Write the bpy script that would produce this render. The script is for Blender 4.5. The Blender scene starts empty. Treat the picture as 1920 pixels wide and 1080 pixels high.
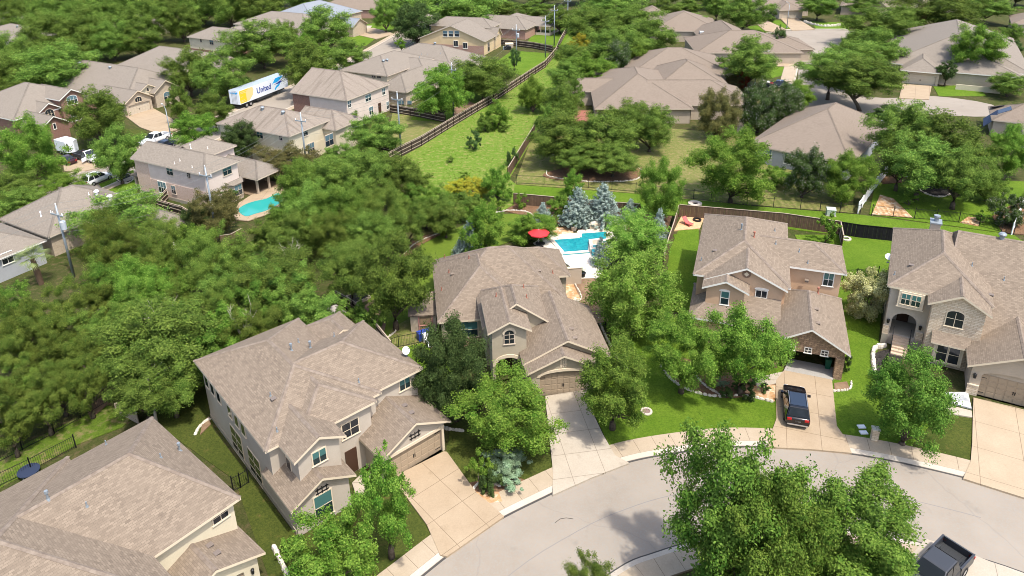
import bpy, bmesh, math, random
import numpy as np
from mathutils import Vector, Matrix
R = math.radians
C = bpy.context.scene.collection
SC = bpy.context.scene
# ---------------------------------------------------------------- camera
F_PX, PITCH, ROLL, CAM_H, PPX, PPY = 1351.0, R(21.0), R(1.34), 42.0, 919.6, 313.4
_right = Vector((1, 0, 0)); _fwd = Vector((0, math.cos(PITCH), -math.sin(PITCH))); _up = Vector((0, math.sin(PITCH), math.cos(PITCH)))
CR = _right * math.cos(ROLL) - _up * math.sin(ROLL)
CU = _up * math.cos(ROLL) + _right * math.sin(ROLL)
CAM = Vector((0, 0, CAM_H))
cd = bpy.data.cameras.new("camera"); cam = bpy.data.objects.new("camera", cd); C.objects.link(cam)
cam.matrix_world = Matrix(((CR.x, CU.x, -_fwd.x, 0), (CR.y, CU.y, -_fwd.y, 0), (CR.z, CU.z, -_fwd.z, CAM_H), (0, 0, 0, 1)))
cd.sensor_width = 36; cd.lens = F_PX / 1920 * 36
cd.shift_x = (960 - PPX) / 1920; cd.shift_y = (PPY - 540) / 1920
cd.clip_start = 0.5; cd.clip_end = 4000
SC.camera = cam
# ---------------------------------------------------------------- light
SUN_EL = R(65); SUN_DIR = Vector((0.64 * math.cos(SUN_EL), -0.77 * math.cos(SUN_EL), math.sin(SUN_EL))).normalized()
w = bpy.data.worlds.new("World"); SC.world = w; w.use_nodes = True
nt = w.node_tree; bg = nt.nodes["Background"]; sky = nt.nodes.new("ShaderNodeTexSky"); sky.sky_type = 'NISHITA'; sky.sun_disc = False
sky.sun_elevation = SUN_EL; sky.sun_rotation = math.atan2(SUN_DIR.x, SUN_DIR.y); sky.air_density = 1.0; sky.dust_density = 3.0; sky.ozone_density = 1.0
nt.links.new(sky.outputs[0], bg.inputs[0]); bg.inputs[1].default_value = 0.15
sl = bpy.data.lights.new("sun", 'SUN'); sl.energy = 2.3; sl.angle = R(1.6); sl.color = (1.0, 0.955, 0.88)
so = bpy.data.objects.new("sun", sl); C.objects.link(so); so.rotation_euler = (-SUN_DIR).to_track_quat('-Z', 'Y').to_euler()
SC.view_settings.view_transform = 'Standard'; SC.view_settings.look = 'None'; SC.view_settings.gamma = 1; SC.view_settings.exposure = 1.18
SC.cycles.filter_width = 0.95

# ---------------------------------------------------------------- photo point -> point of the place at height z
def ray(u, v): return CR * ((u - PPX) / F_PX) - CU * ((v - PPY) / F_PX) + _fwd
def at(u, v, z=0.0):
    d = ray(u, v); return CAM + d * ((z - CAM_H) / d.z)
def depth(p): return (Vector(p) - CAM).dot(_fwd)
rng = random.Random(7)
# ---------------------------------------------------------------- materials
MATS = {}
def mat(name, col, rough=0.8, metal=0.0, spec=0.3):
    if name in MATS: return MATS[name]
    m = bpy.data.materials.new(name); m.use_nodes = True; b = m.node_tree.nodes["Principled BSDF"]
    b.inputs["Base Color"].default_value = (*col, 1); b.inputs["Roughness"].default_value = rough; b.inputs["Metallic"].default_value = metal
    b.inputs["Specular IOR Level"].default_value = spec
    MATS[name] = m; return m
def N(m, t, **kw):
    n = m.node_tree.nodes.new(t)
    for k, v in kw.items():
        if k in n.inputs.keys() if isinstance(k, str) else False: n.inputs[k].default_value = v
        else: setattr(n, k, v)
    return n
def lk(m, a, b): m.node_tree.links.new(a, b)
def ramp(m, fac, stops):
    r = m.node_tree.nodes.new("ShaderNodeValToRGB"); e = r.color_ramp.elements
    while len(e) < len(stops): e.new(0.5)
    for i, (p, c) in enumerate(stops): e[i].position = p; e[i].color = (*c, 1)
    lk(m, fac, r.inputs[0]); return r.outputs[0]
def mixc(m, fac, a, b, mode='MIX'):
    x = m.node_tree.nodes.new("ShaderNodeMix"); x.data_type = 'RGBA'; x.blend_type = mode
    for sock, val in ((x.inputs[0], fac), (x.inputs[6], a), (x.inputs[7], b)):
        if isinstance(val, (int, float)): sock.default_value = val
        elif isinstance(val, tuple): sock.default_value = (*val, 1)
        else: lk(m, val, sock)
    return x.outputs[2]
def noise(m, scale, coord, detail=4, rough=0.6):
    n = m.node_tree.nodes.new("ShaderNodeTexNoise"); n.inputs["Scale"].default_value = scale; n.inputs["Detail"].default_value = detail; n.inputs["Roughness"].default_value = rough
    lk(m, coord, n.inputs["Vector"]); return n.outputs["Fac"]
def coord(m, which="Object"):
    t = m.node_tree.nodes.new("ShaderNodeTexCoord"); return t.outputs[which]
def geo_pos(m):
    t = m.node_tree.nodes.new("ShaderNodeNewGeometry"); return t.outputs["Position"]
def bump(m, h, strength, dist):
    b = m.node_tree.nodes.new("ShaderNodeBump"); b.inputs["Strength"].default_value = strength; b.inputs["Distance"].default_value = dist
    lk(m, h, b.inputs["Height"]); lk(m, b.outputs[0], m.node_tree.nodes["Principled BSDF"].inputs["Normal"])
def setcol(m, c): lk(m, c, m.node_tree.nodes["Principled BSDF"].inputs["Base Color"])

def grass_mat(name, c1, c2, c3, patch=0.25, dry=None, dryamt=0.5):
    m = mat(name, c1, 0.9, spec=0.1); p = geo_pos(m)
    big = noise(m, patch, p, 5, 0.65); fine = noise(m, 6.0, p, 6, 0.8); mid = noise(m, 1.3, p, 5, 0.7)
    col = mixc(m, ramp(m, big, [(0.35, (0, 0, 0)), (0.65, (1, 1, 1))]), c1, c2)
    col = mixc(m, ramp(m, fine, [(0.42, (0, 0, 0)), (0.66, (1, 1, 1))]), col, c3)
    if dry: col = mixc(m, ramp(m, mid, [(dryamt, (0, 0, 0)), (dryamt + 0.17, (1, 1, 1))]), col, dry)
    setcol(m, col); bump(m, fine, 1.0, 0.12); return m
G_LUSH = grass_mat("lush_grass", (0.09, 0.165, 0.012), (0.135, 0.21, 0.02), (0.055, 0.105, 0.008), 0.25, (0.17, 0.19, 0.04), 0.62)
G_MEADOW = grass_mat("meadow_grass", (0.115, 0.205, 0.018), (0.17, 0.23, 0.038), (0.066, 0.135, 0.012), 0.1, (0.24, 0.215, 0.08), 0.5)
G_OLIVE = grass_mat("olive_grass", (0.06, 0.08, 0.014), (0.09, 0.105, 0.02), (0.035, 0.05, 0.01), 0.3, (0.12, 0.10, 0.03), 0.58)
G_DRY = grass_mat("dry_grass", (0.15, 0.17, 0.042), (0.2, 0.185, 0.065), (0.1, 0.128, 0.028), 0.12, (0.26, 0.2, 0.1), 0.5)
G_BACK = grass_mat("mown_grass", (0.105, 0.16, 0.018), (0.13, 0.18, 0.022), (0.075, 0.12, 0.014), 0.4)
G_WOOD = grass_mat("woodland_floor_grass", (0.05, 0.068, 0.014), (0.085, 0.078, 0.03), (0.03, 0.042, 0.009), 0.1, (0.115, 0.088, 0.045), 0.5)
G_PATCHY = grass_mat("patchy_grass", (0.085, 0.14, 0.014), (0.11, 0.16, 0.02), (0.05, 0.085, 0.01), 0.35, (0.2, 0.16, 0.075), 0.5)
def soil_mat(name, c1, c2, c3, sc=4.0):
    m = mat(name, c1, 0.95, spec=0.1); p = geo_pos(m)
    v = m.node_tree.nodes.new("ShaderNodeTexVoronoi"); v.inputs["Scale"].default_value = sc; lk(m, p, v.inputs["Vector"])
    col = mixc(m, ramp(m, v.outputs["Color"], [(0.2, (0, 0, 0)), (0.8, (1, 1, 1))]), c1, c2)
    col = mixc(m, ramp(m, noise(m, 0.8, p), [(0.4, (0, 0, 0)), (0.65, (1, 1, 1))]), col, c3)
    setcol(m, col); bump(m, v.outputs["Distance"], 0.8, 0.08); return m
MULCH = soil_mat("brown_mulch", (0.12, 0.065, 0.035), (0.2, 0.115, 0.065), (0.16, 0.1, 0.06), 7)
ROCKBED = soil_mat("river_rock", (0.42, 0.24, 0.11), (0.6, 0.5, 0.36), (0.36, 0.2, 0.09), 3.2)
DIRT = soil_mat("bare_dirt", (0.2, 0.13, 0.08), (0.24, 0.165, 0.1), (0.16, 0.1, 0.065), 2)
DARKMULCH = soil_mat("dark_mulch", (0.02, 0.018, 0.016), (0.05, 0.045, 0.04), (0.03, 0.026, 0.022), 6)
WHITEGRAVEL = soil_mat("white_gravel", (0.42, 0.42, 0.41), (0.66, 0.65, 0.62), (0.28, 0.29, 0.3), 4)
def conc_mat(name, c, c2, joint=None, jw=0.02, dark=0.75, uvmap=True, stain=True):
    m = mat(name, c, 0.85, spec=0.2); p = geo_pos(m)
    col = mixc(m, ramp(m, noise(m, 0.5, p, 6, 0.65), [(0.3, (0, 0, 0)), (0.7, (1, 1, 1))]), c, c2)
    sp = noise(m, 9, p, 3, 0.8); col = mixc(m, ramp(m, sp, [(0.35, (0, 0, 0)), (0.7, (1, 1, 1))]), mixc(m, 0.3, col, (c[0] * .6, c[1] * .6, c[2] * .58)), col)
    if joint:
        b = m.node_tree.nodes.new("ShaderNodeTexBrick"); b.offset = 0; b.squash = 1
        b.inputs["Scale"].default_value = 1; b.inputs["Brick Width"].default_value = joint[0]; b.inputs["Row Height"].default_value = joint[1]; b.inputs["Mortar Size"].default_value = jw; b.inputs["Mortar Smooth"].default_value = 0
        lk(m, coord(m, "UV"), b.inputs["Vector"]); col = mixc(m, b.outputs["Fac"], col, (c[0] * .55, c[1] * .52, c[2] * .5))
    sd = noise(m, 0.9, p, 4, 0.6); col = mixc(m, ramp(m, sd, [(0.62, (0, 0, 0)), (0.78, (.45, .45, .45))]), col, (c[0] * .55, c[1] * .52, c[2] * .48))
    setcol(m, col); bump(m, sp, 0.3, 0.01); return m
CONC = conc_mat("pale_concrete", (0.37, 0.318, 0.248), (0.43, 0.372, 0.296), (2.6, 2.4))
TANCONC = conc_mat("tan_aggregate_concrete", (0.33, 0.25, 0.165), (0.385, 0.3, 0.205), (2.6, 2.7))
WALKCONC = conc_mat("sidewalk_concrete", (0.35, 0.28, 0.195), (0.41, 0.335, 0.245), (1.5, 30))
CURB = conc_mat("curb_concrete", (0.42, 0.365, 0.295), (0.48, 0.425, 0.35))
DECK = conc_mat("pool_deck_concrete", (0.6, 0.54, 0.46), (0.66, 0.6, 0.52))
def road_mat():
    m = mat("asphalt", (0.4, 0.38, 0.36), 0.95, spec=0.04); p = geo_pos(m)
    col = mixc(m, ramp(m, noise(m, 0.16, p, 6, 0.7), [(0.3, (0, 0, 0)), (0.7, (1, 1, 1))]), (0.245, 0.206, 0.163), (0.295, 0.253, 0.205))
    sp = noise(m, 7, p, 4, 0.8); col = mixc(m, ramp(m, sp, [(0.3, (.6, .6, .6)), (0.55, (0, 0, 0))]), col, (0.25, 0.25, 0.233))
    st = noise(m, 0.55, p, 3, 0.5); col = mixc(m, ramp(m, st, [(0.64, (0, 0, 0)), (0.76, (0.4, 0.4, 0.4))]), col, (0.16, 0.14, 0.118))
    wv = m.node_tree.nodes.new("ShaderNodeTexVoronoi"); wv.feature = 'DISTANCE_TO_EDGE'; wv.inputs["Scale"].default_value = 0.07
    ns = m.node_tree.nodes.new("ShaderNodeTexNoise"); ns.inputs["Scale"].default_value = 0.4; lk(m, p, ns.inputs["Vector"])
    ad = m.node_tree.nodes.new("ShaderNodeVectorMath"); ad.operation = 'MULTIPLY_ADD'; ad.inputs[1].default_value = (1.5, 1.5, 0); lk(m, ns.outputs["Color"], ad.inputs[0]); lk(m, p, ad.inputs[2]); lk(m, ad.outputs[0], wv.inputs["Vector"])
    col = mixc(m, ramp(m, wv.outputs["Distance"], [(0.0, (0.22, 0.22, 0.22)), (0.004, (0, 0, 0))]), col, (0.15, 0.135, 0.125))
    setcol(m, col); bump(m, sp, 0.3, 0.01); return m
ROAD = road_mat()
def shingle_mat(name, c1, c2, c3, streak=0.0):
    m = mat(name, c1, 0.95, spec=0.12); uv = coord(m, "UV"); p = geo_pos(m)
    b = m.node_tree.nodes.new("ShaderNodeTexBrick"); b.offset = 0.5; b.inputs["Scale"].default_value = 1; b.inputs["Brick Width"].default_value = 0.3; b.inputs["Row Height"].default_value = 0.15
    b.inputs["Mortar Size"].default_value = 0.012; b.inputs["Mortar Smooth"].default_value = 0.3; b.inputs["Bias"].default_value = 0.0
    b.inputs["Color1"].default_value = (*c1, 1); b.inputs["Color2"].default_value = (*c2, 1); b.inputs["Mortar"].default_value = (c3[0] * .55, c3[1] * .55, c3[2] * .55, 1); lk(m, uv, b.inputs["Vector"])
    n = noise(m, 0.35, p, 5, 0.65); f = noise(m, 3.0, p, 3, 0.7)
    col = mixc(m, ramp(m, n, [(0.35, (0, 0, 0)), (0.7, (1, 1, 1))]), b.outputs["Color"], mixc(m, 0.5, b.outputs["Color"], c3))
    col = mixc(m, ramp(m, f, [(0.35, (0, 0, 0)), (0.7, (.55, .55, .55))]), col, c3)
    if streak:
        s = m.node_tree.nodes.new("ShaderNodeMapping"); s.inputs["Scale"].default_value = (0.9, 0.07, 1); lk(m, uv, s.inputs["Vector"])
        sn = noise(m, 1.2, s.outputs[0], 4, 0.6); col = mixc(m, ramp(m, sn, [(0.5, (0, 0, 0)), (0.75, (streak, streak, streak))]), col, (c3[0] * .4, c3[1] * .38, c3[2] * .36))
    setcol(m, col); bump(m, b.outputs["Fac"], -0.5, 0.03); return m
SH_TAUPE = shingle_mat("taupe_shingles", (0.26, 0.205, 0.152), (0.148, 0.115, 0.086), (0.2, 0.158, 0.118))
SH_GREY = shingle_mat("weathered_grey_shingles", (0.24, 0.205, 0.165), (0.18, 0.155, 0.125), (0.21, 0.18, 0.148))
SH_BROWN = shingle_mat("brown_shingles", (0.225, 0.18, 0.14), (0.175, 0.14, 0.108), (0.2, 0.16, 0.125))
SH_STREAK = shingle_mat("streaked_shingles", (0.26, 0.22, 0.175), (0.2, 0.168, 0.135), (0.23, 0.19, 0.155), 0.75)
SH_BLUE = shingle_mat("blue_grey_shingles", (0.24, 0.26, 0.28), (0.19, 0.21, 0.235), (0.22, 0.235, 0.255))
CAP = mat("ridge_cap_shingles", (0.185, 0.145, 0.112), 0.95, spec=0.1)
m = CAP; b_ = noise(m, 2.2, geo_pos(m), 3, 0.7); setcol(m, ramp(m, b_, [(0.35, (0.16, 0.125, 0.098)), (0.65, (0.235, 0.19, 0.15))]))
def stucco(name, c):
    m = mat(name, c, 0.9, spec=0.15); p = geo_pos(m)
    col = mixc(m, ramp(m, noise(m, 0.7, p, 5, 0.6), [(0.3, (0, 0, 0)), (0.75, (1, 1, 1))]), c, (c[0] * .86, c[1] * .85, c[2] * .83))
    fs = noise(m, 14, p, 3, 0.8); col = mixc(m, ramp(m, fs, [(0.4, (0, 0, 0)), (0.75, (.35, .35, .35))]), col, (c[0] * .75, c[1] * .73, c[2] * .7))
    setcol(m, col); bump(m, fs, 0.25, 0.02); return m
ST_GREY = stucco("warm_grey_stucco", (0.47, 0.41, 0.335)); ST_TAN = stucco("tan_stucco", (0.55, 0.38, 0.25)); ST_BEIGE = stucco("beige_stucco", (0.46, 0.385, 0.3))
ST_OLIVE = stucco("olive_beige_stucco", (0.42, 0.365, 0.27)); ST_CREAM = stucco("cream_stucco", (0.62, 0.55, 0.4)); ST_PINK = stucco("pale_pink_siding", (0.64, 0.54, 0.47))
ST_YEL = stucco("yellow_tan_siding", (0.62, 0.47, 0.28)); ST_WHITE = stucco("grey_white_siding", (0.36, 0.37, 0.38)); FOUND = stucco("foundation_concrete", (0.36, 0.32, 0.25))
def brick_mat(name, c1, c2, c3, w_=0.24, h_=0.09, ms=0.012, vary=6):
    m = mat(name, c1, 0.9, spec=0.15); p = coord(m, "Object")
    sx = m.node_tree.nodes.new("ShaderNodeSeparateXYZ"); lk(m, p, sx.inputs[0]); ad = m.node_tree.nodes.new("ShaderNodeMath"); ad.operation = 'ADD'; lk(m, sx.outputs[0], ad.inputs[0]); lk(m, sx.outputs[1], ad.inputs[1])
    cx = m.node_tree.nodes.new("ShaderNodeCombineXYZ"); lk(m, ad.outputs[0], cx.inputs[0]); lk(m, sx.outputs[2], cx.inputs[1])
    b = m.node_tree.nodes.new("ShaderNodeTexBrick"); b.inputs["Scale"].default_value = 1; b.inputs["Brick Width"].default_value = w_; b.inputs["Row Height"].default_value = h_; b.inputs["Mortar Size"].default_value = ms
    b.inputs["Color1"].default_value = (*c1, 1); b.inputs["Color2"].default_value = (*c2, 1); b.inputs["Mortar"].default_value = (*c3, 1); lk(m, cx.outputs[0], b.inputs["Vector"])
    n = noise(m, vary, p, 3, 0.7); col = mixc(m, ramp(m, n, [(0.35, (0, 0, 0)), (0.68, (1, 1, 1))]), b.outputs["Color"], mixc(m, 0.45, b.outputs["Color"], c3))
    setcol(m, col); bump(m, n, 0.5, 0.04); return m
BR_RED = brick_mat("red_brick", (0.24, 0.095, 0.062), (0.15, 0.06, 0.045), (0.28, 0.2, 0.16)); BR_PINK = brick_mat("blush_brick", (0.56, 0.40, 0.30), (0.44, 0.29, 0.21), (0.6, 0.48, 0.4))
BR_TAN = brick_mat("tan_stone_brick", (0.44, 0.35, 0.25), (0.34, 0.27, 0.19), (0.5, 0.42, 0.33), 0.4, 0.16); BR_ROSE = brick_mat("rose_brick", (0.34, 0.165, 0.115), (0.27, 0.125, 0.09), (0.42, 0.31, 0.25))
STONE_C = brick_mat("cream_ledgestone", (0.72, 0.62, 0.47), (0.56, 0.44, 0.31), (0.42, 0.32, 0.22), 0.5, 0.16, 0.02, 3)
STONE_B = brick_mat("brown_ledgestone", (0.52, 0.35, 0.22), (0.30, 0.2, 0.125), (0.16, 0.11, 0.075), 0.45, 0.12, 0.02, 4)
TRIM = mat("cream_trim_paint", (0.62, 0.52, 0.38), 0.6); TRIMW = mat("white_trim_paint", (0.72, 0.69, 0.62), 0.6); TRIMT = mat("taupe_trim_paint", (0.5, 0.42, 0.33), 0.6)
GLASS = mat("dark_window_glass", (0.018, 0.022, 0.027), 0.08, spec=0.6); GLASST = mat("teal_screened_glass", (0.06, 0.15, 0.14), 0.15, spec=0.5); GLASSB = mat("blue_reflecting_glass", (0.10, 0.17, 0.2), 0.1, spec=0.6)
DOORP = mat("taupe_garage_door_paint", (0.33, 0.255, 0.175), 0.6); DOORC = mat("cream_garage_door_paint", (0.5, 0.43, 0.33), 0.6); DARKWOOD = mat("dark_wood_door", (0.06, 0.03, 0.018), 0.5)
IRON = mat("black_iron", (0.012, 0.012, 0.013), 0.5); WHITE = mat("white_paint", (0.8, 0.8, 0.79), 0.45); GALV = mat("galvanised_steel", (0.25, 0.28, 0.3), 0.5, 0.3); RED = mat("red_canvas", (0.55, 0.03, 0.035), 0.7)
COPPER = mat("rusty_vent_pipe", (0.3, 0.12, 0.08), 0.6); RUBBER = mat("black_rubber", (0.015, 0.015, 0.016), 0.8); RIM = mat("alloy_rim", (0.55, 0.56, 0.58), 0.3, 0.8)
ROCK = mat("limestone", (0.6, 0.54, 0.45), 0.9, spec=0.1)
m = ROCK; setcol(m, ramp(m, noise(m, 3, geo_pos(m), 5, 0.7), [(0.3, (0.4, 0.35, 0.27)), (0.65, (0.68, 0.63, 0.54))]))
def wood_mat(name, c1, c2):
    m = mat(name, c1, 0.9, spec=0.1); uv = coord(m, "UV")
    b = m.node_tree.nodes.new("ShaderNodeTexBrick"); b.offset = 0; b.inputs["Scale"].default_value = 1; b.inputs["Brick Width"].default_value = 0.14; b.inputs["Row Height"].default_value = 9; b.inputs["Mortar Size"].default_value = 0.008
    b.inputs["Color1"].default_value = (*c1, 1); b.inputs["Color2"].default_value = (*c2, 1); b.inputs["Mortar"].default_value = (c2[0] * .25, c2[1] * .25, c2[2] * .25, 1); lk(m, uv, b.inputs["Vector"])
    n = noise(m, 2, geo_pos(m), 5, 0.7); setcol(m, mixc(m, ramp(m, n, [(0.35, (0, 0, 0)), (0.7, (1, 1, 1))]), b.outputs["Color"], mixc(m, 0.5, b.outputs["Color"], (c2[0] * .5, c2[1] * .5, c2[2] * .5)))); return m
WOOD = wood_mat("weathered_fence_boards", (0.19, 0.125, 0.08), (0.12, 0.08, 0.055)); WOODD = wood_mat("dark_fence_boards", (0.10, 0.075, 0.055), (0.065, 0.048, 0.038)); WOODK = wood_mat("black_fence_boards", (0.014, 0.014, 0.015), (0.022, 0.022, 0.024))
RAILW = mat("bleached_fence_rail", (0.36, 0.29, 0.22), 0.9)
WATER = mat("pool_water", (0.02, 0.33, 0.36), 0.08, spec=0.5)
m = WATER; nw = noise(m, 2.5, geo_pos(m), 3, 0.6); setcol(m, ramp(m, nw, [(0.3, (0.008, 0.17, 0.21)), (0.7, (0.02, 0.28, 0.30))])); bump(m, nw, 0.15, 0.03)

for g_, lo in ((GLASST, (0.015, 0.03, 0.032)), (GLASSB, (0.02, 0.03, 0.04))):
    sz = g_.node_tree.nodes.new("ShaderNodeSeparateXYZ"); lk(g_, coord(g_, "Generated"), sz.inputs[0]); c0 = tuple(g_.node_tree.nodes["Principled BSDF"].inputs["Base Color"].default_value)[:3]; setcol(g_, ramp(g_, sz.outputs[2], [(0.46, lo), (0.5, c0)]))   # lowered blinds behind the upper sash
# ---------------------------------------------------------------- object helpers
def tag(o, label=None, cat=None, group=None, kind=None):
    for k, v in (("label", label), ("category", cat), ("group", group), ("kind", kind)):
        if v: o[k] = v
    return o
def empty(name, loc=(0, 0, 0), rz=0.0):
    o = bpy.data.objects.new(name, None); C.objects.link(o); o.location = loc; o.rotation_euler = (0, 0, rz); o.empty_display_size = 0.3; return o
class MB:
    def __init__(s): s.v = []; s.f = []; s.uv = []
    def quad(s, pts, uv=None):
        i = len(s.v); s.v += [tuple(p) for p in pts]; s.f.append(tuple(range(i, i + len(pts))))
        if uv is None: uv = [(0, 0)] * len(pts)
        s.uv.append(uv); return s
    def box(s, x0, y0, z0, x1, y1, z1, M=None):
        P = [Vector(p) for p in ((x0, y0, z0), (x1, y0, z0), (x1, y1, z0), (x0, y1, z0), (x0, y0, z1), (x1, y0, z1), (x1, y1, z1), (x0, y1, z1))]
        if M: P = [M @ p for p in P]
        for q in ((3, 2, 1, 0), (4, 5, 6, 7), (0, 1, 5, 4), (1, 2, 6, 5), (2, 3, 7, 6), (3, 0, 4, 7)): s.quad([P[k] for k in q])
        return s
    def tube(s, pts, radii, n=8, cap=True):
        rings = []
        for i, p in enumerate(pts):
            p = Vector(p); a = Vector(pts[max(i - 1, 0)]); b = Vector(pts[min(i + 1, len(pts) - 1)]); d = (b - a).normalized()
            x = d.cross(Vector((0, 0, 1)));
            if x.length < 1e-3: x = Vector((1, 0, 0))
            x.normalize(); y = d.cross(x)
            rings.append([p + (x * math.cos(2 * math.pi * k / n) + y * math.sin(2 * math.pi * k / n)) * radii[i] for k in range(n)])
        base = len(s.v)
        for r_ in rings: s.v += [tuple(p) for p in r_]
        for i in range(len(rings) - 1):
            for k in range(n):
                a = base + i * n + k; b = base + i * n + (k + 1) % n
                s.f.append((a, b, b + n, a + n)); s.uv.append([(0, 0)] * 4)
        if cap:
            s.f.append(tuple(base + k for k in range(n))[::-1]); s.uv.append([(0, 0)] * n)
            s.f.append(tuple(base + (len(rings) - 1) * n + k for k in range(n))); s.uv.append([(0, 0)] * n)
        return s
    def cyl(s, x, y, z0, z1, r0, r1=None, n=12): return s.tube([(x, y, z0), (x, y, z1)], [r0, r0 if r1 is None else r1], n)
    def lathe(s, prof, n=16, M=None):
        base = len(s.v)
        for r_, z in prof:
            for k in range(n):
                p = Vector((r_ * math.cos(2 * math.pi * k / n), r_ * math.sin(2 * math.pi * k / n), z)); s.v.append(tuple(M @ p if M else p))
        for i in range(len(prof) - 1):
            for k in range(n):
                a = base + i * n + k; b = base + i * n + (k + 1) % n; s.f.append((a, b, b + n, a + n)); s.uv.append([(0, 0)] * 4)
        return s
    def build(s, name, material, parent=None, smooth=False):
        me = bpy.data.meshes.new(name); me.from_pydata(s.v, [], s.f); me.update()
        uvl = me.uv_layers.new(name="UVMap"); flat = [c for f in s.uv for p in f for c in p]
        if len(flat) == 2 * len(me.loops): uvl.data.foreach_set("uv", flat)
        if material: me.materials.append(material)
        if smooth: me.polygons.foreach_set("use_smooth", [True] * len(me.polygons))
        o = bpy.data.objects.new(name, me); C.objects.link(o)
        if parent: o.parent = parent
        return o
def spline(pts, n=6, closed=False):
    P = [Vector(p) for p in pts]; out = []; L = len(P); rngi = range(L if closed else L - 1)
    for i in rngi:
        g = lambda k: P[k % L] if closed else P[min(max(k, 0), L - 1)]
        p0, p1, p2, p3 = g(i - 1), g(i), g(i + 1), g(i + 2)
        for k in range(n):
            t = k / n; out.append(0.5 * ((2 * p1) + (p2 - p0) * t + (2 * p0 - 5 * p1 + 4 * p2 - p3) * t * t + (3 * p1 - p0 - 3 * p2 + p3) * t ** 3))
    if not closed: out.append(P[-1])
    return out
NSHEET = 0
def sheet(name, pts, z, material, kind='structure', yaw=0.0, skirt=0.25, px=True, smooth=0):
    """flat slab of ground cover whose outline is given on the ground"""
    global NSHEET; NSHEET += 1; z = z + 0.0006 * NSHEET
    P = [at(p[0], p[1], z) if px else Vector((p[0], p[1], z)) for p in pts]
    if smooth: P = spline(P, smooth, True)
    bm = bmesh.new(); vs = [bm.verts.new((p.x, p.y, z)) for p in P]; f = bm.faces.new(vs)
    if f.normal.z < 0: bmesh.ops.reverse_faces(bm, faces=[f])
    bm.normal_update()
    if f.normal.z < 0: f.normal_flip()
    top = list(f.verts); low = [bm.verts.new((v.co.x, v.co.y, z - skirt)) for v in top]
    for i in range(len(top)):
        j = (i + 1) % len(top); bm.faces.new((top[j], top[i], low[i], low[j]))
    bmesh.ops.triangulate(bm, faces=[f])
    uvl = bm.loops.layers.uv.new("UVMap"); ca, sa = math.cos(yaw), math.sin(yaw); o0 = P[0]
    for fc in bm.faces:
        for l in fc.loops:
            d = l.vert.co - o0; l[uvl].uv = (d.x * ca + d.y * sa, -d.x * sa + d.y * ca)
    me = bpy.data.meshes.new(name); bm.to_mesh(me); bm.free(); me.materials.append(material)
    o = bpy.data.objects.new(name, me); C.objects.link(o); o['kind'] = kind; return o
def strip(name, line, o0, o1, z, material, kind='structure', depth_=0.25, z2=None):
    """band along a ground line between two sideways offsets"""
    P = [Vector((p[0], p[1], 0)) for p in line]; mb = MB(); L = 0; rows = []
    for i, p in enumerate(P):
        d = (P[min(i + 1, len(P) - 1)] - P[max(i - 1, 0)]).normalized(); nrm = Vector((-d.y, d.x, 0))
        if i: L += (p - P[i - 1]).length
        rows.append((p + nrm * o0, p + nrm * o1, L))
    zz = z if z2 is None else z2
    for a, b in zip(rows, rows[1:]):
        A0, A1, B0, B1 = (Vector((a[0].x, a[0].y, z)), Vector((a[1].x, a[1].y, zz)), Vector((b[0].x, b[0].y, z)), Vector((b[1].x, b[1].y, zz)))
        mb.quad([B0, A0, A1, B1][::-1] if o1 < o0 else [A0, B0, B1, A1], [(a[2], 0), (b[2], 0), (b[2], abs(o1 - o0)), (a[2], abs(o1 - o0))])
        D = Vector((0, 0, -depth_)); mb.quad([A0, A0 + D, B0 + D, B0]); mb.quad([A1, B1, B1 + D, A1 + D])
    o = mb.build(name, material); o['kind'] = kind; return o
# ---------------------------------------------------------------- houses
from mathutils.geometry import tessellate_polygon
def rect(a0, a1, b0, b1): return [(a0, b0), (a1, b0), (a1, b1), (a0, b1)]
def archo(a0, a1, b0, bs, bt, n=10):
    c, r_ = (a0 + a1) / 2, (a1 - a0) / 2
    return [(a0, b0), (a1, b0)] + [(c + r_ * math.cos(math.pi * k / n), bs + (bt - bs) * math.sin(math.pi * k / n)) for k in range(n + 1)]
def octo(c0, c1, r_, n=10): return [(c0 + r_ * math.cos(2 * math.pi * k / n), c1 + r_ * math.sin(2 * math.pi * k / n)) for k in range(n)]
VENTB = mat('brown_vent_steel', (0.16, 0.13, 0.11), 0.6)
AX = {'-y': (1, -1), '+y': (1, 1), '-x': (0, -1), '+x': (0, 1)}
def P3(face, val, a, b): return Vector((a, val, b)) if face[1] == 'y' else Vector((val, a, b))
def plate(mb, face, val, outline, d0, d1):
    """solid slab with the given outline on a wall plane, from d0 to d1 in front of it"""
    s = AX[face][1]; f = [P3(face, val + s * d1, a, b) for a, b in outline]; k = [P3(face, val + s * d0, a, b) for a, b in outline]
    mb.quad(f); n = len(f)
    for i in range(n): mb.quad([f[i], f[(i + 1) % n], k[(i + 1) % n], k[i]])
def grow(outline, g):
    ca = sum(p[0] for p in outline) / len(outline); lo = min(p[1] for p in outline); hi = max(p[1] for p in outline); cb = (lo + hi) / 2
    hw = max(abs(p[0] - ca) for p in outline); hh = (hi - lo) / 2
    return [(ca + (a - ca) * (hw + g) / hw, cb + (b - cb) * (hh + g) / hh) for a, b in outline]
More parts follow.
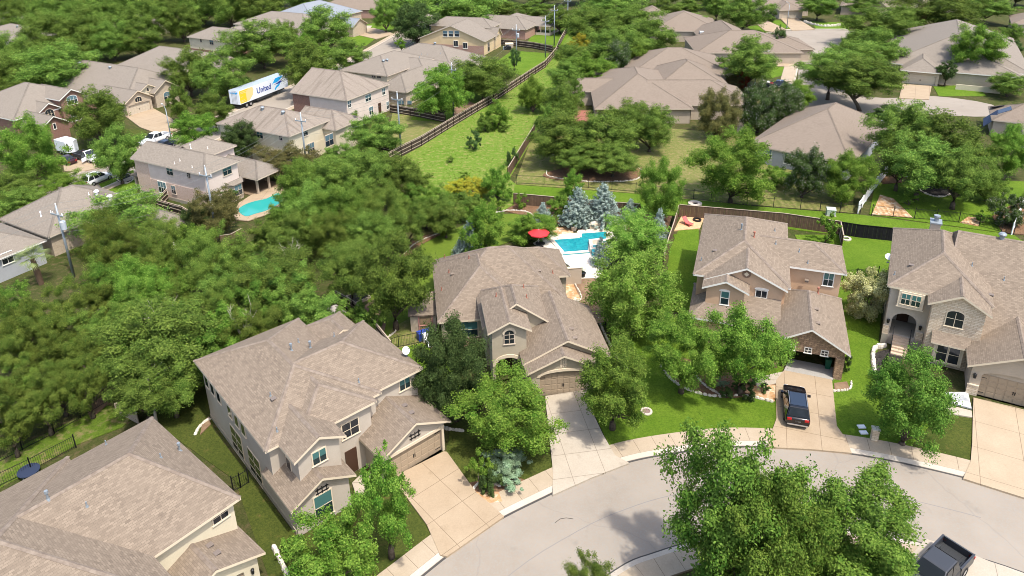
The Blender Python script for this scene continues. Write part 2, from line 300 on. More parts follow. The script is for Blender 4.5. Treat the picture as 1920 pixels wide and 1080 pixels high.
class House:
    def __init__(s, name, uv, yaw, label, cat="house", roof=SH_TAUPE, trim=TRIM, wall=ST_GREY, group=None, loc=None, cap=True):
        s.o = at(*uv) if uv else Vector((*loc, 0)); s.yaw = R(yaw); s.root = tag(empty(name, s.o, s.yaw), label, cat, group)
        s.W = {}; s.roofmb = MB(); s.fas = MB(); s.cap = MB(); s.roofmat = roof; s.trim = trim; s.wall = wall; s.nv = 0; s.usecap = cap
        s.inv = Matrix.Rotation(-s.yaw, 3, 'Z'); s.vent_mesh = {}
    def loc(s, p): return s.inv @ (Vector(p) - s.o)
    def pl(s, u, v, face, val):
        """where a sight line meets one of the house's own wall planes"""
        o = s.loc(CAM); d = s.inv @ ray(u, v); i = 1 if face[1] == 'y' else 0; t = (val - o[i]) / d[i]; p = o + d * t
        return (p[0] if i else p[1]), p[2]
    def mb(s, part, m_):
        k = (part, m_.name)
        if k not in s.W: s.W[k] = (MB(), m_)
        return s.W[k][0]
    def face(s, face, val, outline, m_, holes=(), depth_=0.25, part="wall"):
        mb = s.mb(part, m_); sg = AX[face][1]
        if not holes: mb.quad([P3(face, val, a, b) for a, b in outline]); return
        loops = [outline] + [list(h) for h in holes]; flat = [p for l in loops for p in l]
        for tri in tessellate_polygon([[Vector((a, b, 0)) for a, b in l] for l in loops]): mb.quad([P3(face, val, *flat[i]) for i in tri])
        for h in holes:
            for i in range(len(h)):
                p, q = h[i], h[(i + 1) % len(h)]; mb.quad([P3(face, val, *p), P3(face, val, *q), P3(face, val - sg * depth_, *q), P3(face, val - sg * depth_, *p)])
    def vol(s, x0, x1, y0, y1, z0, ze, rise, ax='y', ends='hh', off=None, wall=None, oh=0.4, skip='', holes=None, walls=True, part="wall", gm=None, tk=0.2):
        s.nv += 1; oh = oh + 0.006 * s.nv; e = 0.0023 * s.nv; ze = ze + e; wall = wall or s.wall; holes = holes or {}
        s0, s1, t0, t1 = (y0, y1, x0, x1) if ax == 'y' else (x0, x1, y0, y1); hw = (t1 - t0) / 2; tm = (t0 + t1) / 2; pitch = rise / hw
        if off is None: off = (hw, hw)
        elif not isinstance(off, tuple): off = (off, off)
        oa = off[0] if ends[0] == 'h' else 0; ob = off[1] if ends[1] == 'h' else 0
        if oa + ob > s1 - s0 - 0.2: k = (s1 - s0 - 0.2) / (oa + ob); oa *= k; ob *= k
        V = (lambda a, t, z: Vector((t, a, z))) if ax == 'y' else (lambda a, t, z: Vector((a, t, z)))
        A, B = V(s0 + oa, tm, ze + rise), V(s1 - ob, tm, ze + rise); c00, c01, c10, c11 = V(s0, t0, ze), V(s0, t1, ze), V(s1, t0, ze), V(s1, t1, ze)
        polys = [[c00, c10, B, A], [c11, c01, A, B]]
        if ends[0] == 'h': polys.append([c01, c00, A])
        if ends[1] == 'h': polys.append([c10, c11, B])
        edges = {}
        for pl_ in polys:
            e1 = (pl_[1] - pl_[0]); n_ = e1.cross(pl_[2] - pl_[0]).normalized()
            if n_.z < 0: n_ = -n_
            du = e1.normalized(); dv = n_.cross(du)
            if dv.z < 0: dv = -dv
            s.roofmb.quad(pl_, [((p - pl_[0]).dot(du) + pl_[0].dot(du), (p - pl_[0]).dot(dv)) for p in pl_])
            s.fas.quad([p - Vector((0, 0, tk)) for p in pl_][::-1])
            for i in range(len(pl_)):
                p, q = pl_[i], pl_[(i + 1) % len(pl_)]; key = frozenset((tuple(round(c, 3) for c in p), tuple(round(c, 3) for c in q))); edges.setdefault(key, []).append((p, q, n_, sum(pl_, Vector()) / len(pl_)))
        D = Vector((0, 0, tk))
        for ev in edges.values():
            p, q, n1, c1 = ev[0]
            if len(ev) == 1: s.fas.quad([p, q, q - D, p - D])
            elif s.usecap:
                d = (q - p).normalized(); pts = []
                for (_, _, nn, cc) in ev:
                    t_ = nn.cross(d).normalized()
                    if t_.dot(cc - p) < 0: t_ = -t_
                    pts.append((p + t_ * 0.17 + nn * 0.025, q + t_ * 0.17 + nn * 0.025))
                u_ = Vector((0, 0, 0.05)); s.cap.quad([p + u_, q + u_, pts[0][1], pts[0][0]]); s.cap.quad([p + u_, q + u_, pts[1][1], pts[1][0]])
        if walls:
            g = lambda en: ends[en] in 'g'
            zt = ze - tk * 0.5 + oh * pitch * 0.6; a0, a1, b0, b1 = s0 + oh, s1 - oh, t0 + oh, t1 - oh; lowf, highf, sf0, sf1 = ('-y', '+y', '-x', '+x') if ax == 'y' else ('-x', '+x', '-y', '+y')
            for en, fc, val in ((0, lowf, a0), (1, highf, a1)):
                if fc in skip: continue
                out = [(b0, z0), (b1, z0), (b1, zt), (b0, zt)]
                if g(en): out = [(b0, z0), (b1, z0), (b1, zt), (tm, ze + rise - tk * 0.6), (b0, zt)]
                s.face(fc, val, out, (gm or wall) if g(en) else wall, holes.get(fc, ()), part=part)
            for fc, val in ((sf0, b0), (sf1, b1)):
                if fc not in skip: s.face(fc, val, [(a0, z0), (a1, z0), (a1, zt), (a0, zt)], wall, holes.get(fc, ()), part=part)
        return dict(a0=s0 + oh, a1=s1 - oh, b0=t0 + oh, b1=t1 - oh, oh=oh)
    def win(s, u, v, w_, h_, face, val, glass=GLASS, arch=0.0, mull=(2, 2), trim=None, fw=0.09, ab=None, name="window"):
        a, b = s.pl(u, v, face, val) if ab is None else ab
        out = archo(a - w_ / 2, a + w_ / 2, b - h_ / 2, b + h_ / 2 - arch, b + h_ / 2) if arch else rect(a - w_ / 2, a + w_ / 2, b - h_ / 2, b + h_ / 2)
        fr = MB(); plate(fr, face, val, grow(out, fw), -0.05, 0.05)
        plate(fr, face, val, rect(a - w_ / 2 - fw * 1.6, a + w_ / 2 + fw * 1.6, b - h_ / 2 - fw * 1.5, b - h_ / 2 - fw), -0.02, 0.1)
        for i in range(1, mull[0]): x = a - w_ / 2 + w_ * i / mull[0]; plate(fr, face, val, rect(x - 0.025, x + 0.025, b - h_ / 2, b + h_ / 2 - arch * 0.5), 0.05, 0.078)
        for i in range(1, mull[1]): z = b - h_ / 2 + h_ * i / mull[1]; plate(fr, face, val, rect(a - w_ / 2, a + w_ / 2, z - 0.025, z + 0.025), 0.05, 0.075)
        f = fr.build(name, trim or s.trim, s.root); pn = MB(); plate(pn, face, val, out, 0.0, 0.062); pn.build("pane", glass, f); return f
    def garage(s, face, val, a0, a1, z0, z1, m_=DOORP, rows=4, cols=8, inset=0.22, handle=True):
        sg = AX[face][1]; v2 = val - sg * inset; mb = MB(); plate(mb, face, v2, rect(a0, a1, z0, z1), -0.05, 0.0)
        rh = (z1 - z0) / rows; cw = (a1 - a0) / cols
        for i in range(rows):
            for j in range(cols): plate(mb, face, v2, rect(a0 + j * cw + 0.06, a0 + (j + 1) * cw - 0.06, z0 + i * rh + 0.06, z0 + (i + 1) * rh - 0.06), 0.0, 0.025)
        d = mb.build("garage_door", m_, s.root)
        if handle:
            h = MB(); c = (a0 + a1) / 2; plate(h, face, v2, rect(c - 0.1, c - 0.04, z0 + 0.85, z0 + 1.15), 0.02, 0.06); plate(h, face, v2, rect(c + 0.04, c + 0.1, z0 + 0.85, z0 + 1.15), 0.02, 0.06)
            for a in (a0 + 0.3, a1 - 0.3):
                for b in (z0 + 0.35, z1 - 0.35): plate(h, face, v2, rect(a - 0.25, a + 0.25, b - 0.02, b + 0.02), 0.02, 0.05)
            h.build("door_handle", IRON, d)
        return d
    def block(s, part, m_, x0, y0, z0, x1, y1, z1): s.mb(part, m_).box(x0, y0, z0, x1, y1, z1)
    def roofz(s, x, y):
        best = -1
        for f, vs in zip(s.roofmb.f, range(len(s.roofmb.f))):
            P = [Vector(s.roofmb.v[i]) for i in f]
            for k in range(1, len(P) - 1):
                a, b, c = P[0], P[k], P[k + 1]; den = (b.y - c.y) * (a.x - c.x) + (c.x - b.x) * (a.y - c.y)
                if abs(den) < 1e-9: continue
                l1 = ((b.y - c.y) * (x - c.x) + (c.x - b.x) * (y - c.y)) / den; l2 = ((c.y - a.y) * (x - c.x) + (a.x - c.x) * (y - c.y)) / den; l3 = 1 - l1 - l2
                if min(l1, l2, l3) >= -1e-6: best = max(best, l1 * a.z + l2 * b.z + l3 * c.z)
        return best
    def vent(s, u, v, kind='pipe', m_=None):
        """small roof fitting standing where the sight line meets the roof"""
        o = s.loc(CAM); d = s.inv @ ray(u, v); hit = None
        for k in range(400):
            z = 11 - k * 0.025; t = (z - o.z) / d.z; p = o + d * t; zr = s.roofz(p.x, p.y)
            if zr > 0 and p.z <= zr: hit = p; break
        if not hit: return
        if kind not in s.vent_mesh:
            mb = MB()
            if kind == 'pipe': mb.cyl(0, 0, -0.1, 0.38, 0.045, n=8); mb.cyl(0, 0, -0.1, 0.1, 0.13, 0.07, n=8)
            elif kind == 'tall': mb.cyl(0, 0, -0.1, 0.55, 0.065, n=10); mb.cyl(0, 0, 0.5, 0.68, 0.12, 0.11, n=10); mb.cyl(0, 0, -0.1, 0.1, 0.17, 0.08, n=10)
            elif kind == 'box': mb.box(-0.17, -0.15, -0.1, 0.17, 0.15, 0.12); mb.box(-0.2, -0.2, 0.1, 0.2, 0.17, 0.14)
            elif kind == 'turbine': mb.cyl(0, 0, -0.2, 0.25, 0.22, n=12); mb.lathe([(0.2, 0.2), (0.34, 0.32), (0.36, 0.45), (0.25, 0.58), (0.0, 0.63)], 12)
            o_ = mb.build("roof_vent", m_ or (VENTB if kind == "box" else GALV), s.root, smooth=False); s.vent_mesh[kind] = o_
        else:
            o_ = s.vent_mesh[kind].copy(); C.objects.link(o_); o_.parent = s.root
        o_.location = hit; return o_
    def fin(s):
        for (part, _), (mb, m_) in s.W.items(): mb.build(part, m_, s.root)
        if s.roofmb.f: s.roofmb.build("roof", s.roofmat, s.root)
        if s.fas.f: s.fas.build("eave_trim", s.trim, s.root)
        if s.cap.f: s.cap.build("ridge_cap", CAP if s.roofmat is SH_TAUPE else s.roofmat, s.root)
        return s
def F4(x, y): return (360 + x / 2.454, 580 + y / 2.454)
def F5(x, y): return (800 + x / 3.375, 440 + y / 3.375)
def F6(x, y): return (1260 + x / 3, 380 + y / 3)
def F7(x, y): return (1600 + x / 2.7, 380 + y / 2.7)
def FB(x, y): return (x / 3, 720 + y / 3)
def FP(x, y): return (240 + x / 6.4, 260 + y / 6.4)
def FG(x, y): return (360 + x / 3.273, 680 + y / 3.273)
def T1(x, y): return (x / 3, y / 3)
def T2(x, y): return (640 + x / 3, y / 3)
def T3(x, y): return (1280 + x / 3, y / 3)
def T4(x, y): return (x / 3, 360 + y / 3)
def ironwork(h, face, val, a, b):
    mb = MB()
    for i in (-0.35, 0, 0.35): plate(mb, face, val, rect(a + i - 0.03, a + i + 0.03, b - 0.3, b + 0.3), -0.01, 0.05)
    for i in (-0.16, 0.16): plate(mb, face, val, rect(a - 0.5, a + 0.5, b + i - 0.03, b + i + 0.03), -0.01, 0.06)
    mb.build("wall_ornament", IRON, h.root)

# --- grey stucco two-storey house by the bend of the street
H = House("stucco_house", (556, 1005), 40, "two storey warm grey stucco house with big hipped roof and satellite dish", wall=ST_GREY)
H.vol(-0.3, 9.25, 2.7, 16.8, 0, 5.8, 2.3)
H.vol(4.4, 13.45, 3.05, 12.4, 0, 5.8, 2.3, ax='x', ends='nh', skip='-x')
H.vol(1.9, 8.44, 2.1, 9, 0, 5.8, 1.62, ends='hn', off=2.8, skip='+y')
v4 = H.vol(0.7, 4.77, 0.3, 6, 2.6, 5.8, 1.05, ends='gn', skip='+y')
v5 = H.vol(-0.35, 4.74, -0.62, 4.2, 0, 2.9, 1.3, ends='gn', skip='+y')
gx0, gx1 = 7.5, 12.6
v6 = H.vol(6.8, 13.3, -0.7, 4.2, 0, 2.9, 1.6, ends='gn', skip='+y', holes={'-y': [rect(gx0, gx1, 0, 2.25)]})
H.vol(8.8, 12.6, 11, 15.2, 0, 5.8, 0.95, ends='nh', skip='-y')
yg = -0.7 + v6['oh']; H.garage('-y', yg, gx0, gx1, 0, 2.25)
mb = MB(); plate(mb, '-y', yg, rect(gx0 - 0.25, gx1 + 0.25, 2.26, 2.52), 0, 0.06); plate(mb, '-y', yg, rect(gx0 - 0.2, gx0 - 0.01, 0, 2.26), 0, 0.05); plate(mb, '-y', yg, rect(gx1 + 0.01, gx1 + 0.2, 0, 2.26), 0, 0.05); mb.build("door_surround", TRIM, H.root)
ironwork(H, '-y', yg, *H.pl(*F4(1025, 578), '-y', yg)); ironwork(H, '-y', -0.62 + v5['oh'], *H.pl(*F4(598, 828), '-y', -0.62 + v5['oh']))
xl = -0.3 + 0.406
for x, y in ((92, 115), (127, 160), (165, 208), (233, 300), (275, 355), (316, 408)): H.win(*FG(x, y), 0.62, 0.95, '-x', xl, mull=(1, 1))
for x, y in ((280, 490), (390, 638)):
    for dx in (-0.55, 0.55): a, b = H.pl(*FG(x, y), '-x', xl); H.win(0, 0, 0.95, 2.3, '-x', xl, ab=(a + dx, b), mull=(1, 3))
H.win(*F4(585, 675), 1.0, 1.0, '-y', 0.3 + v4['oh'], GLASST, mull=(2, 1)); H.win(*F4(728, 547), 1.35, 1.25, '-y', 2.1 + 0.418, mull=(2, 2)); H.win(*F4(978, 340), 0.95, 1.0, '-y', 3.05 + 0.412, GLASST, mull=(2, 1))
H.win(*F4(605, 898), 1.3, 2.0, '-y', -0.62 + v5['oh'], GLASST, mull=(1, 2)); H.win(*F4(447, 715), 0.6, 1.05, '-x', 0.7 + v4['oh'], mull=(1, 1))
mb = MB(); plate(mb, '-y', 2.518, rect(5.5, 6.5, 0.1, 2.3), 0, 0.06); mb.build("front_door", DARKWOOD, H.root)
H.block("foundation", FOUND, 0.02, 0.0, 0, 0.09, 16.3, 0.45)
for x, y, k in ((458, 190, 'tall'), (545, 178, 'tall'), (375, 415, 'box'), (978, 445, 'box'), (1010, 478, 'box'), (362, 400, 'pipe'), (392, 562, 'pipe'), (490, 152, 'pipe'), (655, 125, 'pipe'), (768, 336, 'pipe')): H.vent(*F4(x, y), k)
H.fin(); H1 = H

# --- corner house whose roof fills the lower left
H = House("stucco_house", (1475 / 3, 1080), 49, "cream stucco house cut off at the lower left, mostly its broad taupe roof", wall=ST_CREAM)
H.vol(-13, 0.25, 1.5, 13.7, 0, 5.6, 2.85, ax='x', ends='nh', off=3.9)
H.vol(-22, -5.5, -3.0, 14.3, 0, 5.6, 3.75, ax='x', ends='hh', off=6.2)
v = H.vol(-6.4, 0.0, -1.05, 4.5, 0, 2.9, 1.35, ends='gn', skip='+y', holes={'-y': [archo(-5.4, -1.4, 0, 2.1, 2.4)]})
H.garage('-y', -1.05 + v['oh'], -5.5, -1.3, 0, 2.42)
H.win(*FB(1237, 733), 1.0, 0.85, '-y', 1.5 + 0.406)
for x, y, k in ((272, 650, 'tall'), (490, 690, 'pipe'), (598, 342, 'pipe'), (905, 415, 'pipe'), (1012, 375, 'tall'), (1180, 912, 'box'), (1222, 955, 'box')): H.vent(*FB(x, y), k)
mb = MB(); mb.lathe([(0.02, 0.45), (0.12, 0.38), (0.09, 0.05), (0.03, 0)], 8, Matrix.Translation((-0.9, -0.75, 1.6))); mb.build("wall_lantern", IRON, H.root)
H.fin()

# --- olive beige house with arched entry tower, in the middle
H = House("stucco_house", (1040, 745), 6.3, "olive beige stucco house with arched entry tower, before the pool with red umbrella", wall=ST_OLIVE)
H.vol(-9.8, -0.4, 8.5, 20.5, 0, 3.2, 3.25, ends='hh')
H.vol(-9.4, 3.6, 10.6, 21.5, 0, 3.1, 3.9, ax='x', ends='hh')
H.vol(-3, 4.9, 15.5, 21.55, 0, 3.15, 2.15, ax='x', ends='nh')
H.vol(-5.8, 0.6, 4.9, 11.6, 0, 4.5, 2.35, ends='gh', off=(0, 3.3), skip='+y')
xa, xb = -4.85, -2.55
v = H.vol(-5.57, -1.6, 2.45, 8.6, 0, 5.5, 1.05, ends='gn', skip='+y', holes={'-y': [archo(xa, xb, 0, 1.75, 2.55)]})
yt = 2.45 + v['oh']; a, b = H.pl(*F5(522, 645), '-y', yt)
H.win(0, 0, 0.85, 1.35, '-y', yt, ab=(a, b), arch=0.4, mull=(2, 3), trim=TRIMT)
mb = MB(); out = archo(a - 0.62, a + 0.62, b + 0.35, b + 0.38, b + 0.95); inn = archo(a - 0.5, a + 0.5, b + 0.2, b + 0.25, b + 0.72)
for i in range(2, len(out) - 1): plate(mb, '-y', yt, [inn[i], out[i], out[i + 1], inn[i + 1]], 0, 0.1)
mb.build("window_crown", TRIM, H.root); mb = MB()
out = archo(xa - 0.3, xb + 0.3, 1.3, 1.75, 2.9); inn = archo(xa, xb, 1.3, 1.75, 2.56)
for i in range(2, len(out) - 1): plate(mb, '-y', yt, [inn[i], out[i], out[i + 1], inn[i + 1]], 0, 0.07)
mb.build("arch_trim", TRIM, H.root)
mb = MB(); mb.box(-4.3, 4.6, 0.05, -3.1, 4.68, 2.3); mb.build("front_door", DARKWOOD, H.root)
ga, gb = -0.75, 2.75
v = H.vol(-2.6, 4.1, -0.3, 6, 0, 2.9, 1.6, ends='gn', skip='+y', holes={'-y': [archo(-1.3, 2.9, 0, 2.2, 2.62)]})
yg = -0.3 + v['oh']; H.garage('-y', yg, -1.4, 3.0, 0, 2.3, rows=4, cols=8); H.face('-y', yg - -0.24, rect(-1.4, 3.0, 2.3, 2.7), ST_OLIVE)
mb = MB(); out = archo(-1.6, 3.2, 2.0, 2.2, 2.9); inn = archo(-1.3, 2.9, 2.0, 2.2, 2.63)
for i in range(2, len(out) - 1): plate(mb, '-y', yg, [inn[i], out[i], out[i + 1], inn[i + 1]], 0, 0.07)
mb.build("arch_trim", TRIM, H.root)
a, b = H.pl(*F5(865, 808), '-y', yg); mb = MB()
for i in (-0.2, 0, 0.2): plate(mb, '-y', yg, rect(a + i - 0.07, a + i + 0.07, b - 0.5, b + 0.45), 0, 0.04)
for i in (-0.25, 0.2): plate(mb, '-y', yg, rect(a - 0.3, a + 0.3, b + i - 0.03, b + i + 0.03), 0, 0.055)
mb.build("gable_vent", TRIM, H.root)
H.vol(-2.7, 5.4, 1.0, 9.5, 0, 3.0, 2.1, ends='gn', skip='+y')
yw = 8.5 + 0.406
for x in (228, 288): H.win(*F5(x, 597), 1.05, 1.6, '-y', yw, GLASST, mull=(1, 2), trim=TRIM)
H.block("stone_wainscot", STONE_B, -9.2, yw - 0.14, 0, -5.6, yw + 0.2, 0.95)
H.block("patio_wall", ST_BEIGE, 5.0, 18.7, 0, 6.9, 19.0, 2.15); H.block("patio_wall_cap", TRIM, 4.95, 18.65, 2.15, 6.95, 19.05, 2.22)
for x, y in ((115, 145), (268, 150), (141, 240), (95, 352), (612, 335), (632, 400), (797, 245), (440, 390)): H.vent(*F5(x, y), 'pipe', COPPER)
for x, y in ((915, 600), (938, 657), (165, 252), (712, 232)): H.vent(*F5(x, y), 'box', CAP)
H.fin(); H2 = H

# --- tan house with the open garage
H = House("stucco_house", (1440 + 905 / 7.714, 680 + 245 / 7.714), -20.3, "tan stucco two storey house with open garage behind the black car", wall=ST_TAN, trim=TRIMW)
H.vol(-13, -3.9, 5.3, 20.3, 0, 5.8, 2.25)
H.vol(-8.4, 1.4, 9.8, 16.1, 0, 5.8, 1.58, ax='x', ends='nh', skip='-x')
v3 = H.vol(-11.9, -4.15, 4.55, 12, 0, 5.8, 1.85, ends='gn', skip='+y')
v4 = H.vol(-11.95, -7.6, 3.1, 8, 2.4, 5.7, 1.0, ends='gn', skip='+y')
H.vol(-12.95, -4.6, 1.8, 8.5, 0, 3.0, 1.6, ax='x', ends='hn', off=(2.6, 0), skip='+x')
v = H.vol(-5.55, 1.25, -0.25, 9.8, 0, 3.0, 2.0, ends='gh', off=3, wall=ST_TAN, gm=STONE_B, skip='+y', holes={'-y': [rect(-4.55, 0.15, 0, 2.25)]})
yg = -0.25 + v['oh']
H.block("stone_pier", STONE_B, 0.16, yg - 0.14, 0, 0.86, yg + 0.4, 2.3); H.block("garage_back_wall", ST_BEIGE, -5, 6.2, 0, 0.8, 6.3, 3)
for x, y in ((672, 812), (765, 829), (858, 846)): H.win(*F6(x, y), 0.5, 0.45, '-y', yg, mull=(2, 2), fw=0.07, trim=TRIMW)
H.win(*F6(297, 535), 0.68, 1.35, '-y', 3.1 + v4['oh'], GLASST, mull=(1, 2), trim=TRIMW); H.win(*F6(500, 532), 0.95, 1.45, '-y', 4.55 + v3['oh'], mull=(2, 2), trim=TRIMW); H.win(*F6(880, 431), 0.85, 1.35, '-y', 9.8 + 0.412, GLASST, mull=(2, 2), trim=TRIMW)
mb = MB(); a, b = H.pl(*F6(297, 495), '-y', 3.1 + v4['oh']); plate(mb, '-y', 3.1 + v4['oh'], archo(a - 0.5, a + 0.5, b - 0.05, b, b + 0.14), 0, 0.1); a, b = H.pl(*F6(505, 486), '-y', 4.55 + v3['oh']); plate(mb, '-y', 4.55 + v3['oh'], archo(a - 0.65, a + 0.65, b - 0.05, b, b + 0.14), 0, 0.1); mb.build("window_crown", TRIMW, H.root)
a, b = H.pl(*F6(420, 401), '-y', 4.55 + v3['oh']); mb = MB(); plate(mb, '-y', 4.55 + v3['oh'], octo(a, b, 0.42), 0, 0.06); md = mb.build("gable_medallion", mat("brown_plaster", (0.2, 0.13, 0.09)), H.root); mb = MB(); plate(mb, '-y', 4.55 + v3['oh'], octo(a, b, 0.24, 4), 0.03, 0.09); mb.build("medallion_centre", TRIM, md)
mb = MB(); plate(mb, '-y', 4.55 + v3['oh'], rect(-6.4, -5.4, 0.1, 2.3), 0, 0.06); mb.build("front_door", DARKWOOD, H.root)
for x, y, k in ((391, 152, 'tall'), (240, 272, 'box'), (165, 325, 'pipe'), (577, 160, 'pipe'), (583, 232, 'pipe'), (715, 277, 'pipe'), (763, 342, 'pipe')): H.vent(*F6(x, y), k)
H.vent_mesh.clear()
for x, y in ((461, 195), (820, 510)): H.vent(*F6(x, y), 'tall', COPPER)
H.vent_mesh.clear()
for x, y in ((812, 602), (820, 680), (757, 440)): H.vent(*F6(x, y), 'box', CAP)
H.fin(); H3 = H

# --- stone gabled house on the right edge
H = House("stone_house", (1828, 746.3), -30, "beige house with cream stone gable, arched porch and front steps", wall=ST_GREY)
y0 = 5.1
xa, xb = -7.0, -4.95
v = H.vol(-7.95, 0.5, y0, 19, 0, 6.4, 2.5, ends='hh', holes={'-y': [archo(xa, xb, 1.1, 2.7, 3.6)]})
yw = y0 + v['oh']; H.vol(-3.7, 14, 3.7, 25, 0, 3.1, 6.2, ax='x', ends='hh', off=(1.2, 8), skip='+y')
v2 = H.vol(-4.6, 0.3, 3.4, 9, 0, 6.3, 1.4, ends='gn', wall=STONE_C, skip='+y'); ys = 3.4 + v2['oh']
H.block("porch_floor", FOUND, xa - 0.15, yw + 0.26, 0, xb + 0.2, yw + 3.2, 1.1); H.block("porch_back_wall", ST_GREY, xa - 0.3, yw + 3.0, 1.1, xb + 0.3, yw + 3.15, 4)
mb = MB(); mb.box(-6.5, yw + 2.9, 1.1, -5.5, yw + 2.98, 3.3); mb.build("front_door", DARKWOOD, H.root)
H.block("stone_wainscot", STONE_C, -7.62, yw - 0.16, 1.1, xa - 0.12, yw - 0.01, 2.0); H.block("stone_skirting", STONE_C, xb + 0.12, yw - 0.16, 1.1, -4.25, yw - 0.01, 2.0)
H.block("porch_plinth", FOUND, -7.6, yw - 0.22, 0, xa - 0.1, yw - 0.01, 1.1); H.block("porch_base", FOUND, xb + 0.1, yw - 0.22, 0, -4.22, yw - 0.01, 1.1)
st = MB(); sy = yw - 0.0
for i in range(6): st.box(xa + 0.35, sy - 0.34 * (i + 1), 0, xb - 0.35, sy - 0.34 * i, 1.1 - 0.17 * i)
st.build("front_steps", mat("step_limestone", (0.5, 0.38, 0.27)), H.root)
for x in (xa + 0.3, xb - 0.3):
    rl = MB(); rl.tube([(x, sy + 0.1, 2.0), (x, sy - 2.1, 0.95), (x, sy - 2.1, 0.1)], [0.03] * 3, 6)
    for i in range(6): rl.cyl(x, sy - 0.34 * i - 0.15, 1.0 - 0.17 * i, 1.9 - 0.165 * i, 0.014, n=5)
    rl.build("stair_railing", IRON, H.root)
a, b = H.pl(*F7(292, 488), '-y', yw - 0.3); bx = MB(); plate(bx, '-y', yw, rect(a - 1.05, a + 1.05, b - 0.85, b + 0.75), 0, 0.5); bx.box(a - 1.12, yw - 0.55, b - 0.95, a + 1.12, yw, b - 0.85); bay = bx.build("box_bay", TRIM, H.root)
for dx in (-0.42, 0.42): H.win(0, 0, 0.68, 1.05, '-y', yw - 0.5, GLASST, ab=(a + dx, b), mull=(2, 2), trim=TRIM, fw=0.06)
H.win(*F7(515, 588), 1.3, 1.55, '-y', ys, arch=0.35, mull=(2, 2), trim=TRIM)
a, b = H.pl(*F7(478, 765), '-y', ys - 0.6); bx = MB(); plate(bx, '-y', ys, rect(a - 1.15, a + 1.15, b - 1.15, b + 1.05), 0, 0.6); bx.build("box_bay", TRIM, H.root)
for dx in (-0.47, 0.47): H.win(0, 0, 0.78, 1.75, '-y', ys - 0.6, ab=(a + dx, b), mull=(1, 2), trim=TRIM, fw=0.06)
aw = MB(); aw.quad([(a - 1.5, ys - 1.05, b + 1.1), (a + 1.5, ys - 1.05, b + 1.1), (a + 1.5, ys + 0.05, b + 1.75), (a - 1.5, ys + 0.05, b + 1.75)], [(0, 0), (3, 0), (3, 1.3), (0, 1.3)]); aw.build("bay_roof", SH_TAUPE, H.root)
fa = MB(); fa.box(a - 1.5, ys - 1.06, b + 0.95, a + 1.5, ys - 1.02, b + 1.09); fa.build("bay_fascia", TRIM, H.root)
v = H.vol(-1.08, 6.4, 0.0, 8, 0, 3.0, 2.0, ends='gn', skip='+y', wall=ST_BEIGE, holes={'-y': [archo(0.15, 5.2, 0, 2.15, 2.75)]}); yg = v['oh']
H.garage('-y', yg, 0.0, 5.3, 0, 2.2); H.face('-y', yg + 0.24, rect(0.0, 5.4, 2.2, 2.8), ST_BEIGE)
H.block("stone_pier", STONE_C, -0.72, yg - 0.12, 0, 0.08, yg - 0.005, 1.0); H.block("pier_cap", TRIM, -0.75, yg - 0.16, 1.0, 0.11, yg - 0.003, 1.08)
mb = MB(); mb.lathe([(0.02, 0.5), (0.14, 0.42), (0.1, 0.05), (0.03, 0)], 8, Matrix.Translation((-0.35, yg - 0.15, 1.75))); mb.build("wall_lantern", IRON, H.root)
for px in ((177, 597), (338, 633)):
    a, b = H.pl(*F7(*px), '-y', yw); mb = MB(); mb.lathe([(0.02, 0.5), (0.14, 0.42), (0.1, 0.05), (0.03, 0)], 8, Matrix.Translation((a, yw - 0.15, b - 0.2))); mb.build("wall_lantern", IRON, H.root)
H.vol(-3.7, 4, 18, 24.8, 0, 4.6, 1.6, ends='nh', skip='-y')
ch = MB(); ch.box(-4.6, 18.4, 0, -3.7, 19.6, 7.9); cho = ch.build("chimney", ST_GREY, H.root); c2 = MB(); c2.box(-4.7, 18.3, 7.9, -3.6, 19.7, 8.05); c2.cyl(-4.15, 19, 8.05, 8.6, 0.22); c2.cyl(-4.15, 19, 8.5, 8.7, 0.32); c2.build("chimney_cap", GALV, cho)
for x, y, k in ((293, 319, 'box'), (600, 320, 'pipe'), (762, 392, 'pipe'), (697, 470, 'box'), (518, 145, 'pipe'), (665, 160, 'pipe'), (752, 180, 'turbine'), (208, 365, 'pipe')): H.vent(*F7(x, y), k)
H.fin(); H4 = H
# ---------------------------------------------------------------- houses farther off
def siding_line(H, x0, x1, y0, y1, z, m_, hgt): H.block("lower_brick_wall", m_, x0, y0, 0, x1, y1, hgt)
H = House("patio_house", FP(800, 845), -29.5, "house of pale siding over blush brick with covered patio beside the kidney pool", roof=SH_GREY, trim=TRIMT, wall=ST_PINK)
H.vol(-13.3, 2.85, 0.35, 7.05, 0, 5.6, 1.75, ax='x', ends='gh')
H.vol(-9.6, -3.0, 4.5, 11.8, 0, 5.6, 1.8, ends='nh', skip='-y')
siding_line(H, -12.86, 2.40, 0.72, 6.6, 0, BR_PINK, 2.75); H.block("lower_brick_wall", BR_PINK, -12.88, 0.70, 0, -9.9, 6.5, 5.55); H.block("foundation", FOUND, -12.85, 0.66, 0, 2.43, 6.63, 0.5)
H.vol(-3.5, 5.3, 7.4, 12.9, 0, 2.8, 1.75, ax='x', ends='nh', walls=False)
for x, y in ((4.5, 8.0), (4.5, 10.3), (4.4, 12.5), (1.5, 12.5)): H.block("patio_post", ST_BEIGE, x - 0.14, y - 0.14, 0, x + 0.14, y + 0.14, 2.7)
H.block("patio_floor", TANCONC, -3, 7.2, 0, 5.2, 12.8, 0.14)
H.block("lower_brick_wall", BR_PINK, -6, 7.0, 0, -1.6, 11.5, 2.7)
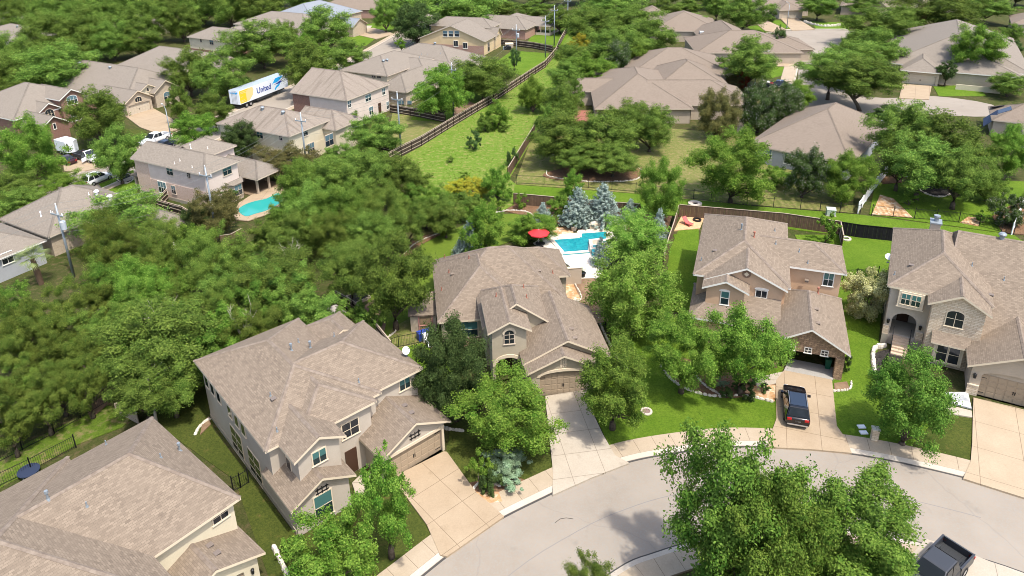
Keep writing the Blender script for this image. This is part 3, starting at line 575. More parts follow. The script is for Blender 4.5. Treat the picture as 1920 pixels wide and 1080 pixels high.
mb = MB(); mb.quad([(2.2, 3.9, 3.0), (2.2, 7.2, 3.0), (3.5, 6.4, 2.55), (3.5, 4.6, 2.55)], [(0, 0), (3, 0), (3, 1), (0, 1)]); mb.quad([(2.2, 3.9, 3.0), (3.5, 4.6, 2.55), (2.3, 3.6, 2.55)]); mb.quad([(2.2, 7.2, 3.0), (3.5, 6.4, 2.55), (2.3, 7.5, 2.55)]); mb.build("bay_roof", SH_GREY, H.root)
mb = MB(); mb.quad([(2.41, 3.9, 0), (3.2, 4.7, 0), (3.2, 4.7, 2.6), (2.41, 3.9, 2.6)]); mb.quad([(3.2, 4.7, 0), (3.2, 6.3, 0), (3.2, 6.3, 2.6), (3.2, 4.7, 2.6)]); mb.quad([(3.2, 6.3, 0), (2.41, 7.1, 0), (2.41, 7.1, 2.6), (3.2, 6.3, 2.6)]); mb.build("bay_wall", ST_BEIGE, H.root)
H.win(0, 0, 1.3, 1.5, '+x', 3.2, GLASSB, ab=(5.5, 1.5), mull=(2, 2))
H.win(*FP(503, 388), 1.25, 1.2, '-y', 0.756, GLASST); H.win(*FP(730, 432), 0.6, 0.9, '-y', 0.756); H.win(*FP(415, 583), 1.7, 1.7, '-y', 0.70, GLASSB, mull=(3, 2), trim=TRIMW); H.win(*FP(550, 612), 0.75, 1.2, '-y', 0.70, GLASSB); H.win(*FP(1187, 380), 1.5, 1.25, '+x', 2.44, GLASST)
H.block("porch_post", ST_BEIGE, -14.6, 1.2, 0, -14.3, 1.5, 2.3); H.block("porch_roof", SH_GREY, -15, 0.9, 2.3, -12.8, 4.5, 2.5)
for x, y, k in ((605, 100, 'tall'), (752, 115, 'tall'), (560, 305, 'pipe'), (625, 270, 'pipe'), (772, 350, 'pipe'), (955, 120, 'pipe')): H.vent(*FP(x, y), k, TRIMW)
H.fin();
H = House("two_storey_house", T1(1630, 870), -29.5, "cream siding two storey house with streaked hipped roof across the street from the long trailer", roof=SH_STREAK, trim=TRIMT, wall=ST_CREAM)
H.vol(-11.5, 5.4, -4.95, 5.6, 0, 5.6, 2.5, ax='x', ends='hh', off=5.6)
H.vol(-2, 8, 3.3, 11, 0, 4.6, 2.1, ax='x', ends='nh', skip='-x')
H.block("lower_brick_wall", BR_ROSE, -11.12, -4.58, 0, 4.9, 5.2, 2.6); H.block("upper_wall_band", ST_CREAM, -4, -4.62, 0, 5.03, 5.25, 2.6)
H.win(*T1(1463, 757), 1.25, 1.2, '-y', -4.54, GLASST); H.win(*T1(1580, 773), 0.55, 0.9, '-y', -4.54); H.win(*T1(1713, 745), 1.3, 1.2, '+x', 5.0, GLASST); H.win(*T1(1748, 835), 1.6, 1.8, '+x', 5.03, GLASSB, mull=(3, 2)); H.win(*T1(1852, 788), 1.9, 1.9, '+x', 7.6, GLASSB, mull=(2, 2))
for x, y in ((1477, 618), (1585, 603), (1640, 582), (1593, 642)): H.vent(*T1(x, y), 'turbine')
H.fin()
H = House("two_storey_house", T2(30, 700), -29.5, "pale pink siding house over red brick beside the trailer, with dark streaked roof", roof=SH_STREAK, trim=TRIMT, wall=ST_PINK)
H.vol(-12.2, 2.25, -1.95, 12, 0, 5.6, 3.5, ax='x', ends='gh')
H.block("lower_brick_wall", BR_RED, -11.8, -1.58, 0, 1.4, 11.6, 2.7); H.block("corner_brick_wall", BR_RED, -11.82, -1.6, 0, -7.5, 11.5, 5.5)
for x, y, w_ in ((45, 585, 0.9), (150, 550, 1.7), (237, 515, 0.9)): H.win(*T2(x, y), w_, 1.2, '+x', 1.84, GLASSB, mull=(2, 2), trim=TRIMW)
for x, y, w_ in ((70, 665, 1.6), (167, 622, 1.2), (260, 592, 0.7)): H.win(*T2(x, y), w_, 1.5, '+x', 1.84, GLASSB, mull=(2, 2), trim=TRIMW)
mb = MB(); a, b = H.pl(*T2(217, 625), '+x', 1.84); plate(mb, '+x', 1.84, rect(a - 0.45, a + 0.45, 0.3, 2.4), 0, 0.05); mb.build("back_door", DARKWOOD, H.root)
for x, y in ((5, 400), (45, 392), (75, 388)): H.vent(*T2(x, y), 'turbine')
H.fin()
H = House("gabled_house", T2(400, 600), -29.5, "low rambling cream house with many roof planes", roof=SH_GREY, trim=TRIMT, wall=ST_CREAM)
H.vol(-9, -1.2, -0.3, 12, 0, 3, 2.8, ends='hn', wall=BR_TAN); H.vol(-22, -8.5, 3.2, 22, 0, 5, 2.7, ends='hh'); H.vol(-25, -2.4, 20, 36, 0, 3.2, 3.8, ax='x', ends='hh'); H.vol(-14, -3, 10, 22, 0, 4.4, 1.9, ax='x', ends='nh')
H.win(*T2(182, 425), 1.0, 0.9, '-y', 3.62, GLASSB); H.win(*T2(212, 428), 1.0, 0.9, '-y', 3.62, GLASSB)
for x, y in ((238, 350), (258, 345), (527, 250), (590, 257)): H.vent(*T2(x, y), 'turbine')
for x, y in ((452, 306), (483, 310), (558, 304), (440, 325), (385, 275)): H.vent(*T2(x, y), 'pipe')
H.fin()
H = House("two_storey_house", T2(800, 315), -21, "yellow tan house over rose brick with three small gable windows", roof=SH_GREY, trim=TRIMT, wall=ST_YEL)
v = H.vol(-19.6, 0.4, 0.2, 12, 0, 3.9, 3.9, ends='gn', skip='+y'); H.vol(-21, -1.5, 10.6, 18.5, 0, 5.7, 2.1, ax='x', ends='hh')
H.block("lower_brick_wall", BR_ROSE, -19.1, 0.2 + v['oh'] - 0.06, 0, -0.1, 0.2 + v['oh'] - 0.01, 2.5); H.vol(-12, 0.6, 8.5, 14, 0, 3.3, 2.6, ax='x', ends='ng', walls=True)
for x in (585, 617, 650): H.win(*T2(x, 190), 1.25, 1.5, '-y', 0.2 + v['oh'], GLASSB, mull=(1, 2), trim=TRIMW)
for x in (645, 697): H.win(*T2(x, 256 if x > 660 else 245), 1.2, 1.5, '-y', 0.2 + v['oh'] - 0.06, GLASS, mull=(2, 1), trim=TRIMW)
H.win(*T2(828, 262), 1.4, 2.4, '+x', -0.01, GLASS, mull=(2, 2)); H.win(*T2(870, 240), 2.0, 2.4, '+x', 0.1, GLASS, mull=(3, 2)); H.win(*T2(880, 163), 1.2, 1.1, '+x', -1.9, GLASS)
H.fin()
H = House("ranch_house", T2(1020, 225), -25, "low brown brick house with screened porch at the far end of the wooden fence", roof=SH_GREY, trim=TRIMT, wall=BR_ROSE)
H.vol(-20, 1, 0.2, 10.5, 0, 3.1, 3, ax='x', ends='hh'); H.vol(-14, -1, 8, 20, 0, 3.1, 2.6, ends='nh'); H.vol(-6, 6, 8.2, 17, 0, 3, 2.0, ax='x', ends='nh', walls=False)
for x, y in ((5.5, 8.7), (5.5, 12.5), (5.5, 16.4), (2.5, 8.7)): H.block("porch_post", TRIMT, x - 0.12, y - 0.12, 0, x + 0.12, y + 0.12, 3)
H.block("porch_wall", TRIMT, 0.8, 8.6, 0, 5.6, 8.75, 0.9); H.block("porch_wall", TRIMT, 5.45, 8.7, 0, 5.6, 16.4, 0.9); H.fin()
H = House("ranch_house", T2(1440, 680), -5, "sprawling beige ranch house with red timber deck and large hipped roofs beyond the live oaks", roof=SH_BROWN, trim=TRIMT, wall=ST_BEIGE)
H.vol(-0.8, 17.7, -1.95, 28, 0, 3, 3.9, ends='hh', off=12, skip='-y'); H.vol(10, 29.4, 0.5, 14.5, 0, 3.02, 3.2, ax='x', ends='nh'); H.vol(-6.3, 4, 10.3, 17, 0, 3.1, 2.0, ax='x', ends='hn'); H.vol(8, 31, 24, 44, 0, 3.2, 4.0, ax='x', ends='hh'); H.vol(12, 28, 12, 30, 0, 3.1, 4.1, ends='hh')
H.face('-y', 1.6, rect(-0.4, 9.4, 0, 3.2), ST_BEIGE); H.face('-y', -1.5, rect(9.2, 17.2, 0, 3.1), ST_BEIGE); H.face('-x', 9.2, rect(-1.5, 1.6, 0, 3.1), ST_BEIGE)
for x in (-0.3, 4.5): H.block("porch_post", TRIMT, x, -1.45, 0, x + 0.22, -1.2, 3)
H.block("timber_deck", mat("red_deck_boards", (0.26, 0.10, 0.07)), -5.3, -2.6, 0.05, -1.0, 4.4, 0.8)
rl = MB()
for x in np.arange(-5.3, -0.9, 0.55): rl.box(x, -2.6, 0.8, x + 0.05, -2.55, 1.6)
rl.box(-5.3, -2.62, 1.6, -1, -2.52, 1.66); rl.build("deck_railing", mat("red_deck_boards", (0.26, 0.10, 0.07)), H.root)
for x in (340, 375): H.win(*T2(x, 585), 1.6, 1.5, '-y', 10.3 + 0.43, GLASSB, mull=(2, 2))
for x, y in ((3.2, 6.6),): H.win(0, 0, 2.4, 2.0, '-y', 1.6, GLASS, ab=(x, 1.3), mull=(3, 1))
H.win(0, 0, 1.8, 2.0, '-y', 1.6, GLASS, ab=(6.8, 1.3), mull=(2, 1)); H.fin()
H = House("ranch_house", T3(640, 930), -40, "grey house with wide hipped roof and recessed back porch beside the white picket fence", roof=SH_BROWN, trim=TRIMT, wall=ST_WHITE)
H.vol(-7.2, 8.5, -3, 21, 0, 3, 3.9, ends='hh', off=(14, 5.5), skip='-y')
H.face('-y', -2.6, rect(-6.8, 0.9, 0, 3), ST_WHITE); H.face('+x', 0.9, rect(-2.6, 1.8, 0, 3), ST_WHITE); H.face('-y', 1.8, rect(0.9, 6.0, 0, 3), ST_WHITE); H.face('-y', -2.6, rect(6, 8.1, 0, 3), ST_WHITE); H.face('-x', 6, rect(-2.6, 1.8, 0, 3), ST_WHITE)
for x, y in ((482, 865), (592, 890)): H.win(*T3(x, y), 0.95, 1.7, '-y', -2.6, GLASSB, mull=(1, 2), trim=TRIMW)
H.win(0, 0, 3, 2.1, '-y', 1.8, GLASS, ab=(3.4, 1.2), mull=(3, 1)); H.fin()
H = House("ranch_house", T3(1235, 470), -30, "big beige house with a double garage and long grey roof on the upper street", roof=SH_GREY, trim=TRIMW, wall=ST_BEIGE)
v = H.vol(-0.9, 7.1, -0.1, 16, 0, 3, 2.2, ends='hn', holes={'-y': [rect(0.4, 6.2, 0, 2.3)]}, skip='+y'); H.garage('-y', -0.1 + v['oh'], 0.3, 6.3, 0, 2.3, DOORC)
H.vol(-4, 23.5, 5, 48, 0, 3.3, 5.6, ends='hh', off=(13, 10)); H.vol(6, 22, 2, 20, 0, 3.05, 2.8, ends='hn', off=6)
H.block("patio_wall", ST_CREAM, 10, -1.2, 0, 18, -1.0, 1.2); H.fin()
H = House("ranch_house", None, -30, "house with dark solar panels on its brown hipped roof near the right edge", roof=SH_BROWN, trim=TRIMT, wall=ST_BEIGE, loc=(86, 109))
H.vol(0, 15, 0, 21, 0, 3, 3.2, ends='hh', off=(9, 6)); H.vol(-4, 4, 9, 18, 0, 3, 2.3, ax='x', ends='hn')
sp = mat("solar_glass", (0.015, 0.02, 0.045), 0.15, spec=0.6)
def onroof(H, u, v):
    o = H.loc(CAM); d = H.inv @ ray(u, v)
    for k in range(400):
        t = ((11 - k * 0.025) - o.z) / d.z; p = o + d * t; zr = H.roofz(p.x, p.y)
        if zr > 0 and p.z <= zr: return p
    return None
for (x, y) in ((1620, 567), (1650, 597), (1690, 632), (1730, 668), (1770, 600), (1810, 622)):
    p = onroof(H, *T3(x, y))
    if p is None: continue
    e1 = Vector((0.9, 0, H.roofz(p.x + 0.9, p.y) - p.z)); e2 = Vector((0, 1.1, H.roofz(p.x, p.y + 1.1) - p.z)); u_ = Vector((0, 0, 0.12)); q = [p - e1 - e2 + u_, p + e1 - e2 + u_, p + e1 + e2 + u_, p - e1 + e2 + u_]
    mb = MB(); mb.quad(q); D = Vector((0, 0, 0.06)); [mb.quad([q[i], q[(i + 1) % 4], q[(i + 1) % 4] - D, q[i] - D]) for i in range(4)]; mb.build("solar_panel", sp, H.root)
for x, y in ((1625, 527), (1655, 522), (1680, 537)): H.vent(*T3(x, y), 'turbine')
H.fin()
H = House("stone_house", T1(860, 660), -29.5, "tan stone house with arched gable windows and double garage facing the left street", roof=SH_GREY, trim=TRIM, wall=BR_TAN)
H.vol(-36, -7, -0.5, 16, 0, 3.3, 4.2, ax='x', ends='gh', off=6); v = H.vol(-16, -4.4, -2.6, 4.2, 0, 3, 2.0, ax='x', ends='ng', holes={'+x': [rect(-1.7, 3.3, 0, 2.2)]}, skip='-x'); xf = -4.4 - v['oh']; H.garage('+x', xf, -1.8, 3.4, 0, 2.2, DOORC)
H.vol(-14, -4.7, 4.6, 11.2, 0, 3.4, 2.1, ax='x', ends='ng', skip='-x'); H.vol(-14, -6, 2, 7, 2.5, 4.0, 1.3, ax='x', ends='ng', wall=ST_CREAM); H.vol(-13, -6.5, 5.5, 9, 2.5, 3.8, 1.0, ax='x', ends='ng', wall=ST_CREAM)
H.win(0, 0, 1.5, 1.0, '+x', xf, ab=(0.8, 3.1), arch=0.5, mull=(3, 1)); H.win(0, 0, 1.7, 2.0, '+x', -4.7 - 0.42, GLASSB, ab=(7.9, 1.9), arch=0.6, mull=(2, 2)); H.win(0, 0, 0.4, 0.7, '+x', -6 - 0.42, ab=(4.5, 4.1), arch=0.2, mull=(1, 1))
for x, y in ((448, 362), (620, 387)): H.vent(*T1(x, y), 'turbine')
H.fin()
H = House("brick_house", T1(390, 770), -29.5, "dark red brick house with steep gables at the left edge behind the white cargo trailer", roof=SH_GREY, trim=TRIMW, wall=BR_RED)
H.vol(-26, -6, -6, 12.5, 0, 4.2, 4.0, ax='x', ends='hh'); v = H.vol(-14, 0.8, -5.4, 0.6, 0, 3, 1.9, ax='x', ends='ng', skip='-x'); v2 = H.vol(-15, -5.1, 2.6, 8.1, 0, 5.9, 1.6, ax='x', ends='ng', skip='-x'); H.vol(-16, -5.6, -1.5, 3, 0, 4.4, 1.4, ax='x', ends='ng', skip='-x')
H.win(0, 0, 2.0, 1.7, '+x', -5.1 - v2['oh'], GLASSB, ab=(5.3, 5.3), arch=0.5, mull=(3, 2), trim=TRIMW); H.win(0, 0, 0.4, 1.0, '+x', 0.8 - v['oh'], ab=(-2.4, 2.9), mull=(1, 1), trim=TRIMW); H.win(0, 0, 1.8, 1.8, '+x', -5.1 - v2['oh'], GLASSB, ab=(5.3, 2), mull=(2, 2), trim=TRIMW)
H.win(0, 0, 1.7, 1.9, '+x', -5.6 - 0.424, GLASS, ab=(0.7, 3.6), arch=0.8, mull=(3, 2), trim=TRIM)
for x, y in ((150, 450), (207, 463)): H.vent(*T1(x, y), 'turbine')
H.fin()
H = House("ranch_house", T1(900, 450), -30, "long low brown roofed house with brick gable behind the oaks by the trailer", roof=SH_GREY, trim=TRIMT, wall=BR_TAN)
H.vol(-12, 10, -3.6, 17, 0, 3.1, 3.6, ax='x', ends='hh', off=5); H.vol(4, 14.8, 6.5, 13.6, 0, 3, 2.2, ax='x', ends='ng'); H.win(*T1(800, 412), 1.2, 1.3, '-y', -3.2); H.win(*T1(855, 425), 1.2, 1.3, '-y', -3.2); H.fin()
H = House("two_storey_house", T1(1100, 280), -30, "white and brick house with grey roof near the top, left of the bluish roof", roof=SH_GREY, trim=TRIMT, wall=ST_CREAM)
H.vol(6.5, 24, -7.3, 3, 0, 5.6, 2.4, ax='x', ends='hn'); H.vol(-1, 29, 16, 33, 0, 5, 3.2, ax='x', ends='hh'); H.vol(10, 24, 0, 18, 0, 5.2, 2.6, ends='nn'); H.vol(22, 32.5, 8.6, 17, 0, 4, 2.2, ax='x', ends='ng', wall=BR_RED)
H.block("lower_brick_wall", BR_RED, 6.85, -6.95, 0, 23.7, 2.6, 2.4); H.win(*T1(1190, 237), 1.4, 1.3, '-y', -6.9, GLASSB); H.win(*T1(1130, 225), 0.6, 1, '-y', -6.9); H.win(*T1(1237, 305), 1.5, 1.2, '-y', -6.95, GLASSB); H.win(*T1(1200, 297), 0.6, 1.0, '-y', -6.95, arch=0.3)
H.win(0, 0, 1.6, 1.8, '+x', 32.5 - 0.424, GLASSB, ab=(12.6, 2.2), mull=(2, 2), trim=TRIMW)
H.fin()
H = House("two_storey_house", (0, 110), -34, "pale siding house half hidden by dense oaks at the upper left edge", roof=SH_GREY, trim=TRIMT, wall=ST_CREAM)
H.vol(-20, 14.3, 2.2, 18, 0, 5.2, 2.4, ax='x', ends='hh'); H.block("lower_brick_wall", BR_TAN, -19.6, 2.55, 0, 13.9, 17.6, 2.2); H.win(*T1(77, 243), 1.6, 1.2, '-y', 2.6, GLASSB)
for x, y in ((98, 155), (135, 158), (157, 162)): H.vent(*T1(x, y), 'turbine')
H.fin()
H = House("ranch_house", T4(850, 340), -31, "low grey roofed house with small back porch under a spreading oak, beside the utility pole", roof=SH_GREY, trim=TRIMT, wall=ST_CREAM)
H.vol(-20, 2.5, -1.5, 5.2, 0, 3, 2.3, ax='x', ends='hh', walls=False); H.vol(-21, -9.5, -7, 6, 0, 3, 3.3, ends='hh', wall=BR_TAN)
H.face('-y', -1.1, rect(-19, -0.3, 0, 3), ST_CREAM); H.face('+x', -0.3, rect(-1.1, 3.0, 0, 3), ST_CREAM); H.face('+x', -1.8, rect(2.8, 5, 0, 3), ST_CREAM)
for x, y in ((2.0, 4.7), (2.0, 2.0), (2.0, -1.0)): H.block("porch_post", TRIMW, x - 0.13, y - 0.13, 0, x + 0.13, y + 0.13, 2.9)
H.win(*T4(935, 255), 1.1, 1.6, '+x', -0.3, GLASS, mull=(1, 2)); H.win(0, 0, 1.3, 1.8, '+x', -0.3, GLASS, ab=(2.0, 1.3), mull=(1, 2))
H.block("meter_cabinet", ST_CREAM, -1.3, -1.9, 0, 0.2, -1.15, 2.0)
for x, y, k in ((500, 15, 'pipe'), (620, 40, 'turbine'), (545, 12, 'turbine'), (232, 135, 'tall'), (300, 125, 'pipe'), (660, 18, 'pipe')): H.vent(*T4(x, y), k, WHITE)
H.fin()
H = House("siding_house", T4(50, 450), -31, "grey siding house corner at the left edge beside the palm tree", roof=SH_GREY, trim=TRIMW, wall=ST_WHITE)
H.vol(-13, 2.3, -3.2, 4, 0, 3.1, 2, ax='x', ends='hh'); H.win(*T4(40, 370), 1.2, 1.3, '+x', 1.9, GLASS); H.fin()
# --- roofs along the top edge
def small(name, loc, yaw, label, vols, roof=SH_GREY, wall=ST_BEIGE, **kw):
    h = House(name, None, yaw, label, roof=roof, wall=wall, loc=loc, trim=kw.get("trim", TRIMT))
    for v in vols: h.vol(*v[:7], **v[7])
    return h
small("ranch_house", (47, 208), -10, "brown hipped roof house among trees right of the tall poles, top of photo", [(0, 20, 0, 22, 0, 3.2, 4, dict(ends='hh')), (-5, 8, 18, 34, 0, 3.2, 3.2, dict(ends='hh'))], SH_BROWN).fin()
h = small("ranch_house", (52, 178), -6, "brown house with two roof skylights and a roof well, above the sprawling ranch house", [(0, 26, 0, 20, 0, 3, 3.8, dict(ax='x', ends='hh')), (4, 18, 12, 34, 0, 3, 3.6, dict(ends='nh')), (18, 30, 4, 18, 0, 3, 2.6, dict(ax='x', ends='nh'))], SH_BROWN)
for x, y in ((48, 177), (110, 180)):
    p = onroof(h, *T3(x, y))
    if p is not None: mb = MB(); mb.box(p.x - 0.7, p.y - 0.7, p.z - 0.3, p.x + 0.7, p.y + 0.7, p.z + 0.2); mb.build("skylight", mat("skylight_glass", (0.5, 0.52, 0.52), 0.2), h.root)
h.fin()
small("two_storey_house", (-72, 232), -28, "house with a blue grey shingle roof at the top of the photo", [(0, 22, 0, 24, 0, 5.5, 4.2, dict(ends='hh', off=8)), (16, 30, 8, 16, 0, 3.2, 2.2, dict(ax='x', ends='ng', wall=BR_TAN))], SH_BLUE, BR_TAN).fin()
small("brick_house", (-62, 264), -8, "wide brick house with brown roof behind the blue grey roofed one", [(0, 26, 0, 16, 0, 3.2, 3.8, dict(ax='x', ends='hh'))], SH_BROWN, BR_ROSE).fin()
h = small("ranch_house", (95, 241), 0, "beige house with arched garage facing the head of the upper street", [(-3, 14, 4, 22, 0, 3.2, 3.5, dict(ends='hh')), (1.5, 10, -1, 8, 0, 3, 2.0, dict(ends='hn', holes={'-y': [archo(3, 8.4, 0, 2, 2.5)]}))], SH_BROWN); h.garage('-y', -0.58, 2.9, 8.5, 0, 2.5, DOORC, rows=4, cols=4, handle=False); h.fin()
small("stone_house", (122, 238), -28, "house with a pale stone front gable at the head of the upper street", [(-6, 14, 6, 20, 0, 3.2, 3.6, dict(ax='x', ends='hh')), (1, 9.5, -1, 8, 0, 3.2, 3.0, dict(ends='gn', wall=STONE_C))], SH_BROWN).fin()
small("ranch_house", (150, 206), -32, "brown roofed beige house cut by the right edge near the top", [(0, 20, 0, 16, 0, 3.2, 3.6, dict(ax='x', ends='hh'))], SH_BROWN).fin()
small("ranch_house", (150, 245), -25, "beige house front peeping between trees at the very top right", [(-8, 8, 0, 14, 0, 3.2, 3.4, dict(ax='x', ends='hh'))], SH_BROWN, ST_CREAM).fin()
small("ranch_house", (-118, 236), -30, "roof glimpsed through the oak canopy at the upper left", [(-8, 8, 0, 12, 0, 4, 2.6, dict(ax='x', ends='hh'))], SH_GREY, ST_CREAM).fin()
small("ranch_house", (-165, 256), -30, "pale house top at the extreme upper left corner", [(-10, 12, 0, 12, 0, 4.4, 2.6, dict(ax='x', ends='hh'))], SH_GREY, ST_CREAM).fin()
small("ranch_house", (112, 280), -8, "brown roof at the top edge above the upper street", [(-30, -14, 0, 12, 0, 3.2, 3.5, dict(ax='x', ends='hh'))], SH_BROWN).fin()
p = at(1403, 1073, 5.5)
small("ranch_house", (p.x, p.y), -14, "house at the bottom edge of which only a roof corner shows among the leaves", [(0, 12, -12, 0, 0, 5.5, 2.6, dict(ax='x', ends='hh'))], SH_TAUPE).fin()
# ---------------------------------------------------------------- ground, roads, lawns
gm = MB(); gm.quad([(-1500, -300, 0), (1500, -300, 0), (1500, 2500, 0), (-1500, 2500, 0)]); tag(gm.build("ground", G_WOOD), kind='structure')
FAR = spline([(-20, 18), (-12, 28), (-5.2, 34.7), (-2.8, 36.9), (-0.2, 39.0), (3.4, 41.1), (6.8, 42.9), (10.3, 44.4), (14.3, 45.25), (18.7, 45.75), (22.9, 45.5), (26.5, 45.0), (29.9, 44.1), (33.3, 42.8), (36.1, 41.5), (38.3, 40.1), (45, 34.8), (54, 26)], 5)
FAR = [(v[0], v[1]) for v in FAR]
NEAR = [(v[0], v[1]) for v in spline([Vector((x, y, 0)) for x, y in ((-12, 14), (-6, 22), (2, 30.4), (7.6, 34.7), (10.6, 36.0), (14.5, 37.1), (19, 37.7), (23.5, 37.5), (27.8, 36.5), (30.5, 35.5), (33.9, 33.8), (40, 29.4), (47, 22))], 5)]
sheet("street", [(x, y) for x, y in FAR] + [(x, y) for x, y in NEAR][::-1], 0.03, ROAD, px=False)
strip("curb", FAR, 0.0, 0.42, 0.045, CURB, z2=0.15); strip("sidewalk", FAR, 0.42, 1.95, 0.152, WALKCONC)
strip("curb", NEAR, -0.42, 0.0, 0.15, CURB, z2=0.045); strip("sidewalk", NEAR, -1.95, -0.42, 0.152, WALKCONC)
strip("gutter_joint", FAR, -0.2, -0.04, 0.036, mat("gutter_joint_tar", (0.06, 0.055, 0.05), 0.9), depth_=0.02); strip("gutter_joint", NEAR, 0.0, 0.1, 0.036, MATS["gutter_joint_tar"], depth_=0.02)  # thin dark joint line between the road and the concrete gutter
MID = [((a[0]) * .5 + b[0] * .5, a[1] * .5 + b[1] * .5) for a, b in zip(FAR[10:70], [min(NEAR, key=lambda q: (q[0] - p[0]) ** 2 + (q[1] - p[1]) ** 2) for p in FAR[10:70]])]
strip("paving_seam", MID, -0.025, 0.025, 0.036, mat("seam_tar", (0.2, 0.185, 0.17), 0.9), depth_=0.01)
def xf(line, px): return [(at(*p).x, at(*p).y) for p in px]
# front lawns, from lower left to right
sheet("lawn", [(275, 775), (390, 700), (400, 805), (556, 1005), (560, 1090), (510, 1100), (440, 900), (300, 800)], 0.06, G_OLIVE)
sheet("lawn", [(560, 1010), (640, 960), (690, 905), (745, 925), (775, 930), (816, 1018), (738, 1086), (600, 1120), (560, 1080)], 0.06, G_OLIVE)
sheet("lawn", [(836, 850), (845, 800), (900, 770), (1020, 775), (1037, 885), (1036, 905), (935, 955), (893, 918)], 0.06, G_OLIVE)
sheet("lawn", [(1100, 745), (1150, 640), (1280, 590), (1300, 520), (1262, 440), (1310, 430), (1310, 600), (1470, 690), (1455, 713), (1456, 784), (1445, 812), (1330, 816), (1240, 829), (1152, 855), (1128, 805)], 0.06, G_LUSH)
sheet("lawn", [(1245, 580), (1255, 470), (1275, 425), (1310, 420), (1300, 590)], 0.07, G_LUSH)
sheet("lawn", [(1560, 713), (1590, 640), (1570, 560), (1580, 470), (1500, 460), (1490, 440), (1575, 440), (1680, 450), (1660, 520), (1645, 660), (1640, 740), (1690, 740), (1795, 765), (1824, 770), (1819, 865), (1735, 853), (1640, 832), (1585, 820), (1568, 798)], 0.06, G_LUSH)
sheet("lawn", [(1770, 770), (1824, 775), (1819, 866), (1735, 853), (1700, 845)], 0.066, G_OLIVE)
# rear gardens and greenbelt
sheet("meadow", [(706, 320), (790, 274), (850, 236), (925, 192), (990, 147), (1022, 126), (1046, 92), (1075, 60), (1090, 95), (1050, 150), (1010, 240), (955, 335), (975, 352), (960, 385), (900, 420), (790, 400), (760, 340)], 0.05, G_MEADOW)
sheet("lawn", [(1000, 250), (1060, 225), (1250, 240), (1420, 255), (1500, 330), (1600, 355), (1600, 400), (1300, 375), (1190, 362), (965, 345)], 0.055, G_DRY)
sheet("lawn", [(965, 346), (1190, 363), (1400, 385), (1610, 402), (1900, 440), (1930, 460), (1660, 450), (1570, 440), (1275, 405), (960, 385)], 0.055, G_LUSH)
sheet("lawn", [(1640, 350), (1690, 330), (1920, 340), (1920, 436), (1880, 436), (1630, 402)], 0.075, G_LUSH)
sheet("lawn", [(700, 640), (690, 560), (760, 470), (850, 430), (920, 402), (985, 400), (1030, 415), (1000, 440), (900, 470), (820, 560), (800, 640), (790, 660), (740, 660)], 0.06, G_BACK)
sheet("lawn", [(715, 660), (735, 615), (780, 590), (810, 600), (815, 640), (790, 648), (748, 652)], 0.066, G_DRY)
sheet("lawn", [(730, 690), (752, 652), (792, 643), (850, 690), (840, 740), (770, 720)], 0.066, G_LUSH)
sheet("lawn", [(720, 285), (736, 212), (840, 226), (846, 235), (790, 272), (745, 290)], 0.058, G_DRY)
sheet("lawn", [(910, 130), (960, 95), (1030, 100), (1020, 124), (990, 142)], 0.058, G_LUSH)
sheet("lawn", [(1000, 60), (1080, 50), (1052, 88), (985, 86)], 0.058, G_LUSH)
sheet("lawn", [(770, 225), (790, 190), (900, 150), (925, 188), (850, 230)], 0.058, G_LUSH)
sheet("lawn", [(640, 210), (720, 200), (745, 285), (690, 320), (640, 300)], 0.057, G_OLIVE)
sheet("lawn", [(0, 860), (60, 825), (195, 760), (260, 770), (230, 800), (140, 835), (0, 915), (-60, 900)], 0.06, G_PATCHY)
sheet("lawn", [(185, 345), (250, 318), (262, 385), (215, 380)], 0.07, G_LUSH)
sheet("lawn", [(440, 470), (520, 440), (560, 480), (470, 510)], 0.05, G_MEADOW)
# left street
LN = [(p.x, p.y) for p in spline([Vector((x, y, 0)) for x, y in ((-75, 68), (-67.5, 87), (-60.6, 104), (-51, 126.5), (-41.3, 150), (-30.3, 183), (-22.5, 214), (-16, 245), (-10, 280))], 4)]
strip("street", LN, 0, 9.0, 0.03, ROAD, depth_=0.1); strip("curb", LN, -0.4, 0, 0.14, CURB); strip("sidewalk", LN, -1.7, -0.4, 0.15, WALKCONC); strip("curb", LN, 9.0, 9.4, 0.14, CURB); strip("sidewalk", LN, 9.4, 10.7, 0.15, WALKCONC)
# upper street with its turning head
sheet("street", [(1425, 66), (1450, 58), (1590, 57), (1602, 68), (1575, 82), (1560, 96), (1556, 112), (1560, 140), (1600, 172), (1660, 184), (1750, 180), (1860, 196), (1860, 218), (1740, 214), (1640, 212), (1560, 222), (1490, 190), (1496, 150), (1497, 122), (1493, 106), (1478, 94), (1440, 84)], 0.03, ROAD, smooth=3)
ED = [(p.x, p.y) for p in spline([at(u, v) for u, v in ((1432, 84), (1460, 88), (1482, 97), (1494, 108), (1497, 124), (1492, 150), (1488, 176))], 4)]
strip("curb", ED, -0.35, 0, 0.14, CURB); strip("sidewalk", ED, -3.2, -0.35, 0.15, WALKCONC)
ED = [(p.x, p.y) for p in spline([at(u, v) for u, v in ((1600, 76), (1575, 83), (1560, 97), (1556, 112), (1560, 140))], 4)]
strip("curb", ED, 0, 0.35, 0.14, CURB); strip("sidewalk", ED, 0.35, 3.0, 0.15, WALKCONC)
strip("curb", [(at(u, v).x, at(u, v).y) for u, v in ((1450, 57), (1520, 56), (1590, 56))], 0, 1.2, 0.14, CURB)
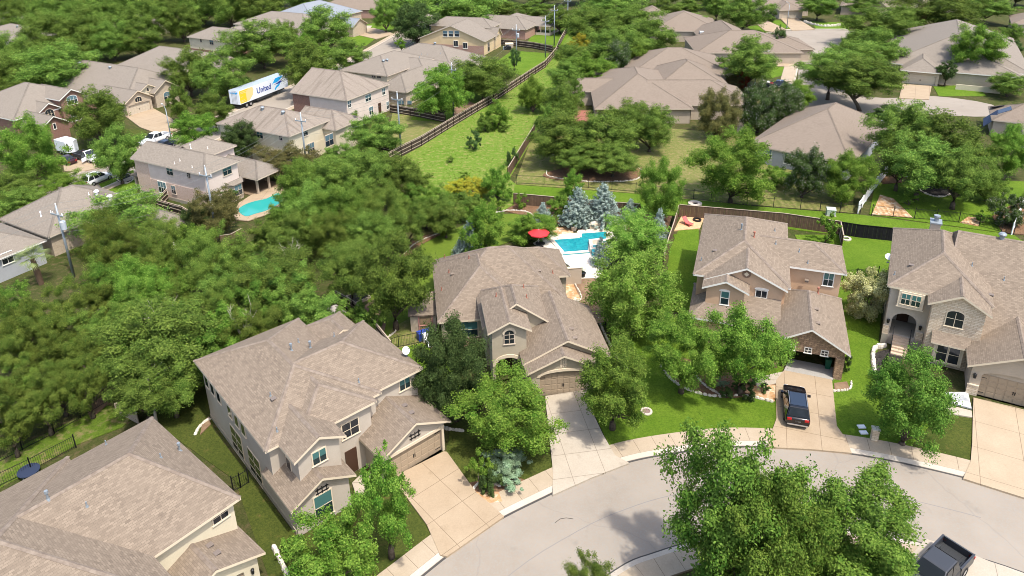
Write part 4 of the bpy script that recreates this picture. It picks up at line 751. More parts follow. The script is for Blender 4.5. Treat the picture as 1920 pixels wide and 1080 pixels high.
sheet("lawn", [(1420, 96), (1440, 88), (1480, 102), (1477, 114), (1440, 116)], 0.06, G_LUSH); sheet("lawn", [(1440, 125), (1474, 124), (1470, 140), (1445, 147), (1420, 140)], 0.06, G_LUSH)
sheet("lawn", [(1440, 38), (1462, 38), (1484, 54), (1470, 53)], 0.06, G_LUSH); sheet("lawn", [(1400, 50), (1420, 47), (1443, 60), (1420, 63)], 0.06, G_LUSH); sheet("lawn", [(1520, 40), (1590, 42), (1592, 56), (1530, 54)], 0.06, G_LUSH); sheet("lawn", [(1574, 84), (1596, 78), (1600, 100), (1576, 104)], 0.06, G_LUSH)
sheet("lawn", [(1750, 162), (1830, 158), (1850, 180), (1760, 180)], 0.06, G_LUSH); sheet("lawn", [(1625, 212), (1690, 205), (1660, 240), (1640, 240)], 0.06, G_LUSH)
sheet("lawn", [(685, 47), (720, 38), (752, 44), (727, 61), (690, 56)], 0.06, G_LUSH); sheet("lawn", [(640, 62), (662, 64), (703, 73), (686, 86), (650, 84)], 0.06, G_LUSH); sheet("lawn", [(760, 88), (782, 72), (800, 76), (772, 96)], 0.06, G_LUSH)
sheet("lawn", [(120, 285), (225, 240), (275, 245), (250, 275), (150, 310)], 0.055, G_OLIVE)
# driveways and paths
sheet("driveway", [(735, 895), (832, 846), (838, 847), (893, 923), (933, 957), (945, 968), (838, 1043), (825, 1040), (800, 983)], 0.162, TANCONC, yaw=R(40))
sheet("driveway", [(1022, 742), (1097, 731), (1105, 760), (1131, 815), (1153, 853), (1180, 868), (1110, 895), (1036, 928), (1037, 885)], 0.162, CONC, yaw=R(8))
sheet("driveway", [(1470, 694), (1560, 711), (1562, 730), (1569, 798), (1586, 822), (1597, 849), (1520, 842), (1438, 838), (1446, 812), (1456, 784), (1455, 713)], 0.162, TANCONC, yaw=R(-20))
sheet("driveway", [(1825, 745), (1925, 769), (1990, 800), (1990, 970), (1930, 936), (1806, 897), (1820, 865), (1823, 830)], 0.162, conc_mat("warm_concrete", (0.36, 0.28, 0.19), (0.41, 0.325, 0.225), (3.0, 3.4)), yaw=R(-30))
sheet("garage_floor", [(1480, 672), (1567, 689), (1562, 712), (1470, 694)], 0.165, conc_mat("garage_concrete", (0.3, 0.28, 0.25), (0.36, 0.34, 0.31)))
sheet("driveway", [(1700, 1050), (1735, 1010), (1800, 1030), (1890, 1066), (1960, 1092), (1960, 1140), (1700, 1120)], 0.162, CONC, yaw=R(-25))
sheet("path", [(660, 905), (676, 890), (700, 885), (712, 900), (690, 930), (670, 935)], 0.15, CONC)
sheet("path", [(1410, 712), (1450, 700), (1472, 696), (1466, 716), (1440, 722), (1420, 725)], 0.15, CONC)
sheet("path", [(1655, 700), (1682, 688), (1700, 700), (1690, 740), (1668, 745)], 0.08, CONC); sheet("path", [(1770, 757), (1822, 770), (1823, 782), (1760, 772)], 0.15, CONC)
sheet("driveway", [(232, 215), (288, 203), (322, 222), (340, 240), (300, 252), (262, 238)], 0.162, TANCONC, yaw=R(60)); sheet("driveway", [(118, 300), (150, 292), (190, 288), (225, 305), (150, 322), (120, 320)], 0.162, TANCONC, yaw=R(60))
sheet("driveway", [(668, 56), (700, 52), (740, 63), (705, 73), (664, 64)], 0.162, TANCONC, yaw=R(60)); sheet("path", [(680, 48), (698, 48), (692, 56), (684, 56)], 0.1, CONC)
sheet("driveway", [(1462, 33), (1492, 32), (1528, 55), (1485, 57)], 0.162, TANCONC); sheet("driveway", [(1415, 42), (1440, 39), (1475, 55), (1450, 60), (1435, 58)], 0.162, TANCONC); sheet("driveway", [(1692, 157), (1747, 161), (1742, 186), (1686, 184)], 0.162, TANCONC, yaw=R(-30)); sheet("driveway", [(1458, 116), (1480, 114), (1478, 124), (1456, 124)], 0.162, TANCONC); sheet("driveway", [(1385, 198), (1402, 196), (1402, 250), (1382, 248)], 0.1, TANCONC)
# beds
sheet("flower_bed", [(1240, 690), (1270, 715), (1310, 735), (1360, 745), (1420, 742), (1452, 752), (1454, 720), (1420, 705), (1340, 690), (1275, 670)], 0.1, MULCH, smooth=3); sheet("flower_bed", [(1395, 735), (1425, 718), (1454, 722), (1453, 752), (1430, 746)], 0.12, ROCKBED)
sheet("flower_bed", [(1564, 718), (1588, 715), (1594, 730), (1565, 734)], 0.1, DIRT)
sheet("flower_bed", [(855, 935), (880, 905), (960, 895), (985, 905), (940, 938), (905, 942)], 0.1, MULCH, smooth=3); sheet("flower_bed", [(888, 922), (935, 922), (942, 940), (918, 943)], 0.12, ROCKBED)
sheet("flower_bed", [(1640, 662), (1690, 655), (1685, 690), (1648, 720), (1636, 690)], 0.1, DARKMULCH, smooth=3); sheet("flower_bed", [(1772, 735), (1815, 735), (1822, 766), (1775, 752)], 0.1, WHITEGRAVEL)
sheet("flower_bed", [(1056, 520), (1068, 517), (1088, 560), (1062, 565)], 0.1, ROCKBED); sheet("bare_soil", [(1070, 520), (1110, 510), (1130, 560), (1125, 600), (1075, 600), (1088, 560)], 0.08, DIRT)
sheet("flower_bed", [(1018, 438), (1045, 425), (1075, 428), (1075, 440), (1030, 448)], 0.1, ROCKBED); sheet("flower_bed", [(945, 395), (965, 383), (1100, 395), (1260, 405), (1240, 470), (1180, 430), (1080, 430), (1010, 405), (975, 402)], 0.08, MULCH)
sheet("flower_bed", [(757, 460), (800, 440), (830, 437), (790, 458), (770, 490), (758, 482)], 0.1, MULCH); sheet("flower_bed", [(640, 610), (700, 560), (725, 600), (715, 645), (690, 655)], 0.09, DIRT)
sheet("flower_bed", [(1020, 325), (1080, 312), (1190, 308), (1206, 322), (1190, 336), (1100, 340), (1035, 335)], 0.1, MULCH, smooth=3); sheet("flower_bed", [(1635, 402), (1650, 365), (1675, 372), (1712, 408)], 0.1, ROCKBED); sheet("flower_bed", [(1800, 417), (1815, 406), (1838, 408), (1835, 424)], 0.1, ROCKBED); sheet("flower_bed", [(1715, 345), (1745, 335), (1790, 340), (1797, 358), (1765, 368), (1728, 360)], 0.12, DARKMULCH, smooth=3); sheet("flower_bed", [(1860, 405), (1920, 370), (1930, 440), (1880, 436)], 0.1, MULCH)
sheet("flower_bed", [(1660, 330), (1700, 318), (1740, 330), (1690, 342), (1650, 345)], 0.1, MULCH)
sheet("sand_patch", [(1264, 432), (1277, 406), (1320, 409), (1312, 428)], 0.1, soil_mat("orange_sand", (0.5, 0.32, 0.17), (0.58, 0.4, 0.24), (0.45, 0.28, 0.15), 2))
sheet("flower_bed", [(395, 795), (375, 815), (380, 790), (392, 780)], 0.1, DIRT); sheet("bare_soil", [(160, 765), (195, 740), (205, 755), (170, 785)], 0.07, DIRT); sheet("bare_soil", [(845, 205), (880, 190), (895, 196), (855, 222)], 0.08, DIRT)
sheet("flower_bed", [(218, 330), (235, 322), (252, 330), (238, 342), (220, 340)], 0.1, DARKMULCH, smooth=3)
# pool of the middle house
deck = sheet("pool_deck", [(1000, 455), (1022, 442), (1085, 436), (1160, 418), (1180, 420), (1150, 470), (1130, 500), (1128, 520), (1088, 522), (1070, 500), (1040, 478)], 0.13, DECK)
PZ = 0.2
pool = empty("swimming_pool", at(1085, 460)); tag(pool, "turquoise L shaped swimming pool with pale coping behind the arched entry house", "pool")
def child(o, par): o.parent = par; o.matrix_parent_inverse = Matrix.Translation(-par.location); return o
wout = [(1032, 450), (1087, 446), (1086, 438), (1140, 434), (1140, 452), (1108, 458), (1106, 474), (1056, 478)]
def flat(name, px, z, m_, par, sk=0.1): o = sheet(name, px, z, m_, skirt=sk); del o['kind']; return child(o, par)
flat("water", wout, PZ - 0.03, WATER, pool)
def coping(pts, wd, z0, z1, m_, par, name="coping", closed=True):
    P = [at(u, v, 0) for u, v in pts]; mb = MB(); n = len(P)
    for i in range(n if closed else n - 1):
        a, b = P[i], P[(i + 1) % n]; d = (b - a).normalized(); M = Matrix.Translation(a) @ Matrix.Rotation(math.atan2(d.y, d.x), 4, 'Z'); mb.box(-wd / 2 + 0.003 * i, -wd / 2, z0, (b - a).length + wd / 2 - 0.003 * i, wd / 2, z1 + 0.003 * i, M)
    return child(mb.build(name, m_, None), par)
coping(wout, 0.5, 0.05, PZ + 0.06, mat("coping_stone", (0.66, 0.58, 0.47)), pool)
coping([(1032, 448), (1087, 444), (1087, 436), (1142, 432)], 0.35, 0.05, 0.3, MATS["coping_stone"], pool, "raised_beam", False)
spa = flat("spa_water", [(1108, 460), (1124, 459), (1126, 470), (1110, 473)], 0.62, WATER, pool, 0.6)
coping([(1107, 459), (1126, 457), (1128, 472), (1109, 475)], 0.4, 0.05, 0.7, MATS["coping_stone"], pool, "spa_wall")
coping([(1108, 432), (1150, 423), (1158, 432)], 0.5, 0.05, 0.9, STONE_C, pool, "waterfall_wall", False); coping([(1110, 430), (1150, 421), (1158, 430)], 0.55, 0.9, 1.0, MATS["coping_stone"], pool, "waterfall_cap", False)
# kidney pool, left
kp = empty("swimming_pool", at(480, 388)); tag(kp, "small kidney shaped turquoise pool with tan stone deck beside the covered patio", "pool")
kw = [(447, 394), (458, 384), (478, 377), (500, 372), (522, 362), (530, 375), (505, 392), (480, 400), (460, 405)]
flat("deck", [(436, 402), (448, 380), (470, 366), (500, 352), (540, 350), (545, 380), (500, 402), (465, 414), (442, 412)], 0.12, TANCONC, kp)
o = sheet("water", kw, 0.15, mat("aqua_pool_water", (0.03, 0.3, 0.27), 0.08, spec=0.5), skirt=0.1, smooth=4); del o['kind']; child(o, kp)
# ---------------------------------------------------------------- fences, walls, edgings
def fence(name, pts, hgt, m_, label, group=None, rails=True, step=2.4, z0=0.0, side=1, post_m=None):
    P = [at(u, v) for u, v in pts]; o = empty(name, P[0]); tag(o, label, "fence", group); pn = MB(); rl = MB(); off = P[0]; L = 0; posts = []
    for a, b in zip(P, P[1:]):
        d = (b - a); ln = d.length; d.normalize(); n_ = Vector((-d.y, d.x, 0)); M = Matrix.Translation(a - off) @ Matrix.Rotation(math.atan2(d.y, d.x), 4, 'Z')
        k = max(1, int(ln / 0.45))
        for i in range(k):
            x0, x1 = ln * i / k, ln * (i + 1) / k - 0.012; hh = hgt + rng.uniform(-0.03, 0.03); A, B = M @ Vector((x0, 0, 0.03)), M @ Vector((x1, 0, 0.03)); up = Vector((0, 0, hh - 0.03)); t_ = n_ * 0.02
            uv = [(L + x0, 0), (L + x1, 0), (L + x1, hh), (L + x0, hh)]
            pn.quad([A - t_, B - t_, B - t_ + up, A - t_ + up], uv); pn.quad([A + t_, B + t_, B + t_ + up, A + t_ + up], uv); pn.quad([A - t_ + up, B - t_ + up, B + t_ + up, A + t_ + up], uv)
        if rails:
            for z in (0.35, 1.0, hgt - 0.2): rl.box(0, side * 0.03, z, ln, side * 0.09, z + 0.09, M)
        rl.box(0, -0.06, hgt, ln, 0.06, hgt + 0.04, M)
        q = max(1, int(ln / step))
        for i in range(q + 1): posts.append(M @ Vector((ln * i / q, side * 0.08, 0)))
        L += ln
    pn.build("fence_panel", m_, o); rl.build("fence_rail", RAILW if rails else m_, o)
    pm = MB(); pm.box(-0.05, -0.05, 0, 0.05, 0.05, hgt - 0.02); p0 = pm.build("fence_post", post_m or m_, o); p0.location = posts[0]
    for p in posts[1:]: c = p0.copy(); C.objects.link(c); c.parent = o; c.location = p
    return o
def iron(pts, hgt, label, step=2.4, lamps=False):
    P = [at(u, v) for u, v in pts]; o = empty("iron_fence", P[0]); tag(o, label, "fence"); pk = MB(); posts = []; off = P[0]
    for a, b in zip(P, P[1:]):
        d = b - a; ln = d.length; M = Matrix.Translation(a - off) @ Matrix.Rotation(math.atan2(d.y, d.x), 4, 'Z')
        for z in (0.15, hgt - 0.12): pk.box(0, -0.014, z, ln, 0.014, z + 0.035, M)
        k = int(ln / 0.15)
        for i in range(k): x = ln * i / k; pk.box(x - 0.008, -0.008, 0.1, x + 0.008, 0.008, hgt, M)
        q = max(1, int(ln / step))
        for i in range(q + 1): posts.append(M @ Vector((ln * i / q, 0, 0)))
    pk.build("picket_panel", IRON, o); pm = MB(); pm.box(-0.035, -0.035, 0, 0.035, 0.035, hgt + 0.12); p0 = pm.build("fence_post", IRON, o); p0.location = posts[0]
    for p in posts[1:]: c = p0.copy(); C.objects.link(c); c.parent = o; c.location = p
    if lamps:
        lm = MB(); lm.cyl(0, 0, hgt + 0.12, hgt + 0.3, 0.06, 0.09, 8); l0 = lm.build("post_lamp", GALV, o); l0.location = posts[0]
        for p in posts[1:]: c = l0.copy(); C.objects.link(c); c.parent = o; c.location = p
    return o
fence("wooden_fence", [(704, 321), (752, 293), (790, 274), (850, 237), (925, 192), (990, 148), (1022, 127), (1042, 103), (1050, 84), (1062, 62)], 1.85, WOODD, "long dark weathered fence running up along the green meadow past the utility poles", side=-1)
fence("wooden_fence", [(732, 211), (790, 221), (836, 231)], 1.8, WOODD, "dark cross fence behind the pale pink house, meeting the long meadow fence", side=-1)
fence("wooden_fence", [(640, 258), (690, 274), (744, 288)], 1.8, WOODD, "dark cross fence at the lower end of the dry yard by a utility pole", side=-1)
fence("wooden_fence", [(906, 84), (960, 86), (1000, 91), (1036, 98)], 1.8, WOODD, "brown cross fence below the yellow tan house's lush lawn", side=-1)
fence("wooden_fence", [(953, 334), (972, 302), (1003, 250)], 1.8, WOOD, "brown board fence between meadow and dry lawn, right of the small round bush", side=1)
fence("wooden_fence", [(963, 384), (1060, 393), (1160, 402), (1200, 405)], 1.8, WOOD, "board fence behind the pool garden and its blue spruces")
fence("wooden_fence", [(1272, 407), (1330, 412), (1467, 424), (1545, 436), (1574, 440)], 1.85, WOOD, "brown board fence behind the tan house with the open garage")
fence("wooden_fence", [(1572, 440), (1610, 446), (1667, 452), (1760, 462)], 1.8, WOODK, "black stained board fence behind the yard with the fire ring", rails=False)
fence("wooden_fence", [(1573, 441), (1578, 466)], 1.8, WOOD, "short board fence separating the yards of tan and stone houses", side=-1)
fence("wooden_fence", [(1243, 505), (1252, 470), (1262, 440), (1271, 408)], 1.8, WOOD, "board fence along the narrow lawn between pool garden and tan house")
fence("wooden_fence", [(630, 570), (665, 590), (705, 630), (735, 668)], 1.7, WOODD, "low dark fence climbing from the stucco house into the oaks", side=-1)
fence("wooden_fence", [(222, 776), (262, 796)], 1.2, RAILW, "short gate fence between the lower left house and the oak", side=-1)
fence("wooden_fence", [(297, 394), (318, 372)], 1.7, WOODD, "dark gate fence against the blush brick side wall", side=-1); fence("wooden_fence", [(297, 394), (345, 408), (380, 430)], 1.7, WOODD, "dark side fence between porch house and blush brick house", side=-1)
fence("wooden_fence", [(415, 463), (436, 460), (456, 449)], 1.6, WOOD, "short brown fence at the wood's edge below the kidney pool")
iron([(968, 345), (1020, 347), (1060, 350), (1103, 353), (1192, 361), (1300, 374), (1400, 386), (1500, 394), (1612, 403)], 1.5, "black iron fence along the dry lawn with the live oaks")
iron([(1634, 404), (1674, 408), (1714, 411), (1755, 414), (1797, 418), (1835, 425), (1877, 436), (1900, 441)], 1.55, "black iron fence along the shaded lawn between two white fences")
iron([(1580, 526), (1605, 525), (1645, 521)], 1.4, "black iron side fence left of the stone house beside the variegated bush", 1.6)
iron([(735, 656), (748, 652), (792, 643)], 1.4, "black iron fence across the dry grass beside the small shed", 1.9)
iron([(1083, 607), (1100, 609), (1134, 610)], 1.4, "black iron fence right of the arched entry house by the bare soil", 1.4)
iron([(438, 922), (452, 916), (467, 906)], 1.4, "short black iron gate fence between the lower left house and stucco house", 1.5)
iron([(-20, 878), (43, 845), (103, 814), (152, 785), (200, 756)], 1.5, "dark iron fence with small post lamps along the wood at lower left", 3.4, True)
iron([(-20, 925), (0, 913), (60, 884), (143, 840)], 1.3, "dark iron fence just behind the lower left roof", 2.6)
def picket(pts, label):
    P = [at(u, v) for u, v in pts]; o = empty("white_fence", P[0]); tag(o, label, "fence"); mb = MB(); pm = MB(); pm.box(-.06, -.06, 0, .06, .06, 1.8); posts = []
    for a, b in zip(P, P[1:]):
        d = b - a; ln = d.length; M = Matrix.Translation(a - P[0]) @ Matrix.Rotation(math.atan2(d.y, d.x), 4, 'Z')
        for z in (0.15, 1.55): mb.box(0, -0.03, z, ln, 0.03, z + 0.12, M)
        k = int(ln / 0.16)
        for i in range(k): mb.box(ln * i / k, -0.015, 0.1, ln * i / k + 0.11, 0.015, 1.6, M)
        posts += [M @ Vector((2.4 * i, 0, 0)) for i in range(int(ln / 2.4) + 1)]
    mb.build("picket_panel", WHITE, o); p0 = pm.build("fence_post", WHITE, o); p0.location = posts[0]
    for p in posts[1:]: c = p0.copy(); C.objects.link(c); c.parent = o; c.location = p
    return o
picket([(1608, 400), (1634, 362), (1664, 326)], "tall white picket fence running back beside the grey house's garden"); picket([(1896, 441), (1912, 400), (1930, 365)], "white fence cut by the right edge beside the flowering shrub")
def stones(pts, label, size=0.28, closed=False, hgt=0.22):
    P = spline([at(u, v) for u, v in pts], 6, closed); P = P + [P[0]] if closed else P; mb = MB(); acc = 0; r2 = random.Random(len(label))
    for a, b in zip(P, P[1:]):
        d = b - a; ln = d.length; pos = 0
        while pos < ln:
            s_ = size * r2.uniform(0.7, 1.3); p = a + d * (min(pos, ln) / max(ln, 1e-6)); M = Matrix.Translation(p) @ Matrix.Rotation(math.atan2(d.y, d.x) + r2.uniform(-.35, .35), 4, 'Z')
            hh = hgt * r2.uniform(0.7, 1.25); w0 = size * r2.uniform(.55, .8)
            prof = [(w0 * .95, 0), (w0, hh * .5), (w0 * .7, hh), (0.0, hh * 1.05)]
            mb.lathe([(r_ * 0.75, z) for r_, z in prof], 7, M @ Matrix.Diagonal((1.25, 0.85, 1, 1))); pos += s_ * 1.15
    o = mb.build("stone_edging", ROCK, None); tag(o, label, "edging"); return o
stones([(1240, 688), (1256, 710), (1290, 732), (1340, 744), (1400, 744), (1452, 756)], "pale rock edging curving round the bed before the tan house's two trees", 0.3)
stones([(1300, 700), (1322, 725), (1350, 742)], "inner rock border crossing the mulch bed under the two trees", 0.3)
stones([(1636, 668), (1640, 655), (1660, 650)], "boulder edging at the top of the bed by the front steps", 0.45, hgt=.4); stones([(1636, 672), (1640, 700), (1652, 728), (1664, 750)], "boulder edging down the left side of the front steps bed", 0.45, hgt=.4)
stones([(1564, 735), (1592, 731), (1596, 716)], "tiny white rock edging beside the open garage's stone pier", 0.22)
stones([(785, 768), (805, 790), (838, 805), (870, 810)], "rock edging below the dark tree beside the small garage", 0.3); stones([(885, 922), (905, 905), (940, 915)], "white rocks before the silvery shrubs at the kerb", 0.3)
stones([(745, 605), (742, 622), (725, 636), (712, 648)], "curved white edging beside the dry back lawn", 0.2); stones([(757, 480), (770, 465), (790, 452), (826, 438)], "pale curb edging along the left of the mown back lawn", 0.22); stones([(920, 402), (950, 396), (985, 398), (1002, 407)], "pale curb edging at the top of the mown back lawn", 0.22)
stones([(1025, 322), (1030, 332), (1080, 340), (1140, 342), (1190, 338), (1205, 325), (1195, 314)], "whitish edging ring below the live oaks on the dry lawn", 0.22); stones([(1716, 350), (1735, 364), (1765, 370), (1797, 358), (1798, 348)], "half ring of stone blocks round the dark bed under the big oak", 0.35); stones([(1680, 318), (1690, 330), (1715, 336)], "rock border by the mulch next to the white picket fence", 0.3)
stones([(515, 1030), (530, 1060), (540, 1085)], "white boulders beside the stucco house's front corner", 0.4, hgt=.35); stones([(393, 788), (376, 800), (366, 816)], "short white rock edging at the stucco house's rear corner", 0.3); stones([(1064, 517), (1074, 528), (1090, 561), (1064, 566)], "white edging round the gravel bed beside the arched entry house", 0.22)
stones([(1508, 42), (1540, 50), (1575, 49)], "row of pale boulders on the lawn at the upper turning head", 0.6, hgt=.7); stones([(1122, 600), (1140, 640), (1170, 690), (1195, 680)], "rock edging along the side of the arched entry house", 0.3)
stones([(220, 337), (236, 345), (250, 336), (236, 326)], "stone ring round the street tree beside the white suv", 0.25, True); stones([(1020, 622), (1030, 640)], "few rocks at the arched house side yard", 0.2)
# ---------------------------------------------------------------- utility poles and lines
POLES = [((139, 519), 9.3, "first utility pole at far left with grey transformer, standing in the oaks"), ((408, 450), 10.2, "tall utility pole before the blush brick house near the kidney pool"), ((577, 328), 10.2, "utility pole beside the cream streaked roof house, foot hidden by trees"), ((752, 283), 10.4, "utility pole in the corner of the dry fenced yard"), ((850.5, 218), 10.6, "utility pole with transformer beside the bushy tree halfway along the meadow fence"), ((968.5, 123), 10.2, "utility pole standing in front of the low brown brick house"), ((1022.5, 108), 10.8, "utility pole on the lush lawn inside the far fence"), ((1039, 86), 11.2, "tallest looking utility pole at the far fence end"), ((1064, 58), 10.4, "farthest utility pole, cut by the top edge")]
tips = []
for k, ((u, v), hgt, lab) in enumerate(POLES):
    p = at(u, v); o = empty("utility_pole", p, R(64 - 90)); tag(o, lab, "utility pole", "utility poles along the greenbelt")
    m_ = MB(); m_.cyl(0, 0, 0, hgt, 0.17, 0.11, 10); m_.build("pole_shaft", GALV, o, True)
    m_ = MB(); m_.box(-1.05, -0.2, hgt - 1.2, 1.05, -0.08, hgt - 1.05); m_.build("crossarm", GALV, o)
    i0 = None
    for x, z in ((-1.0, hgt - 1.05), (1.0, hgt - 1.05), (0, hgt)):
        if i0 is None: m_ = MB(); m_.lathe([(0.02, 0), (0.07, 0.05), (0.05, 0.12), (0.08, 0.2), (0.04, 0.3), (0, 0.32)], 8); i0 = m_.build("insulator", WHITE, o); c = i0
        else: c = i0.copy(); C.objects.link(c); c.parent = o
        c.location = (x, -0.14 if x else 0, z)
    if k in (0, 4, 5): m_ = MB(); m_.cyl(0.5, 0, hgt - 2.9, hgt - 1.95, 0.3, n=14); m_.cyl(0.5, 0, hgt - 1.95, hgt - 1.85, 0.31, 0.2, 14); m_.box(0.1, -0.05, hgt - 2.7, 0.3, 0.05, hgt - 2.5); m_.build("transformer", mat("transformer_grey", (0.42, 0.45, 0.48), 0.5), o, False)
    tips.append([o.matrix_basis @ Vector(q) for q in ((-1.0, -0.14, hgt - 0.75), (1.0, -0.14, hgt - 0.75), (0, 0, hgt + 0.3), (0.1, 0, hgt - 3.4))])
d0 = tips[0][0] - tips[1][0]; start = [t + Vector((-17, -22, 0)) for t in tips[0]]; tips = [start] + tips
WIRE = mat("aluminium_cable", (0.16, 0.17, 0.16), 0.6)
for a, b in zip(tips, tips[1:]):
    for i in range(4):
        n_ = 10; pts = [a[i].lerp(b[i], k / n_) - Vector((0, 0, 0.7 * 4 * (k / n_) * (1 - k / n_))) for k in range(n_ + 1)]
        m_ = MB(); m_.tube(pts, [0.013] * (n_ + 1), 5); tag(m_.build("power_line", WIRE), "thin overhead cable strung between two neighbouring utility poles", "cable", "overhead cables between the utility poles")
# ---------------------------------------------------------------- street lamps
def lamp(u, v, hgt, yaw, label, arm=2.0):
    o = empty("street_lamp", at(u, v), R(yaw)); tag(o, label, "street lamp", "street lamps"); m_ = MB(); m_.cyl(0, 0, 0, hgt, 0.13, 0.07, 10); m_.cyl(0, 0, 0, 0.5, 0.2, 0.18, 10); m_.build("lamp_post", GALV, o, True)
    m_ = MB(); m_.tube([(0, 0, hgt - 0.1), (arm * .4, 0, hgt + 0.45), (arm, 0, hgt + 0.65)], [0.06, 0.05, 0.045], 8); m_.build("lamp_arm", GALV, o, True); m_ = MB(); m_.lathe([(0.0, -0.12), (0.16, -0.08), (0.18, 0), (0.1, 0.08), (0, 0.1)], 10, Matrix.Translation((arm + 0.2, 0, hgt + 0.63)) @ Matrix.Diagonal((1.9, 0.8, 1, 1))); m_.build("lamp_head", WHITE, o, True)
lamp(1415, 159, 7.0, -5, "curved arm street lamp standing above the parked dark truck on the upper street"); lamp(1475, 53, 7.2, 100, "street lamp on the lawn strip beside the arched garage driveway", 1.4); lamp(322, 265, 6.2, 130, "street lamp behind the white pickup on the left street", 1.6)
# ---------------------------------------------------------------- garden things
def umbrella(u, v, label):
    o = empty("patio_umbrella", at(u, v)); tag(o, label, "umbrella"); m_ = MB(); m_.cyl(0, 0, 0, 2.6, 0.03, n=8); m_.build("umbrella_pole", WHITE, o); m_ = MB(); n_ = 8; z1, z2, r_ = 2.5, 2.1, 1.35
    ring = [(r_ * math.cos(2 * math.pi * k / n_), r_ * math.sin(2 * math.pi * k / n_), z2) for k in range(n_)]
    for k in range(n_): a, b = ring[k], ring[(k + 1) % n_]; m_.quad([a, b, (0, 0, z1)]); m_.quad([a, b, (b[0], b[1], z2 - 0.14), (a[0], a[1], z2 - 0.14)])
    m_.build("canopy", RED, o); m_ = MB()
    for k in range(n_): a = ring[k]; m_.tube([(0, 0, z1 - 0.04), (a[0], a[1], z2 - 0.03)], [0.015, 0.012], 4)
    m_.build("umbrella_ribs", WHITE, o); m_ = MB(); m_.cyl(0, 0, 0, 0.12, 0.35, n=14); m_.build("umbrella_base", IRON, o)
umbrella(1010, 464, "open red patio umbrella by the turquoise pool")
t = empty("patio_table", at(1013, 466)); tag(t, "round patio table under the red umbrella", "table"); m_ = MB(); m_.cyl(0, 0, 0.7, 0.75, 0.6, n=18); m_.build("table_top", IRON, t); m_ = MB(); m_.cyl(0.02, 0, 0, 0.7, 0.06); m_.cyl(0, 0, 0.0, 0.05, 0.3); m_.build("table_base", IRON, t)
def chair(p, rz, label, m1=IRON, group=None):
    o = empty("patio_chair", p, rz); tag(o, label, "chair", group); m_ = MB(); m_.box(-.25, -.25, .42, .25, .25, .47); m_.build("seat", m1, o); m_ = MB(); m_.box(-.25, .22, .47, .25, .27, .95); m_.build("backrest", m1, o); l0 = None
    for x in (-.22, .22):
        for y in (-.22, .22):
            if l0 is None: m_ = MB(); m_.cyl(0, 0, 0, .42, .02, n=6); l0 = m_.build("leg", m1, o); c = l0
            else: c = l0.copy(); C.objects.link(c); c.parent = o
            c.location = (x, y, 0)
chair(at(1017, 472), 2.6, "dark patio chair on the pool deck in front of the red umbrella")
for u, v in ((1117, 600), (1124, 610), (1128, 603)): pass
t = empty("picnic_table", at(1124, 612), 0.3); tag(t, "wooden slab table behind the iron fence right of the arched house", "table"); m_ = MB(); m_.box(-.9, -.4, .7, .9, .4, .76); m_.build("table_top", mat("honey_wood", (.42, .26, .13)), t); m_ = MB(); m_.box(-.7, -.06, 0, -.58, .06, .7); m_.box(.58, -.06, 0, .7, .06, .7); m_.build("table_legs", IRON, t)
def pot(u, v, m_, label, r_=0.28, leaf=False):
    o = empty("plant_pot", at(u, v, 0.13)); tag(o, label, "pot"); b = MB(); b.lathe([(0.0, 0.0), (r_ * .7, 0), (r_, r_ * 1.4), (r_ * .88, r_ * 1.4), (r_ * .8, r_ * 1.15), (0, r_ * 1.15)], 14); b.build("pot_body", m_, o, False)
    g = MB(); r2 = random.Random(3)
    for k in range(26): a = r2.uniform(0, 6.28); l_ = r2.uniform(.4, .8) * r_ * 2; g.quad([(0, 0, r_ * 1.2), (l_ * .5 * math.cos(a - .1), l_ * .5 * math.sin(a - .1), r_ * 1.5 + l_ * .7), (l_ * math.cos(a), l_ * math.sin(a), r_ * 1.4 + l_), (l_ * .5 * math.cos(a + .1), l_ * .5 * math.sin(a + .1), r_ * 1.5 + l_ * .7)])
    g.build("pot_plant", mat("pot_leaves", (.06, .12, .03)), o)
pot(1092, 519, IRON, "black planter on the paving right of the tall patio wall", 0.4); pot(1076, 432, mat("clay_pot", (.45, .38, .3)), "pale clay pot between the rock bed and the pool", 0.42)
# shed and swing frame left of the middle house
s = empty("garden_shed", at(795, 622), R(4)); tag(s, "small lean to shed with shingled roof against the arched house's left side", "shed"); m_ = MB(); m_.box(-1.3, 0, 0, 1.3, 3.3, 2.0); m_.build("wall", ST_BEIGE, s); m_ = MB(); q = [(-1.5, -.2, 2.05), (1.4, -.2, 2.05), (1.4, 3.5, 2.6), (-1.5, 3.5, 2.6)]; m_.quad(q, [(0, 0), (2.9, 0), (2.9, 3.8), (0, 3.8)]); m_.quad([(a, b, c - .1) for a, b, c in q]); m_.build("roof", SH_TAUPE, s); m_ = MB(); m_.box(-.35, -.06, .1, .8, 0, 1.9); m_.build("shed_door", mat("shed_door_brown", (.22, .15, .09)), s); m_ = MB(); [m_.box(*b) for b in ((-.5, -.12, 0, -.4, -.06, 2.0), (.85, -.12, 0, .95, -.06, 2.0), (-.5, -.12, 1.95, .95, -.06, 2.05), (-.5, -.12, .75, .95, -.06, .83))]; m_.build("door_frame", mat("rose_timber", (.42, .2, .17)), s)
o = empty("toy_slide", at(800, 640), 0.5); tag(o, "blue and white plastic play set beside the small shed", "toy"); m_ = MB(); m_.box(-.7, .2, 0, .7, .9, .9); m_.build("play_box", mat("blue_plastic", (.03, .06, .3), .4), o); m_ = MB(); m_.quad([(-.3, .2, .95), (.3, .2, .95), (.3, -1.2, .1), (-.3, -1.2, .1)]); m_.box(-.36, -.2, .0, -.3, .2, 1.0); m_.box(.3, -.2, 0, .36, .2, 1.0); m_.build("slide_chute", WHITE, o)
